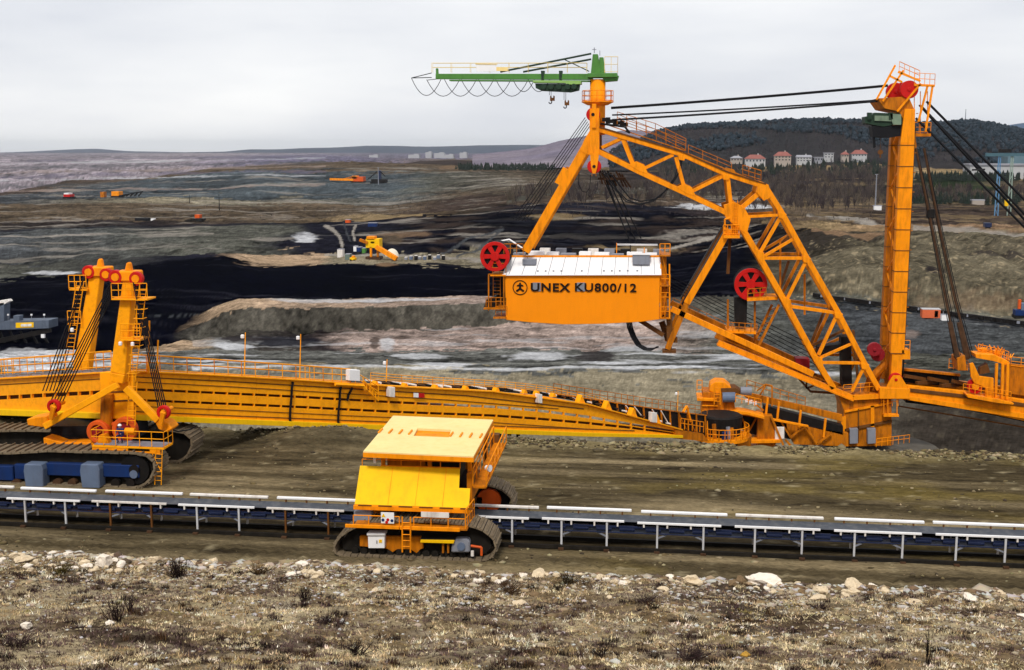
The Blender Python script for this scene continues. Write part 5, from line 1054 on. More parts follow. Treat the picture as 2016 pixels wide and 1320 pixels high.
for x, y, r, Y in ((194, 850, .78, 77.0), (246, 846, .86, 77.1), (226, 848, .6, 77.6)):
    b = MB(); p = P(x, y, Y); b.ring(p, r*.62, r, -.2, .3, 28); dr = b.build('winch_drum', ORR, car, bevel=.04)
    b = MB(); b.cyl(p, r*.62, -.05, .25, 24).cyl(p, r*.2, -.25, .2, 12); b.build('drum_web', MAROON, dr)
mb = MB(); p = [P(182, 876, 75.6), P(324, 880, 75.6)]; z0 = p[0].z
mb.slab([(p[0].x, 75.5, z0), (p[1].x, 75.5, z0-.05), (p[1].x, 77.0, z0-.05), (p[0].x, 77.0, z0)], (0, 0, -.12)); pf = mb.build('service_platform', BRI, car)
mb = MB(); mb.slab([(p[0].x+.1, 75.6, z0+.02), (p[1].x-.1, 75.6, z0-.03), (p[1].x-.1, 76.9, z0-.03), (p[0].x+.1, 76.9, z0+.02)], (0, 0, .03)); mb.build('deck_plate', GREY, pf)
mb = MB(); mb.rail([(p[0].x, 75.5, z0), (p[1].x, 75.5, z0-.05), (p[1].x, 77.0, z0-.05)], 1.05, .9, .03, 2); mb.rail([(p[0].x, 75.5, z0), (p[0].x, 77.0, z0)], 1.05, .9, .03, 2); mb.build('platform_railing', BRI, pf)
mb = MB(); mb.beam((p[0].x, 75.6, z0-.2), ((p[0].x+p[1].x)/2+1.5, 75.6, z0-.2), .15, .25); mb.beam(((p[0].x+p[1].x)/2, 75.6, z0-.2), (p[1].x-.3, 75.6, z0-.35), .15, .3); mb.build('platform_beam', YEL, pf)
b = MB(); yplate(b, [(194, 858), (206, 856), (214, 874), (192, 874)], 75.9, 76.4); b.build('motor_mount', YEL, pf)
b = MB(); q = P(256, 850, 75.9); b.tube(q+V(-.3, 0, 0), q+V(.35, 0, 0), .26, 12); b.build('motor', YEL, pf)
mb = MB(); mb.ladder(P(311, 955, 75.5), P(313, 886, 75.5), (.45, 0, 0), .28, .03); mb.tube(P(318, 930, 75.5), P(296, 886, 75.6), .03, 4); mb.build('access_ladder', BRI, car)
for x, y0, y1 in ((292, 735, 632), (309, 735, 670)):
    b = MB(); b.tube(P(x, y0, 80), P(x+2, y1, 80), .06, 5); b.tube(P(x, y0, 80), P(x+1, (y0*2+y1)/3, 80), .1, 6); b.build('pole', BRI, car)
b = MB(); b.path([P(325, 842, 78), P(350, 850, 79), P(375, 846, 80), P(388, 838, 80)], .05, 5); b.build('power_cable', BLK, car)
# ================================================================== belt conveyor along the bench
CONY = 66.5
conv = thing('belt_conveyor', 'long low belt conveyor with white rails and posts along the bench', 'conveyor', (0, 67.4, 0))
PITCH_, X0 = 5.36, P(390, 1048, CONY).x
zt_ = 1.62
PWH = mat('greyed_white_paint', (.50, .50, .52), .6, .12, 2.0, .4, (.2, .13, .09)); SPN = range(-9, 17); RJ = random.Random(8)
xa, xb = X0+SPN[0]*PITCH_-2, X0+SPN[-1]*PITCH_+6
for i in SPN:
    x = X0 + i*PITCH_; rusty = i in (-1, 1, -5)
    mb = MB(); jz = RJ.uniform(-.025, .025); mb.box((x+1.2, CONY+.02+jz, zt_+.05+jz), (4.62, .12, .10), jz*.15); sec = mb.build('frame_section', WHTD if rusty else WHT, conv)
    for dx in (0, 2.55):
        for yy in (CONY, CONY+1.36):
            mb = MB(); mb.box((x+dx, yy+.04, zt_/2+.02), (.105 if yy == CONY else .09, .1, zt_-.1)); mb.build('post', (BRN if rusty else PWH) if yy == CONY else WHTD, sec)
        mb = MB(); mb.box((x+dx, CONY-.2, .06), (.3, .4, .12)); mb.build('foot_pad', RUST, sec)
        mb = MB(); s_ = 1 if dx == 0 else -1; mb.beam((x+dx, CONY+.1, .75), (x+dx+s_*.95, CONY+.7, .98), .07, .07); mb.build('brace', GREY, sec)
    for k in range(4):
        xx = x-.75+k*1.3
        mb = MB(); mb.box((xx, CONY+.05, zt_-.12), (.09, .14, .22)); mb.build('idler_clip', WHTD, sec)
        mb = MB(); mb.tube((xx+.1, CONY+.35, 1.18), (xx+.95, CONY+.35, 1.18), .17, 10); mb.build('roller', NAVY, sec)
    j = (0, .03, -.03, .05)[i % 4]
    mb = MB(); mb.box((x+1.45+j, CONY+1.45, zt_+.27+jz), (4.85, .2, .15), jz*.3); cv = mb.build('cover_bar', WHTD if i % 3 == 0 else WHT, sec, bevel=.03)
    for k in range(4):
        mb = MB(); mb.box((x-.4+k*1.25, CONY+1.43, zt_+.1), (.08, .12, .22)); mb.build('cover_bracket', BRN, sec)
mb = MB(); n = 60
xs = np.linspace(xa, xb, n); prof = [(-.0, .12), (.25, .06), (.5, 0.0), (.85, 0.0), (1.15, .06), (1.36, .12)]
vs = [(x, CONY+.06+yy, zt_-.08+zz) for x in xs for yy, zz in prof]
fs = [(i*6+k, (i+1)*6+k, (i+1)*6+k+1, i*6+k+1) for i in range(n-1) for k in range(5)]
mb.add(vs, fs); mb.build('carrying_belt', BELT, conv)
mb = MB(); mb.box(((xa+xb)/2, CONY+.75, .95), (xb-xa, 1.0, .05)); mb.build('return_belt', NAVY, conv)
mb = MB(); mb.box(((xa+xb)/2, CONY+.2, 1.32), (xb-xa, .06, .1)); mb.build('stringer', NAVY, conv)
for yy in (CONY-.12, CONY+1.45):
    mb = MB(); mb.box(((xa+xb)/2, yy, .12), (xb-xa, .22, .2)); mb.build('skid_rail', TRKD, conv)
mb = MB(); mb.box(((xa+xb)/2, CONY+1.42, 1.0), (xb-xa, .06, .5)); mb.build('wind_board', DRK, conv)
# the line swings slightly towards the slope at its right end
_c = V(-31, 67.4, 0); _R = Matrix.Rotation(-.0125, 3, 'Z'); conv.location = _c + _R @ (Vector(conv.location)-_c); conv.rotation_euler.z = -.0125
# ================================================================== yellow crawler hopper car straddling the conveyor
car2 = thing('crawler_hopper_car', 'yellow crawler hopper car with pale flat roof straddling the belt conveyor', 'crawler vehicle', (P(815, 1105, 66).x, 67.5, 0))
WY = 63.3
tp = [(690, 1104), (735, 1108), (900, 1112), (945, 1111), (966, 1100), (977, 1082), (972, 1063), (955, 1047), (930, 1037), (900, 1032), (850, 1028), (800, 1027), (750, 1028), (715, 1033), (690, 1043), (668, 1058), (657, 1075), (661, 1091), (673, 1101)]
tpath = [(P(x, y, WY).x, max(.05, P(x, y, WY).z)) for x, y in tp]
mcx = sum(p[0] for p in tpath)/len(tpath); mcz = 1.0
for dy, nearc in ((0, True), (8.1, False)):
    inn_ = [(mcx+(x-mcx)*.93, mcz+(z-mcz)*.86) for x, z in tpath]
    b = MB(); b.prism(inn_, WY+dy+.5, WY+dy+1.5); f = b.build('crawler', TRKD, car2)
    loop_shoes(f, tpath, .40, WY+dy, 2.0, .10, TRK, 'track_shoe', .02)
    for k in range(14):
        x = mcx-3.3+k*.5; b = MB(); b.cyl((x, WY+dy, .25), .2, .3, .6, 12); b.build('road_wheel', TRKD, f)
    if nearc:
        def wp(pts, y0, y1, m, nm, bev=.02, par=f):
            b = MB(); q = [P(x, y, y0) for x, y in pts]; b.prism([(p.x, p.z) for p in q], y0, y1); return b.build(nm, m, par, bevel=bev)
        wp([(708, 1056), (740, 1056), (830, 1058), (834, 1080), (828, 1082), (820, 1090), (808, 1082), (782, 1082), (773, 1088), (762, 1081), (708, 1076)], WY+.28, WY+.6, YELD, 'side_frame')
        wp([(724, 1053), (757, 1053), (757, 1080), (725, 1080)], WY-.1, WY+.3, WHT, 'switch_box'); wp([(722, 1050), (758, 1050), (758, 1055), (722, 1055)], WY-.2, WY+.4, WHT, 'box_lid')
        wp([(746, 1063), (752, 1063), (752, 1069), (746, 1069)], WY-.13, WY-.1, PAN, 'hazard_label', 0)
        wp([(741.2, 1065), (742.4, 1065), (742.4, 1071), (741.2, 1071)], WY-.15, WY-.1, DRK, 'latch', 0)
        tb = wp([(828, 1063), (895, 1064), (893, 1071), (827, 1069)], WY-.15, WY-.05, PAN, 'tray_edge'); b = MB(); q = [P(828, 1063, WY-.12), P(895, 1064, WY-.12)]
        b.slab([q[0], q[1], q[1]+V(.05, 1.0, .12), q[0]+V(0, 1.0, .12)], (0, 0, .05)); b.build('tray', TRKD, f)
        wp([(890, 1066), (896, 1061), (920, 1061), (925, 1066), (925, 1089), (888, 1089)], WY, WY+.5, GREY, 'gearbox', .08); b = MB(); b.cyl(P(908, 1076, WY), .22, -.1, .1, 18); b.build('gear_cover', LBLUE, f)
        wp([(870, 1070), (874, 1070), (874, 1090), (870, 1090)], WY+.05, WY+.3, YELD, 'frame_strut'); wp([(880, 1070), (884, 1070), (884, 1090), (880, 1090)], WY+.05, WY+.3, YELD, 'frame_strut')
        b = MB(); b.path([P(927, 1075, WY), P(948, 1078, WY), P(948, 1094, WY)], .07, 6); b.build('guard_bar', ORR, f); b = MB(); b.tube(P(930, 1095, WY), P(930, 1085, WY), .09, 8); b.build('valve', WHTD, f)
    else:
        b = MB(); b.cyl((mcx+3.1, WY+dy, 1.0), .75, .1, .5, 20); b.build('sprocket', ORR, f); b = MB(); b.box((mcx+2.0, WY+dy+.3, 1.0), (1.4, .4, .5)); b.build('side_frame', BRN, f)
wq_ = lambda x, y, Y: P(x, y, Y)
# lower apron: the bright sloping front panel
q = [wq_(698, 993, 63.75), wq_(923, 1003, 63.75), wq_(925.5, 978, 64.25), wq_(927, 953, 64.75), wq_(905, 952, 64.75), wq_(905.5, 927, 65.25), wq_(709, 917, 65.25)]
xl, xr = q[0].x, q[1].x; zb_, zt2 = q[0].z, q[-1].z
def apr(x, t, lift=0): return V(x, 63.75+1.5*t, zb_+(zt2-zb_)*t+lift)
xs_ = [xl, xr, xr, q[3].x, q[4].x, q[5].x, q[6].x]
b = MB(); b.slab([apr(xl, 0), apr(xr, 0), apr(q[3].x, .5), apr(q[4].x, .5), apr(q[5].x, 1), apr(q[6].x, 1)], (0, .05, -.06)); b.build('apron_panel', PAN, car2)
for k in (1, 2, 3): MB().beam(apr(xl+.35+(xr-xl)*k/4.2, .01, .012), apr(xl+.35+(xr-xl)*k/4.2, .98, .012), .025, .02).build('panel_seam', YEL, car2)
wbx = lambda c_, d, m, nm, bev=.02, par=car2: MB().box(c_, d).build(nm, m, par, bevel=bev)
W_ = xr-xl; xm = (xl+xr)/2
wbx((xm, 63.72, zb_-.16), (W_+.1, .16, .26), YEL, 'apron_beam')
for k in range(6): wbx((xl+.6+k*W_/5.6, 63.66, zb_-.02), (.75, .1, .035), BRN, 'apron_slot', 0)
zf = P(760, 1037, 62.9).z
fl = wbx((xm+.1, 63.25, zf), (W_-.1, .9, .12), YELD, 'gallery_floor')
wbx((xl+.9+.3, 62.78, zf), (3.0, .08, .2), YEL, 'gallery_beam', .02, fl); wbx((xr-2.0, 62.78, zf), (3.3, .08, .22), YEL, 'gallery_beam', .02, fl)
b = MB(); b.rail([(xl+.15, 62.85, zf), (xl+2.7, 62.85, zf)], zb_-.35-zf, .9, .03, 1); b.build('gallery_railing', YEL, fl); b = MB(); b.rail([(xl+3.5, 62.85, zf), (xr-.05, 62.85, zf)], zb_-.35-zf, .9, .03, 1); b.build('gallery_railing', YEL, fl); b = MB(); b.rail([(xr-.05, 62.85, zf), (xr+.1, 65.0, zf)], 1.1, .6, .035, 3); b.build('gallery_railing', YEL, fl)
wbx((xm-.6, 65.3, (zb_+zf)/2+.3), (W_-1.4, .6, zb_-zf+.6), YELD, 'machinery_wall'); wbx((xm+.2, 64.9, (zb_+zf)/2), (1.7, .3, .7), DRK, 'machinery')
ps = P(750, 1009, 62.75), P(776, 1031, 62.75); cs_ = (ps[0]+ps[1])/2
sgn_ = wbx(cs_, (ps[1].x-ps[0].x, .05, ps[0].z-ps[1].z), WHT, 'safety_sign', 0)
def flat(mb, c_, pts): mb.prism([(c_.x+x, c_.z+z) for x, z in pts], c_.y-.045, c_.y-.03); return mb
tri = lambda s: [(-s, -s*.8), (s, -s*.8), (0, s)]
flat(MB(), cs_+V(-.22, 0, .14), tri(.11)).build('warning_triangle', PAN, sgn_)
for k, (dx, dz, m) in enumerate(((-.25, -.12, BLUE), (.02, -.10, RED), (.25, -.14, BLUE), (-.05, -.24, RED))):
    b = MB(); b.cyl(cs_+V(dx, -.03, dz), .085, -.01, .005, 14); b.build('sign_symbol', m, sgn_)
ps = P(829, 1008, 62.8), P(884, 1020, 62.8); cs2 = (ps[0]+ps[1])/2; wbx(cs2, (ps[1].x-ps[0].x, .05, ps[0].z-ps[1].z), WHTD, 'name_board', 0)
b = MB(); b.ladder(P(800, 1088, 62.7), P(800, 1018, 62.7), (.45, 0, 0), .3, .04); b.build('access_ladder', YEL, car2)
wbx(P(716, 1015, 64.2), (1.0, .5, .6), GREY, 'control_box')
# upper roof with a hatch opening
zr_ = P(823, 898, 64.4).z
o4 = [G(715, 894, zr_), G(932, 904, zr_), G(971, 831, zr_), G(774, 823, zr_)]; i4 = [G(814, 863, zr_), G(884, 866, zr_), G(888, 851, zr_), G(822, 848, zr_)]
b = MB(); th = V(0, 0, .14); n_ = [p+th for p in o4]+[p+th for p in i4]+o4+i4
b.add(n_, [(k, (k+1) % 4, 4+(k+1) % 4, 4+k) for k in range(4)] + [(8+k, 12+k, 12+(k+1) % 4, 8+(k+1) % 4) for k in range(4)] + [(8+k, 8+(k+1) % 4, (k+1) % 4, k) for k in range(4)] + [(12+k, 4+k, 4+(k+1) % 4, 12+(k+1) % 4) for k in range(4)])
roof2 = b.build('roof', PALE, car2)
b = MB(); b.slab([p+V(0, 0, -.02) for p in i4], (0, 0, -.55)); hat = b.build('roof_well', YEL, roof2)
hat.data.polygons[0].use_smooth = False
for px_, py_ in ((749, 849), (769, 850), (789, 851), (808, 852), (889, 856), (908, 857), (927, 858), (947, 859)):
    c_ = G(px_, py_, zr_+.16); wbx(c_+V(0, 0, .03), (.10, 1.0, .08), YEL, 'lifting_bar', .01, roof2)
for k in range(2):
    a, b2 = o4[k*2], o4[k*2+1]; b = MB(); b.beam(a+V(0, .05, -.06), b2+V(0, .05, -.06), .12, .26); b.build('roof_beam', YEL, roof2)
b = MB(); b.beam(o4[1]+V(-.05, 0, -.06), o4[2]+V(-.05, 0, -.06), .12, .26); b.build('roof_beam', YEL, roof2); b = MB(); b.beam(o4[0]+V(.05, 0, -.06), o4[3]+V(.05, 0, -.06), .12, .26); b.build('roof_beam', YEL, roof2)
for p in (o4[0]+V(.7, 1.9, 0), o4[1]+V(-.5, 1.9, 0), o4[2]+V(-.4, -.4, 0), o4[3]+V(.5, -.4, 0), o4[0].lerp(o4[1], .55)+V(0, 1.9, 0)):
    wbx((p.x, p.y, (p.z+zf)/2-.1), (.22, .22, p.z-zf-.2), BRN if p.y > 68 else YEL, 'roof_post')
zz_ = zt2-.5; wbx((o4[0].x+2.0, 67.6, zz_), (2.2, 2.2, 1.5), YELD, 'hopper'); wbx((xm+1.3, 67.8, zz_+.2), (1.8, 2.4, 1.4), DRK, 'hopper'); wbx((xm, 68.0, 3.0), (W_-.6, 5.6, .35), DRK, 'hopper_floor')
wbx((xm-.3, 71.6, 3.4), (W_-1.2, .4, 3.6), YELD, 'rear_wall'); wbx((xr-.2, 66.6, 3.6), (.3, 2.6, 1.6), YELD, 'side_wall')
for yy in (65.2, 70.4):
    for xx in (xl+1.0, xr-1.2): wbx((xx, yy+.1, 2.2), (.7, .7, 1.2), YELD, 'carriage_leg')
b = MB(); b.beam((o4[0].x+.8, 65.3, zt2+.02), (o4[1].x-.9, 65.3, zt2+.02), .05, .05); b.rail([(q[6].x+.1, 65.35, zt2), (q[5].x, 65.35, zt2)], .35, 1.2, .025, 1); b.build('apron_railing', YEL, car2)
sr = [P(931, 958, 65.2), P(972, 872, 70.2)]
b = MB(); b.slab([sr[0], sr[0]+V(.75, 0, 0), sr[1]+V(.75, 0, 0), sr[1]], (0, 0, -.1)); st2 = b.build('side_stair', YELD, car2)
b = MB(); b.rail([sr[0]+V(.75, 0, 0), sr[1]+V(.75, 0, 0)], 1.0, .9, .035, 3); b.rail([sr[0], sr[1]], 1.0, .9, .035, 2); b.build('stair_railing', YEL, st2)
b = MB(); c_ = P(957, 921, 66); b.tube(c_, c_+V(.25, -.15, 0), .14, 12, .2); b.build('floodlight', WHT, car2); b = MB(); b.box(P(738, 905, 65.4), (.15, .15, .4)); b.build('floodlight', WHT, car2)
wbx(P(975, 880, 70.5), (.5, .6, 1.6), BRN, 'rear_cabinet')
# ================================================================== stones, grass and shrubs of the foreground
CM = col_mat('grass_and_stone_colours'); CMS = col_mat('stone_colours', 0.85, 0.2)
STONE = mat('pale_sandstone', S(226, 205, 172, .85), 0.9, 0.22, 2.2, 0.5, S(120, 92, 62), streak=1.2, bump=.6)
STONE2 = mat('white_limestone', S(240, 228, 212, .9), 0.9, 0.15, 1.6, 0.4, S(160, 120, 84), streak=1.4, bump=.6)
STONE3 = mat('brown_stone', S(150, 124, 92), 0.9, 0.25, 2.0, 0.5, S(70, 56, 44), streak=1.2, bump=.6)
def rock_mesh(seed, subdiv=2):
    v, f = ICO_V.copy(), ICO_F
    for _ in range(subdiv):
        vl = [tuple(p) for p in v]; cache = {}; nf = []
        def mid(a, b):
            k = (min(a, b), max(a, b))
            if k not in cache:
                p = (np.array(vl[a])+np.array(vl[b]))/2; vl.append(tuple(p/np.linalg.norm(p))); cache[k] = len(vl)-1
            return cache[k]
        for a, b, c_ in f:
            x, y, z = mid(a, b), mid(b, c_), mid(c_, a); nf += [(a, x, z), (b, y, x), (c_, z, y), (x, y, z)]
        v, f = np.array(vl), np.array(nf)
    rg = np.random.default_rng(seed)
    for _ in range(11):                                        # broken faces: clip the ball by random planes
        n = rg.normal(size=3); n /= np.linalg.norm(n); d = rg.uniform(.45, .85); s = v@n; o = np.clip(s-d, 0, None); v = v - o[:, None]*n
    v += rg.normal(size=v.shape)*.045
    me = bpy.data.meshes.new('stone'); me.from_pydata(v.tolist(), [], f.tolist()); return me
ROCKS = [rock_mesh(s) for s in range(7)]
def rock(name, x, y, z, sx, sy_, sz_, i, m, label, group=None, rz=0.0):
    me = ROCKS[i % 7]
    key = (i % 7, m.name)
    if key not in RCACHE: k = me.copy(); k.materials.append(m); RCACHE[key] = k
    o = bpy.data.objects.new(name, RCACHE[key]); COL.objects.link(o); o.location = (x, y, z); o.scale = (sx, sy_, sz_); o.rotation_euler = (0, 0, rz)
    return tag(o, label, 'stone', group)
RCACHE = {}
def slope_at(px, py):
    r = ray(px, py); lo, hi = 25.0, 62.0
    for t in np.linspace(30, 62, 320):
        x, y, z = r[0]*t/r[1], t, CAM_Z+r[2]*t/r[1]
        if y > 58.3: break
        if z <= sz(x, y): return V(x, y, sz(x, y))
    return V(r[0]*57.9/r[1], 57.9, sz(r[0]*57.9/r[1], 57.9))
for px, py, w_, h_, i, m, lab in ((1497, 1140, 1.0, .48, 0, STONE2, 'largest white boulder on the slope edge below the conveyor'), (1360, 1140, .42, .38, 1, STONE, 'rounded pale stone left of the largest white boulder'), (1460, 1140, .35, .33, 2, STONE3, 'brownish stone touching the left end of the largest white boulder'),
        (1612, 1158, .55, .28, 3, STONE, 'low pale stone right of the largest white boulder'), (1682, 1160, .45, .25, 4, STONE, 'flat tan stone near the rightmost rubble'), (205, 1108, .50, .48, 5, STONE2, 'big cream rock heap stone at the left slope edge'), (45, 1096, .62, .26, 6, STONE, 'wide low stone at the far left slope edge'),
        (592, 1107, .40, .30, 0, STONE2, 'bright white stone left of the hopper car'), (302, 1102, .32, .34, 1, STONE, 'small upright pale stone right of the big cream stone'), (1972, 1163, .3, .2, 2, STONE, 'small tan stone at the right edge of the picture'), (1695, 1146, .35, .3, 3, STONE3, 'dark brown stone beside the flat tan stone'),
        (1470, 1285, .25, .18, 4, mat('yellow_stone', S(215, 165, 70), .9, .2, 2.0), 'small yellow stone lying in the foreground grass'), (52, 1230, .26, .18, 5, STONE2, 'small white stone in the grass at left'), (215, 1222, .22, .16, 6, STONE2, 'white stone beside the dead stalks at left')):
    p = slope_at(px, py+8); rock('boulder', p.x, p.y, p.z+h_*.25, w_, w_*.8, h_, i, m, lab, None, i*.7)
rg = np.random.default_rng(21)
for k in range(110):
    px = rg.uniform(-20, 2036); x = (px-1008)/2400*60 - 6.9; y = 57.2 + rg.normal()*.55; s_ = abs(rg.normal())*.12+.12
    if rg.random() < .25: y -= rg.uniform(0, 6)
    rock('stone', x, y, sz(x, y)+s_*.2, s_*rg.uniform(.9, 1.7), s_, s_*rg.uniform(.55, .9), k, (STONE, STONE2, STONE3, STONE)[k % 4], 'angular pale stone in the rubble line along the slope edge', 'stones along the slope edge', rg.uniform(0, 6))
for hx, hn in ((200, 16), (60, 12), (600, 10), (960, 12), (1250, 8), (1500, 9), (1680, 7)):
    for k in range(hn):
        p = slope_at(hx+rg.normal()*38, 1112+hx*.03+rg.normal()*7); s_ = rg.uniform(.10, .26); rock('stone', p.x, p.y, p.z+s_*.2, s_*rg.uniform(.9, 1.5), s_, s_*.8, k+int(hx), (STONE2, STONE)[k % 2], 'chalky broken stone in a heap on the slope edge', 'heaped stones on the slope edge', rg.uniform(0, 6))
def scatter_stones(name, xs, ys, zs, sizes, cols):
    n = len(xs); v = np.repeat(ICO_V[None], n, 0)*(1+rg.normal(size=(n, 12, 1))*.22)
    v = v*sizes[:, None, None]*np.stack([rg.uniform(.8, 1.6, n), rg.uniform(.7, 1.2, n), rg.uniform(.45, .8, n)], -1)[:, None, :]
    v += np.stack([xs, ys, zs], -1)[:, None, :]
    f = (ICO_F[None] + (np.arange(n)*12)[:, None, None]).reshape(-1, 3)
    c_ = np.repeat(cols[:, None, :], 12, 1).reshape(-1, 3)*rg.uniform(.75, 1.2, (n*12, 1))
    return tri_mesh(name, v.reshape(-1, 3), f, c_, CMS)
n = 46000; xs = rg.uniform(-42, 34, n); ys = 57.3 + rg.normal(size=n)*.6; q_ = rg.random(n) < .62; ys[q_] = 57.5-rg.gamma(1.4, 5.5, q_.sum()); ys = np.clip(ys, 33, 58.6)
keep = fbm(xs/2.2, ys/1.6, 3, 201) > np.where(np.abs(ys-57.2) < 1.3, .30, .44); xs, ys = xs[keep], ys[keep]; n = len(xs)
pal = np.array([S(232, 214, 186), S(205, 180, 142), S(160, 132, 98), S(244, 238, 230), S(120, 100, 80)]); pc = pal[rg.integers(0, 5, n)]
o = scatter_stones('rubble', xs, ys, slope_z(xs, ys)+.01, np.where(np.abs(ys-57.3) < 1.2, rg.gamma(1.7, .036, n)+.03, rg.gamma(1.5, .02, n)+.02), pc); o['label'] = 'loose pale rubble on the slope'
n = 7000; xs = rg.uniform(-60, 50, n); ys = 90.5 + rg.normal(size=n)*.8; keep = fbm(xs/3, ys/3, 3, 211) > .42; xs, ys = xs[keep], ys[keep]; n = len(xs)
bi_ = np.argmin(np.abs(by[:, None]-ys[None]), 0); bj_ = np.argmin(np.abs(bx[:, None]-xs[None]), 0)
BZ = np.array([v.co.z for v in bench.data.vertices]).reshape(len(by), len(bx)); pal2 = np.array([S(165, 148, 108), S(198, 182, 142), S(112, 98, 72), S(140, 122, 84), S(84, 72, 56)])
o = scatter_stones('berm_rubble', xs, ys, BZ[bi_, bj_]+.03, rg.gamma(1.6, .035, n)+.035, pal2[rg.integers(0, 5, n)]); o['label'] = 'broken rubble heaped along the bench edge'
n = 3200; xs = rg.uniform(-50, 46, n); ys = np.where(rg.random(n) < .35, rg.uniform(58.5, 66, n), rg.uniform(70, 90, n)); keep = fbm(xs/5, ys/2, 3, 213) > .5; xs, ys = xs[keep], ys[keep]; n = len(xs)
bi_ = np.argmin(np.abs(by[:, None]-ys[None]), 0); bj_ = np.argmin(np.abs(bx[:, None]-xs[None]), 0)
o = scatter_stones('bench_stones', xs, ys, BZ[bi_, bj_]+.01, rg.gamma(1.6, .025, n)+.03, pal2[rg.integers(0, 5, n)]); o['label'] = 'loose stones and clods strewn over the bench'
# dry grass: many blades spread in tufts
def blades(cx, cy_, cz, nb, hgt, wid, cols, spread):
    n = len(cx); N_ = n*nb
    a = rg.uniform(0, 2*math.pi, N_); lean = np.abs(rg.normal(size=N_))*spread+.15; h = np.repeat(hgt, nb)*rg.uniform(.5, 1.2, N_)
    bx_ = np.repeat(cx, nb)+rg.normal(size=N_)*np.repeat(hgt, nb)*.35; by_ = np.repeat(cy_, nb)+rg.normal(size=N_)*np.repeat(hgt, nb)*.35; bz_ = np.repeat(cz, nb)-.02
    dx, dy = np.cos(a), np.sin(a); w_ = wid*rg.uniform(.6, 1.4, N_)
    tip = np.stack([bx_+dx*h*lean, by_+dy*h*lean, bz_+h/np.sqrt(1+lean**2*.6)], -1)
    p0 = np.stack([bx_-dy*w_, by_+dx*w_, bz_], -1); p1 = np.stack([bx_+dy*w_, by_-dx*w_, bz_], -1)
    v = np.stack([p0, p1, tip], 1).reshape(-1, 3); f = np.arange(N_*3).reshape(-1, 3)
    c_ = np.repeat(np.repeat(cols*rg.uniform(.5, 1.5, (n, 1)), nb, 0)*rg.uniform(.65, 1.35, (N_, 1)), 3, 0)
    return v, f, c_
n = 70000; ys = 58.0-rg.uniform(0, 1, n)**1.15*27; xs = (rg.uniform(-.56, .56, n)*ys*1.1)-ys*.1175; keep = (np.abs(ys-57.4) > .8) | (rg.random(n) < .3); xs, ys = xs[keep], ys[keep]; n = len(xs)
p1 = fbm(xs/1.3, ys/1.1, 4, 221); p2 = fbm(xs/.55, ys/.5, 3, 223); p3 = fbm(xs/2.6, ys/2.2, 4, 225)
straw, tan_, heath, pale_, dkb, gr = [np.array(S(*k, .95)) for k in ((222, 200, 158), (176, 150, 110), (104, 84, 78), (242, 230, 204), (70, 54, 46), (160, 144, 88))]
cols = np.where((p1 > .50)[:, None], straw, tan_); cols = np.where((p2 > .68)[:, None], pale_, cols); cols = np.where(((p3 < .47) & (rg.random(n) < .85))[:, None], heath, cols); cols = np.where(((p2 < .40) & (rg.random(n) < .8))[:, None], dkb, cols); cols = np.where((fbm(xs/1.6, ys/1.6, 3, 227) > .80)[:, None], gr, cols)
hg = np.clip(.05+.12*(p2-.3)+rg.gamma(1.3, .025, n), .03, .36)
v, f, cc_ = blades(xs, ys, slope_z(xs, ys), 5, hg, .017, cols, .9)
o = tri_mesh('dry_grass', v, f, cc_, CM); o['label'] = 'matted dry straw grass covering the foreground slope'
n = 620; ys = 57.6-rg.uniform(0, 1, n)**1.1*25; xs = (rg.uniform(-.56, .56, n)*ys*1.1)-ys*.1175
xs = np.repeat(xs, 9)+rg.normal(size=n*9)*.14; ys = np.repeat(ys, 9)+rg.normal(size=n*9)*.12
pal3 = np.array([S(58, 42, 38), S(78, 58, 56), S(48, 38, 30), S(92, 66, 44)]); v, f, cc_ = blades(xs, ys, slope_z(xs, ys), 9, np.repeat(rg.uniform(.10, .30, n), 9), .014, np.repeat(pal3[rg.integers(0, 4, n)], 9, 0), .55)
o = tri_mesh('heather', v, f, cc_, CM); o['label'] = 'low dark heather and dead weeds dotted over the slope'
# leafless shrubs and dead stalks
def shrub(px, py, h, spread, nb, col, label, group='dry shrubs on the slope', nm='dry_shrub', cat='shrub'):
    p = slope_at(px, py); rs = np.random.default_rng(int(px)); vs = []; fs = []; cs = []
    def twig(a, b, w0, w1):
        d = (b-a).normalized(); s_ = d.cross(V(.3, -1, .2)).normalized(); t_ = d.cross(s_); k = len(vs)
        for q_, ww in ((a, w0), (b, w1)):
            for m_ in (s_*ww, (-s_*.5+t_*.87)*ww, (-s_*.5-t_*.87)*ww): vs.append(tuple(q_+m_))
        for i in range(3): fs.append((k+i, k+(i+1) % 3, k+3+(i+1) % 3, k+3+i))
        c_ = np.array(col)*rs.uniform(.6, 1.3); cs.extend([c_]*6)
    for _ in range(nb):
        a = V(rs.normal()*spread*.25, rs.normal()*spread*.25, 0); b = a+V(rs.normal()*spread*.5, rs.normal()*spread*.5, h*rs.uniform(.45, 1.0)); twig(a, b, .018, .008)
        for _ in range(4):
            t = rs.uniform(.35, 1.0); c_ = a.lerp(b, t); twig(c_, c_+V(rs.normal()*.13, rs.normal()*.13, rs.uniform(.05, .22)*h), .009, .004)
    o = tri_mesh(nm, vs, fs, np.array(cs), CM, None); o.location = p-V(0, 0, .03); tag(o, label, cat, group); return o
hth = S(62, 46, 42); hth2 = S(90, 70, 68)
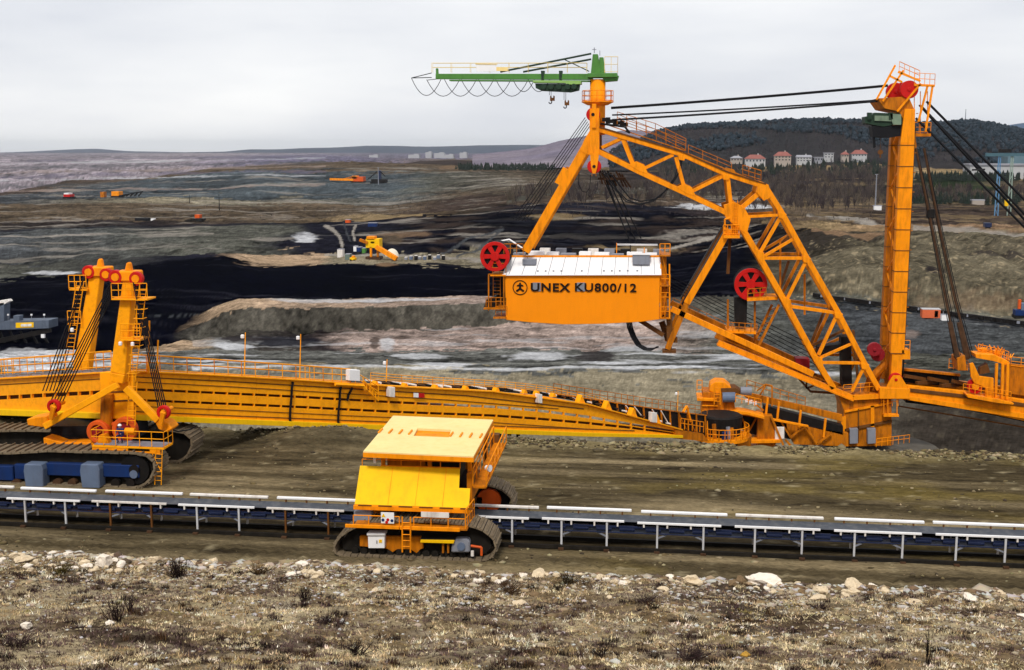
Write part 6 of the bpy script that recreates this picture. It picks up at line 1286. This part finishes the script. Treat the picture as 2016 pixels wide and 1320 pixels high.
for px, py, h, sp_, nb, cl, lab in ((348, 1140, .95, .55, 60, hth, 'dense dark brown shrub at the left slope edge'), (228, 1225, 1.0, .38, 26, hth, 'dead stalk cluster in the left foreground grass'), (255, 1205, .9, .25, 14, hth2, 'sparse dead stalks behind the left stalk cluster'), (1826, 1310, 1.35, .16, 9, S(40, 30, 26), 'tall thin dead stalks near the right foreground corner'), (600, 1185, .75, .35, 22, hth, 'thin dead shrub below the white stone left of the hopper car'),
        (1118, 1150, .55, .6, 40, S(70, 58, 34), 'low olive brown shrub right of the hopper car'), (1360, 1300, .6, .7, 46, hth2, 'purplish brown shrub at the bottom centre right'), (510, 1132, .5, .7, 40, S(96, 74, 44), 'rust brown low shrub on the edge left of the hopper car'), (125, 1128, .4, .5, 34, S(110, 96, 46), 'yellowish low shrub beside the big cream stone'), (1000, 1170, .5, .8, 44, S(96, 70, 46), 'rusty heather shrub below the hopper car'),
        (1270, 1188, .4, .45, 30, hth2, 'small heather tuft left of the slope middle'), (1615, 1200, .4, .5, 30, hth2, 'small heather tuft below the low pale stone'), (700, 1290, .5, .5, 34, hth, 'dark shrub at the bottom left of centre'), (1180, 1295, .45, .4, 20, hth, 'short dark stalks at the bottom right of centre'), (640, 1230, .5, .5, 30, hth2, 'brown heather tuft in the left middle of the slope'), (30, 1275, .5, .6, 36, hth2, 'heather tuft in the bottom left corner')):
    shrub(px, py, h, sp_, nb, cl, lab)
# ================================================================== person on the carriage deck
pz = P(238, 870, 76.25); feet = V(pz.x, pz.y, z0+.04)
def person(loc):
    J = dict(pel=(0, .12, .50), chest=(0, .0, .86), neck=(0, -.04, 1.01), head=(0, -.07, 1.14), lhip=(-.1, .1, .46), lknee=(-.14, -.32, .52), lank=(-.13, -.12, .09), ltoe=(-.14, -.28, .04), rhip=(.1, .1, .46), rknee=(.16, -.30, .50), rank=(.14, -.08, .09), rtoe=(.16, -.24, .04), lsh=(-.2, -.01, .94), lel=(-.26, -.14, .70), lwr=(-.2, -.36, .64), lhd=(-.17, -.44, .64), rsh=(.2, -.01, .94), rel=(.27, -.14, .70), rwr=(.2, -.36, .68), rhd=(.16, -.44, .70))
    R = dict(pel=.15, chest=.165, neck=.06, head=.1, lhip=.095, lknee=.065, lank=.05, ltoe=.045, rhip=.095, rknee=.065, rank=.05, rtoe=.045, lsh=.075, lel=.055, lwr=.04, lhd=.04, rsh=.075, rel=.055, rwr=.04, rhd=.04)
    E = [('pel', 'chest'), ('chest', 'neck'), ('neck', 'head'), ('pel', 'lhip'), ('lhip', 'lknee'), ('lknee', 'lank'), ('lank', 'ltoe'), ('pel', 'rhip'), ('rhip', 'rknee'), ('rknee', 'rank'), ('rank', 'rtoe'), ('chest', 'lsh'), ('lsh', 'lel'), ('lel', 'lwr'), ('lwr', 'lhd'), ('chest', 'rsh'), ('rsh', 'rel'), ('rel', 'rwr'), ('rwr', 'rhd')]
    ks = list(J); me = bpy.data.meshes.new('person'); me.from_pydata([J[k] for k in ks], [(ks.index(a), ks.index(b)) for a, b in E], [])
    o = bpy.data.objects.new('person', me); COL.objects.link(o)
    sk = o.modifiers.new('s', 'SKIN'); ss = o.modifiers.new('d', 'SUBSURF'); ss.levels = 1; ss.render_levels = 1
    for k, sv in zip(ks, me.skin_vertices[0].data): sv.radius = (R[k], R[k]*.9); sv.use_root = k == 'pel'
    dg = bpy.context.evaluated_depsgraph_get(); dg.update(); m2 = bpy.data.meshes.new_from_object(o.evaluated_get(dg)); o.modifiers.clear(); o.data = m2
    m2.materials.clear(); m2.materials.append(mat('blue_workwear', (.02, .03, .12), .8, .15)); m2.materials.append(mat('skin', (.5, .28, .2), .6, .05)); m2.materials.append(BLK)
    for p in m2.polygons: z = p.center.z; x = abs(p.center.x); p.material_index = 1 if z > 1.01 or (p.center.y < -.38 and .58 < z < .78) else (2 if z < .12 else 0); p.use_smooth = True
    o.location = loc; ORG[o] = Vector(loc); tag(o, 'person in blue workwear and white helmet crouching behind the platform railing', 'person')
    b = MB(); c_ = Vector(loc)+V(0, -.07, 1.17); n_ = 12; rings = [(0, .135), (.05, .13), (.1, .1), (.13, .05)]
    vs = [c_+V(r*math.cos(2*math.pi*k/n_), r*math.sin(2*math.pi*k/n_), z) for z, r in rings for k in range(n_)]; b.add(vs, [(i*n_+k, i*n_+(k+1) % n_, (i+1)*n_+(k+1) % n_, (i+1)*n_+k) for i in range(3) for k in range(n_)] + [tuple(range(36, 48))]); b.build('helmet', WHT, o, smooth=True)
    for sx_ in (-.035, .035):
        b = MB(); b.box(c_+V(sx_, -.1, -.02), (.02, .012, .012)); b.build('eye', BLK, o)
    b = MB(); b.box(c_+V(0, -.115, -.06), (.022, .03, .035)); b.build('nose', MAT['skin'], o)
person(feet)
# ================================================================== woods
HX, HY, HZ = FH
rg = np.random.default_rng(5)
def crowns(n, pick, kind):
    xs, ys, zs, hs, cols = pick(n)
    V_, F_, C_ = [], [], []
    n = len(xs)
    if kind == 'cone':
        k = 6; a = np.arange(k)*2*math.pi/k
        for lay in ((0.05, .30, .62), (.35, .22, .85), (.6, .14, 1.05)):
            ring = np.stack([np.cos(a), np.sin(a), 0*a], -1)[None]*(hs*lay[1])[:, None, None]*rg.uniform(.75, 1.2, (n, k, 1))
            ring = ring + np.stack([xs, ys, zs+hs*lay[0]], -1)[:, None]; tip = np.stack([xs, ys, zs+hs*lay[2]], -1)[:, None]
            b0 = sum(len(q) for q in V_); V_.append(np.concatenate([ring, tip], 1).reshape(-1, 3))
            base = b0+(np.arange(n)*(k+1))[:, None, None]; F_.append((np.array([(i, (i+1) % k, k) for i in range(k)])[None]+base).reshape(-1, 3))
            C_.append(np.repeat(cols, k+1, 0)*rg.uniform(.7, 1.25, (n*(k+1), 1)))
    elif kind == 'ball':
        vv = np.repeat(ICO_V[None], n, 0)*(1+rg.normal(size=(n, 12, 1))*.3)*(hs*.42)[:, None, None]*np.array([.9, .9, 1.1]) + np.stack([xs, ys, zs+hs*.5], -1)[:, None]
        V_.append(vv.reshape(-1, 3)); F_.append((ICO_F[None]+(np.arange(n)*12)[:, None, None]).reshape(-1, 3)); C_.append(np.repeat(cols, 12, 0)*rg.uniform(.55, 1.4, (n*12, 1)))
    else:
        for _ in range(18 if kind == 'bare' else 10):          # bare crowns: sprays of thin twig slivers
            a = rg.uniform(0, 2*math.pi, n); r = hs*rg.uniform(.02, .30, n); z0 = zs+hs*rg.uniform(.15, .6, n); z1 = z0+hs*rg.uniform(.2, .45, n); w_ = hs*rg.uniform(.008, .03, n)
            p0 = np.stack([xs+np.cos(a)*r*.4-w_, ys+np.sin(a)*r*.4, z0], -1); p1 = np.stack([xs+np.cos(a)*r*.4+w_, ys+np.sin(a)*r*.4, z0], -1); p2 = np.stack([xs+np.cos(a)*r, ys+np.sin(a)*r, z1], -1)
            b0 = sum(len(q) for q in V_); V_.append(np.stack([p0, p1, p2], 1).reshape(-1, 3)); F_.append(np.arange(n*3).reshape(-1, 3)+b0); C_.append(np.repeat(cols*rg.uniform(.7, 1.3, (n, 1)), 3, 0))
        w_ = hs*.012; b0 = sum(len(q) for q in V_); V_.append(np.stack([np.stack([xs-w_, ys, zs-1], -1), np.stack([xs+w_, ys, zs-1], -1), np.stack([xs, ys, zs+hs*.8], -1)], 1).reshape(-1, 3)); F_.append(np.arange(n*3).reshape(-1, 3)+b0); C_.append(np.repeat(cols*.8, 3, 0))
    return np.concatenate(V_), np.concatenate(F_), np.concatenate(C_)
def hill_pick(kind):
    def f(n):
        i = rg.integers(2, HX.shape[0]-3, n); j = rg.integers(0, HX.shape[1]-1, n); t = rg.random(n); u = rg.random(n)
        L_ = lambda A: (A[i, j]*(1-t)+A[i, j+1]*t)*(1-u)+(A[i+1, j]*(1-t)+A[i+1, j+1]*t)*u
        xs, ys, zs = L_(HX), L_(HY), L_(HZ); nn = fbm(xs/110, ys/110, 4, 301)
        keep = nn > .47 if kind == 'cone' else nn < .58; xs, ys, zs = xs[keep], ys[keep], zs[keep]; m = len(xs)
        pal = np.array([(.018, .030, .042), (.026, .038, .052), (.012, .022, .032)]) if kind == 'cone' else np.array([(.042, .036, .042), (.060, .050, .054), (.034, .032, .042)])
        return xs, ys, zs-.5, rg.uniform(3.2, 7.5, m), pal[rg.integers(0, 3, m)]
    return f
v, f, cc_ = crowns(16000, hill_pick('cone'), 'ball'); o = tri_mesh('spruce_forest', v, f, cc_, CM); o['label'] = 'dark spruce forest on the right hill'
v, f, cc_ = crowns(9000, hill_pick('bare'), 'bare'); o = tri_mesh('bare_forest', v, f, cc_, CM); o['label'] = 'leafless brown forest on the right hill'
def ground_pick(boxes, hr, pal, thr=.0, seed=311):
    def f(n):
        X_, Y_, Z_ = [], [], []; tot = sum(b[4] for b in boxes)
        for x0, x1, y0, y1, wgt in boxes:
            for _ in range(int(n*wgt/tot)):
                p = on_ground(rg.uniform(x0, x1), rg.uniform(y0, y1)); X_.append(p.x+rg.uniform(-2, 2)); Y_.append(p.y+rg.uniform(-6, 6)); Z_.append(p.z)
        X_, Y_, Z_ = map(np.array, (X_, Y_, Z_)); k = fbm(X_/40, Y_/60, 3, seed) > thr; X_, Y_, Z_ = X_[k], Y_[k], Z_[k]; m = len(X_)
        return X_, Y_, Z_, rg.uniform(*hr, m), np.array(pal)[rg.integers(0, len(pal), m)]
    return f
bp_ = [(.060, .045, .042), (.080, .062, .055), (.045, .034, .036), (.10, .08, .06)]
v, f, cc_ = crowns(2600, ground_pick([(1290, 1760, 338, 398, 5), (1760, 2040, 380, 402, 1), (1000, 1300, 375, 405, 1.6), (1460, 1750, 398, 418, .5)], (5, 11), bp_, .42), 'bare'); o = tri_mesh('bare_woodland', v, f, cc_, CM); o['label'] = 'leafless birch woodland beyond the pit'
dp_ = [(.012, .020, .014), (.018, .024, .018)]
v, f, cc_ = crowns(1100, ground_pick([(1300, 1760, 325, 345, 3), (900, 1090, 331, 337, 1.6), (1780, 2040, 396, 404, .6), (1800, 2040, 352, 358, 1)], (4, 7.5), dp_, .36, 331), 'cone'); o = tri_mesh('spruce_belt', v, f, cc_, CM); o['label'] = 'dark belts of spruce trees across the middle distance'
v, f, cc_ = crowns(700, ground_pick([(1000, 1500, 400, 440, 2), (1560, 1760, 405, 440, 1), (780, 1000, 395, 430, 1.2), (300, 760, 405, 432, 1)], (1.2, 3.2), bp_, .45, 341), 'bush'); o = tri_mesh('scrub', v, f, cc_, CM); o['label'] = 'low brown scrub on the old benches'
# ================================================================== houses at the foot of the hill
RTILE = mat('red_roof_tiles', (.25, .095, .08), .8, .15, .2); CREAM = mat('cream_render', (.36, .31, .27), .9, .06, .1); PINK = mat('white_render', (.42, .42, .43), .9, .05, .1); GLASS = mat('window_glass', (.03, .035, .05), .2, .1); SLATE = mat('grey_roof', (.28, .28, .31), .8, .1, .2)
def house_at(px, py, Y, wpx, hpx, rpx, wall, roofm, label, hip=True, nw=5, floors=2):
    p = P(px, py, Y); s_ = Y/2400*.86; w_, h, r_ = wpx*s_, hpx*s_, rpx*s_; d = max(8, w_*.55)
    t = thing('house', label, 'house', (p.x, p.y, p.z), 'houses at the foot of the wooded hill')
    MB().box((p.x, p.y+d/2, p.z+h/2-3), (w_, d, h+6)).build('wall', wall, t)
    b = MB(); z = p.z+h; ins = d*.45 if hip else 0; e = .8
    if r_ > 0:
        vs = [(p.x-w_/2-e, p.y-e, z), (p.x+w_/2+e, p.y-e, z), (p.x+w_/2+e, p.y+d+e, z), (p.x-w_/2-e, p.y+d+e, z), (p.x-w_/2+ins, p.y+d/2, z+r_), (p.x+w_/2-ins, p.y+d/2, z+r_)]
        b.add(vs, [(0, 1, 5, 4), (1, 2, 5), (2, 3, 4, 5), (3, 0, 4), (3, 2, 1, 0)]); ro = b.build('roof', roofm, t)
        MB().box((p.x+w_*.15, p.y+d*.6, z+r_), (1.2, 1.2, 2.4)).build('chimney', wall, ro)
    else: ro = b.box((p.x, p.y+d/2, z+.3), (w_+1, d+1, .8)).build('roof', roofm, t)
    for fl in range(floors):
        for k in range(nw):
            wn = MB().box((p.x-w_/2+w_*(k+.5)/nw, p.y-.05, p.z+h*(fl+.55)/floors), (w_/nw*.42, .25, h/floors*.45)).build('window', GLASS, t)
    return t
house_at(1487, 321, 1290, 44, 9, 9, PINK, RTILE, 'long white house with red hipped roof, leftmost clear one below the woods', True, 6, 1)
house_at(1541, 318, 1300, 36, 12, 9, CREAM, RTILE, 'tall cream house with red hipped roof, second from left below the woods', True, 5, 2)
house_at(1583, 319, 1310, 32, 10, 5, PINK, SLATE, 'white house with grey roof between the cream house and the small ones', False, 5, 2)
house_at(1612, 318, 1320, 18, 8, 0, SLATE, SLATE, 'small grey flat-roofed house right of the white one', False, 3, 1)
house_at(1632, 312, 1330, 20, 11, 0, PINK, SLATE, 'small white flat-roofed house in the trees', False, 3, 2)
house_at(1664, 310, 1330, 16, 6, 7, CREAM, RTILE, 'small red-roofed house, left of the last two by the mast', True, 3, 1)
house_at(1692, 309, 1330, 32, 6, 9, PINK, RTILE, 'wide red-roofed house nearest the tall mast', True, 5, 1)
house_at(1450, 318, 1320, 26, 7, 5, CREAM, SLATE, 'faint cream house half hidden in bare trees at left of the row', True, 4, 1)
house_at(1196, 330, 1500, 40, 6, 6, PINK, RTILE, 'red-roofed house seen just below the crane column', True, 5, 1)
for px, py, w_, h, lab in ((737, 313, 18, 7, 'white far-off factory block at left of the distant town'), (816, 312, 22, 7, 'white low far-off hall left of the town centre'), (845, 309, 12, 9, 'white far-off tower block in the distant town'), (866, 310, 20, 8, 'pale far-off hall in the town centre'), (885, 312, 18, 7, 'pale far-off block right of the town centre'), (913, 311, 14, 10, 'brightest white far-off block in the distant town'), (1000, 313, 20, 5, 'low white far-off hall near the spoil hill'), (1020, 311, 10, 6, 'small white far-off block beside the spoil hill')):
    p = P(px, py, 4600); s_ = 4600/2400; b = MB(); b.box((p.x, p.y, p.z+h*s_/2-8), (w_*s_, 30, h*s_+16)); b.box((p.x+w_*.2*s_, p.y, p.z+h*s_+1), (w_*.4*s_, 22, 4)); o = b.build('far_building', mat('pale_far_wall', (.36, .36, .38), .9, .05, .1) if 'pale_far_wall' not in MAT else MAT['pale_far_wall'], None, base=(p.x, p.y, p.z)); tag(o, lab, 'building', 'buildings of the distant town')
# industrial hall and gantry crane at the right
p = P(1955, 356, 1050); s_ = 1050/2400; hall = thing('factory_hall', 'long white factory hall behind the ropes at the right', 'building', (p.x, p.y, p.z))
MB().box((p.x+8, p.y+14, p.z+6-3), (120*s_, 24, 18)).build('wall', PINK, hall); MB().box((p.x+8, p.y+14, p.z+13), (124*s_, 26, 1.4)).build('roof', SLATE, hall); MB().box((p.x+34, p.y+40, p.z+16), (75*s_, 30, 7)).build('upper_roof', mat('teal_roof', (.10, .16, .19), .7, .1, .1), hall)
for k in range(9): MB().box((p.x-12+k*5.4, p.y+1.9, p.z+5), (2.6, .3, 3)).build('window', GLASS, hall)
CBL = mat('crane_blue_paint', (.10, .22, .38), .5, .1)
gp = on_ground(1958, 428); gt = thing('gantry_crane', 'tall blue lattice gantry crane leg by the factory hall', 'crane', tuple(gp)); ht = (428-312)*gp.y/2400
for dx, m in ((0, CBL), (6, mat('pale_green_steel', (.25, .32, .28), .6, .1))):
    for k in range(2): MB().beam(gp+V(dx+k*1.6, 0, 0), gp+V(dx+k*.8+.4, 0, ht), .45, .45).build('leg', m, gt)
    for k in range(9): z = ht*k/9; MB().beam(gp+V(dx+(0 if k % 2 else 1.6), 0, z), gp+V(dx+(1.4 if k % 2 else .2), 0, z+ht/9), .22, .22).build('lattice', m, gt)
MB().box(gp+V(9, 0, ht-.5), (30, 1.6, 1.6)).build('girder', mat('teal_steel', (.06, .12, .15), .6, .1), gt); MB().box(gp+V(3, 0, ht+1.4), (6, 2, 1.6)).build('trolley', DRK, gt)
MB().box(gp+V(5, -1, 6.5), (1.6, 1.4, 3.2)).build('cabin', PAN, gt)
def simple(name, label, cat, px, py, parts, group=None, p=None):
    """a far machine or box: parts given as (name, dx, dz, w, h, depth, material) in sighted pixels"""
    p = p or on_ground(px, py); s_ = p.y/2400; t = thing(name, label, cat, tuple(p), group)
    for nm, dx, dz, w_, h, dep, m in parts: MB().box(p+V(dx*s_, dep/2, (dz+h/2)*s_-.05), (w_*s_, dep, h*s_)).build(nm, m, t, bevel=.04)
    return t, p, s_
ORC = mat('orange_container_paint', (.62, .13, .05), .6, .1, .5)
t, p, s_ = simple('site_container', 'orange site container with pale roof beside the dark belt at right', 'container', 1834, 630, [('body', 0, 1.5, 34, 16, 2.6, ORC), ('roof', 0, 17.5, 35, 1.6, 2.8, PINK), ('skid', -8, 0, 3, 2, 2.4, DRK), ('skid', 8, 0, 3, 2, 2.4, DRK), ('door', 9, 3, 7, 13, .05, MAROON)])
simple('site_box', 'small white box beside the orange site container', 'container', 1861, 633, [('body', 0, 0, 13, 11, 1.6, WHT), ('lid', 0, 11, 14, 1, 1.8, GREY)])
simple('site_container', 'white hut on the upper bench left of the twin mast', 'hut', 1727, 415, [('body', 0, 0, 14, 8, 3, WHT), ('roof', 0, 8, 16, 1.4, 3.4, SLATE)])
simple('tank', 'dark blue tank on the upper bench at right', 'tank', 1945, 452, [('body', 0, 2, 12, 8, 3, NAVY), ('stand', 0, 0, 8, 2, 2, DRK)])
simple('hut', 'cream hut by the gantry crane foot', 'hut', 1925, 404, [('body', 0, 0, 22, 8, 4, CREAM), ('roof', 0, 8, 24, 2, 5, SLATE)])
t, p, s_ = simple('loader', 'blue loader at the right edge beside the dark belt', 'vehicle', 2012, 628, [('body', 0, 4, 26, 12, 2.6, BLUE), ('cab', 3, 15, 12, 14, 2.2, LBLUE), ('boom', -6, 18, 5, 18, .8, ORR), ('track', 0, 0, 28, 6, 2.8, TRKD)])
# dark belt across the scree foot
pts = [on_ground(x, 593+(x-1650)*.137) for x in range(1600, 2060, 12)]
bl = thing('far_conveyor', 'dark belt conveyor crossing the foot of the scree slope at right', 'conveyor', tuple(pts[len(pts)//2]))
for i, (a, b_) in enumerate(zip(pts[:-1], pts[1:])):
    MB().beam(a+V(0, -1, .8), b_+V(0, -1, .8), 1.0, 1.1).build('belt_section', DRK, bl)
    if i % 2: MB().box(a+V(.4, -1.8, .9), (.8, .2, .7)).build('idler_frame', GREY if i % 4 == 1 else DRK, bl)
# poles
def pole(px, py0, py1, label, m, head=True, r=.12, p=None):
    p = p or on_ground(px, py0); h = (py0-py1)*p.y/2400; t = thing('pole', label, 'pole', tuple(p)); MB().tube(p, p+V(0, 0, h), r*1.4, 6, r*.8).build('shaft', m, t)
    if head: MB().box(p+V(0, 0, h), (max(1.0, h*.10), .5, .35)).build('head', m, t)
pole(1724, 405, 347, 'pale floodlight mast left of the twin mast', GREY, True, .35); pole(433, 416, 385, 'thin dark mast on the left far bench', DRK, True, .22); pole(374, 402, 384, 'short thin mast left of the left far mast', DRK, False, .2)
pole(1900, 242, 214, 'thin radio tower on the wooded hilltop', GREY, True, .5, p=P(1900, 246, 1745)); pole(745, 365, 332, 'pale thin mast behind the far orange machine', GREY, True, .3)
# ================================================================== far machines in the pit
t, p, s_ = simple('stacker', 'yellow stacker with sloping conveyor on the coal yard', 'stacker', 737, 512, [('house', -4, 24, 28, 18, 5, PAN), ('house_top', -8, 40, 16, 7, 4, YEL), ('leg', -8, 4, 4, 22, 1.2, YEL), ('leg', 6, 4, 4, 22, 1.2, YELD), ('crawler', -4, 0, 30, 6, 5, RUST), ('cab_window', -4, 33, 8, 4, .1, WHT)])
MB().beam(p+V(4*s_, 0, 26*s_), p+V(46*s_, -1, 3*s_), 2.0, 1.5).build('conveyor', YEL, t); MB().beam(p+V(-14*s_, 0, 34*s_), p+V(-30*s_, 0, 40*s_), 1.4, 1.0).build('boom', YELD, t)
dm = on_ground(772, 508); s_ = dm.y/2400; b = MB(); R_ = 14*s_; n_ = 16
vs = [dm+V(R_*math.cos(u)*math.cos(w_), R_*math.sin(u)*math.cos(w_)*.9, R_*1.25*math.sin(w_)) for w_ in np.linspace(0, 1.5, 6) for u in np.linspace(0, 2*math.pi, n_, endpoint=False)]
b.add(vs, [(i*n_+k, i*n_+(k+1) % n_, (i+1)*n_+(k+1) % n_, (i+1)*n_+k) for i in range(5) for k in range(n_)] + [tuple(range(80, 96))])
o = b.build('dome_tent', mat('cream_canvas', (.70, .64, .52), .9, .08, .2), None, base=tuple(dm), smooth=True); tag(o, 'cream dome tent beside the yellow stacker', 'tent')
for px, py, w_, h, m, lab in ((669, 508, 11, 16, WHTD, 'white upright box right of the sand block'), (684, 513, 10, 11, mat('grey_green_paint', (.12, .16, .14), .7, .1), 'grey green box between the white box and the yellow loader'), (698, 500, 6, 10, WHT, 'white end of the row of three small containers'), (707, 500, 9, 9, BLUE, 'dark blue container in the row of three'), (716, 500, 7, 10, GRN, 'green container next to the yellow stacker'), (733, 447, 18, 7, BLUE, 'blue container on the slope above the stacker'), (684, 440, 9, 6, ORR, 'red container at the head of the pit road')):
    simple('container', lab, 'container', px, py, [('body', 0, 0, w_, h, 3, m), ('roof', 0, h, w_+1, 1, 3.2, SLATE)])
simple('loader', 'small yellow loader in front of the containers', 'vehicle', 695, 514, [('body', 0, 1.5, 11, 5, 2.4, PAN), ('cab', 1, 6, 5, 4, 2, YEL), ('wheel', -3.5, 0, 3.5, 3.5, .6, DRK), ('wheel', 3.5, 0, 3.5, 3.5, .6, DRK)])
for k in range(9):
    simple('pipe_stack', ('first', 'second', 'third', 'fourth', 'fifth', 'sixth', 'seventh', 'eighth', 'ninth')[k]+' pipe rack right of the dome tent, counting from the tent', 'rack', 800+k*9, 513-(k % 2), [('body', 0, 0, 6, 5+(k % 3)*2, 1.5, (GREY, LBLUE, DRK)[k % 3]), ('cap', 0, 5+(k % 3)*2, 5, 1, 1.4, WHTD)], 'pipe racks beside the dome tent')
t, p, s_ = simple('far_excavator', 'distant orange excavator with long boom on the grey bench', 'excavator', 704, 362, [('body', 0, 2, 24, 10, 10, ORR), ('house', -6, 8, 10, 6, 9, YEL), ('base', 0, 0, 28, 3, 11, DRK)])
MB().beam(p+V(-8*s_, 0, 6*s_), p+V(-56*s_, 0, 7*s_), 1.6, 2.0).build('boom', YEL, t); MB().beam(p+V(-4*s_, 0, 14*s_), p+V(-30*s_, 0, 7*s_), .8, .8).build('stay', YELD, t)
t, p, s_ = simple('far_excavator', 'distant dark bucket machine right of the orange one', 'excavator', 745, 362, [('body', 0, 2, 30, 7, 8, DRK), ('tower', 2, 8, 5, 18, 4, NAVY), ('base', 0, 0, 34, 3, 9, BLK)])
MB().beam(p+V(-2*s_, 0, 24*s_), p+V(-22*s_, 0, 8*s_), .8, .8).build('boom', DRK, t); MB().beam(p+V(4*s_, 0, 24*s_), p+V(14*s_, 0, 14*s_), .8, .8).build('stay', DRK, t)
simple('far_excavator', 'distant red and white machine at the far left', 'excavator', 131, 391, [('body', 0, 3, 14, 5, 8, RED), ('roof', -1, 8, 10, 3, 7, WHT), ('base', 0, 0, 18, 3, 9, DRK)])
t, p, s_ = simple('far_excavator', 'distant yellow machine with black truss at left', 'excavator', 227, 389, [('body', 0, 3, 16, 9, 8, YEL), ('tower', -28, 0, 8, 11, 5, YELD), ('base', 0, 0, 20, 3, 9, DRK)])
for k in range(5): MB().beam(p+V((14+k*9)*s_, 0, 1), p+V((22+k*9)*s_, 0, (4+k*2)*s_), .9, .9).build('truss', DRK, t)
MB().beam(p+V(8*s_, 0, 3*s_), p+V(60*s_, 0, 12*s_), .9, .9).build('truss', BLK, t)
t, p, s_ = simple('far_excavator', 'small orange machine on a dark heap at the middle left', 'excavator', 388, 438, [('body', 0, 7, 10, 7, 4, ORR), ('base', 0, 0, 24, 6, 5, DRK)]); MB().beam(p+V(-8*s_, 0, 4*s_), p+V(-26*s_, 0, 0), 1, 1).build('boom', DRK, t)
t, p, s_ = simple('far_excavator', 'low black machine with white cab left of the small orange one', 'excavator', 284, 436, [('body', -6, 0, 26, 6, 5, BLK), ('cab', 18, 0, 6, 5, 3, WHT)])
# grey machine at the left edge in front of the coal
gp = V(*P(40, 652, 292)); s_ = 292/2400; t = thing('grey_excavator', 'grey blue mining machine with yellow sign at the left edge', 'excavator', (gp.x, gp.y, on_ground(40, 688).z))
q_ = lambda pts, dep, m, nm: MB().prism([(P(x, y, 292).x, P(x, y, 292).z) for x, y in pts], 292, 292+dep).build(nm, m, t, bevel=.05)
GRB = mat('grey_blue_paint', (.09, .11, .15), .6, .2, .5, .5, (.03, .03, .04)); dk = q_([(-60, 634), (96, 631), (96, 647), (-60, 652)], 5, GRB, 'deck'); q_([(-20, 600), (8, 596), (8, 634), (-20, 634)], 3, GRB, 'mast'); q_([(-10, 594), (14, 590), (18, 594), (4, 602), (-10, 604)], 2, WHTD, 'mast_head'); q_([(26, 622), (38, 622), (38, 633), (26, 633)], 2, GRB, 'cabin')
MB().prism([(P(x, y, 291.9).x, P(x, y, 291.9).z) for x, y in ((31, 636), (66, 635), (66, 645), (31, 646))], 291.9, 291.98).build('sign_board', PAN, dk); MB().prism([(P(x, y, 291.8).x, P(x, y, 291.8).z) for x, y in ((41, 638.5), (62, 638), (62, 643), (41, 643.5))], 291.8, 291.88).build('sign_plate', WHTD, dk)
for x in (16, 62, 87): MB().tube(P(x, 633, 293), P(x, 621, 293), .07, 4).build('lamp_post', GREY, dk); MB().box(P(x, 620, 293), (.4, .3, .4)).build('lamp', WHT, dk)
for k in range(7): MB().beam(P(-40+k*20, 652, 294), P(-30+k*22, 688, 294), .5, .5).build('underframe_or_shade', DRK, t)
MB().beam(P(100, 650, 293), P(-60, 684, 293), .8, 1.2).build('boom', DRK, t); MB().box(P(85, 662, 292), (.9, .6, .9)).build('lamp', WHT, dk)
for x in (373, 376): pass
# ================================================================== air
b = MB(); b.box((0, 8400, 55), (36000, 18600, 190)); hzb = b.build('haze', YEL); hzb.data.materials.clear()
hm = bpy.data.materials.new('hazy_air'); hm.use_nodes = True; tt = hm.node_tree; tt.nodes.clear(); oo = tt.nodes.new('ShaderNodeOutputMaterial'); pv_ = tt.nodes.new('ShaderNodeVolumePrincipled')
pv_.inputs['Color'].default_value = (.88, .94, 1.0, 1); pv_.inputs['Density'].default_value = HAZE_D; pv_.inputs['Anisotropy'].default_value = 0.8; tt.links.new(pv_.outputs[0], oo.inputs['Volume']); hzb.data.materials.append(hm); struct(hzb, 'stuff', 'pale blue haze over the pit')
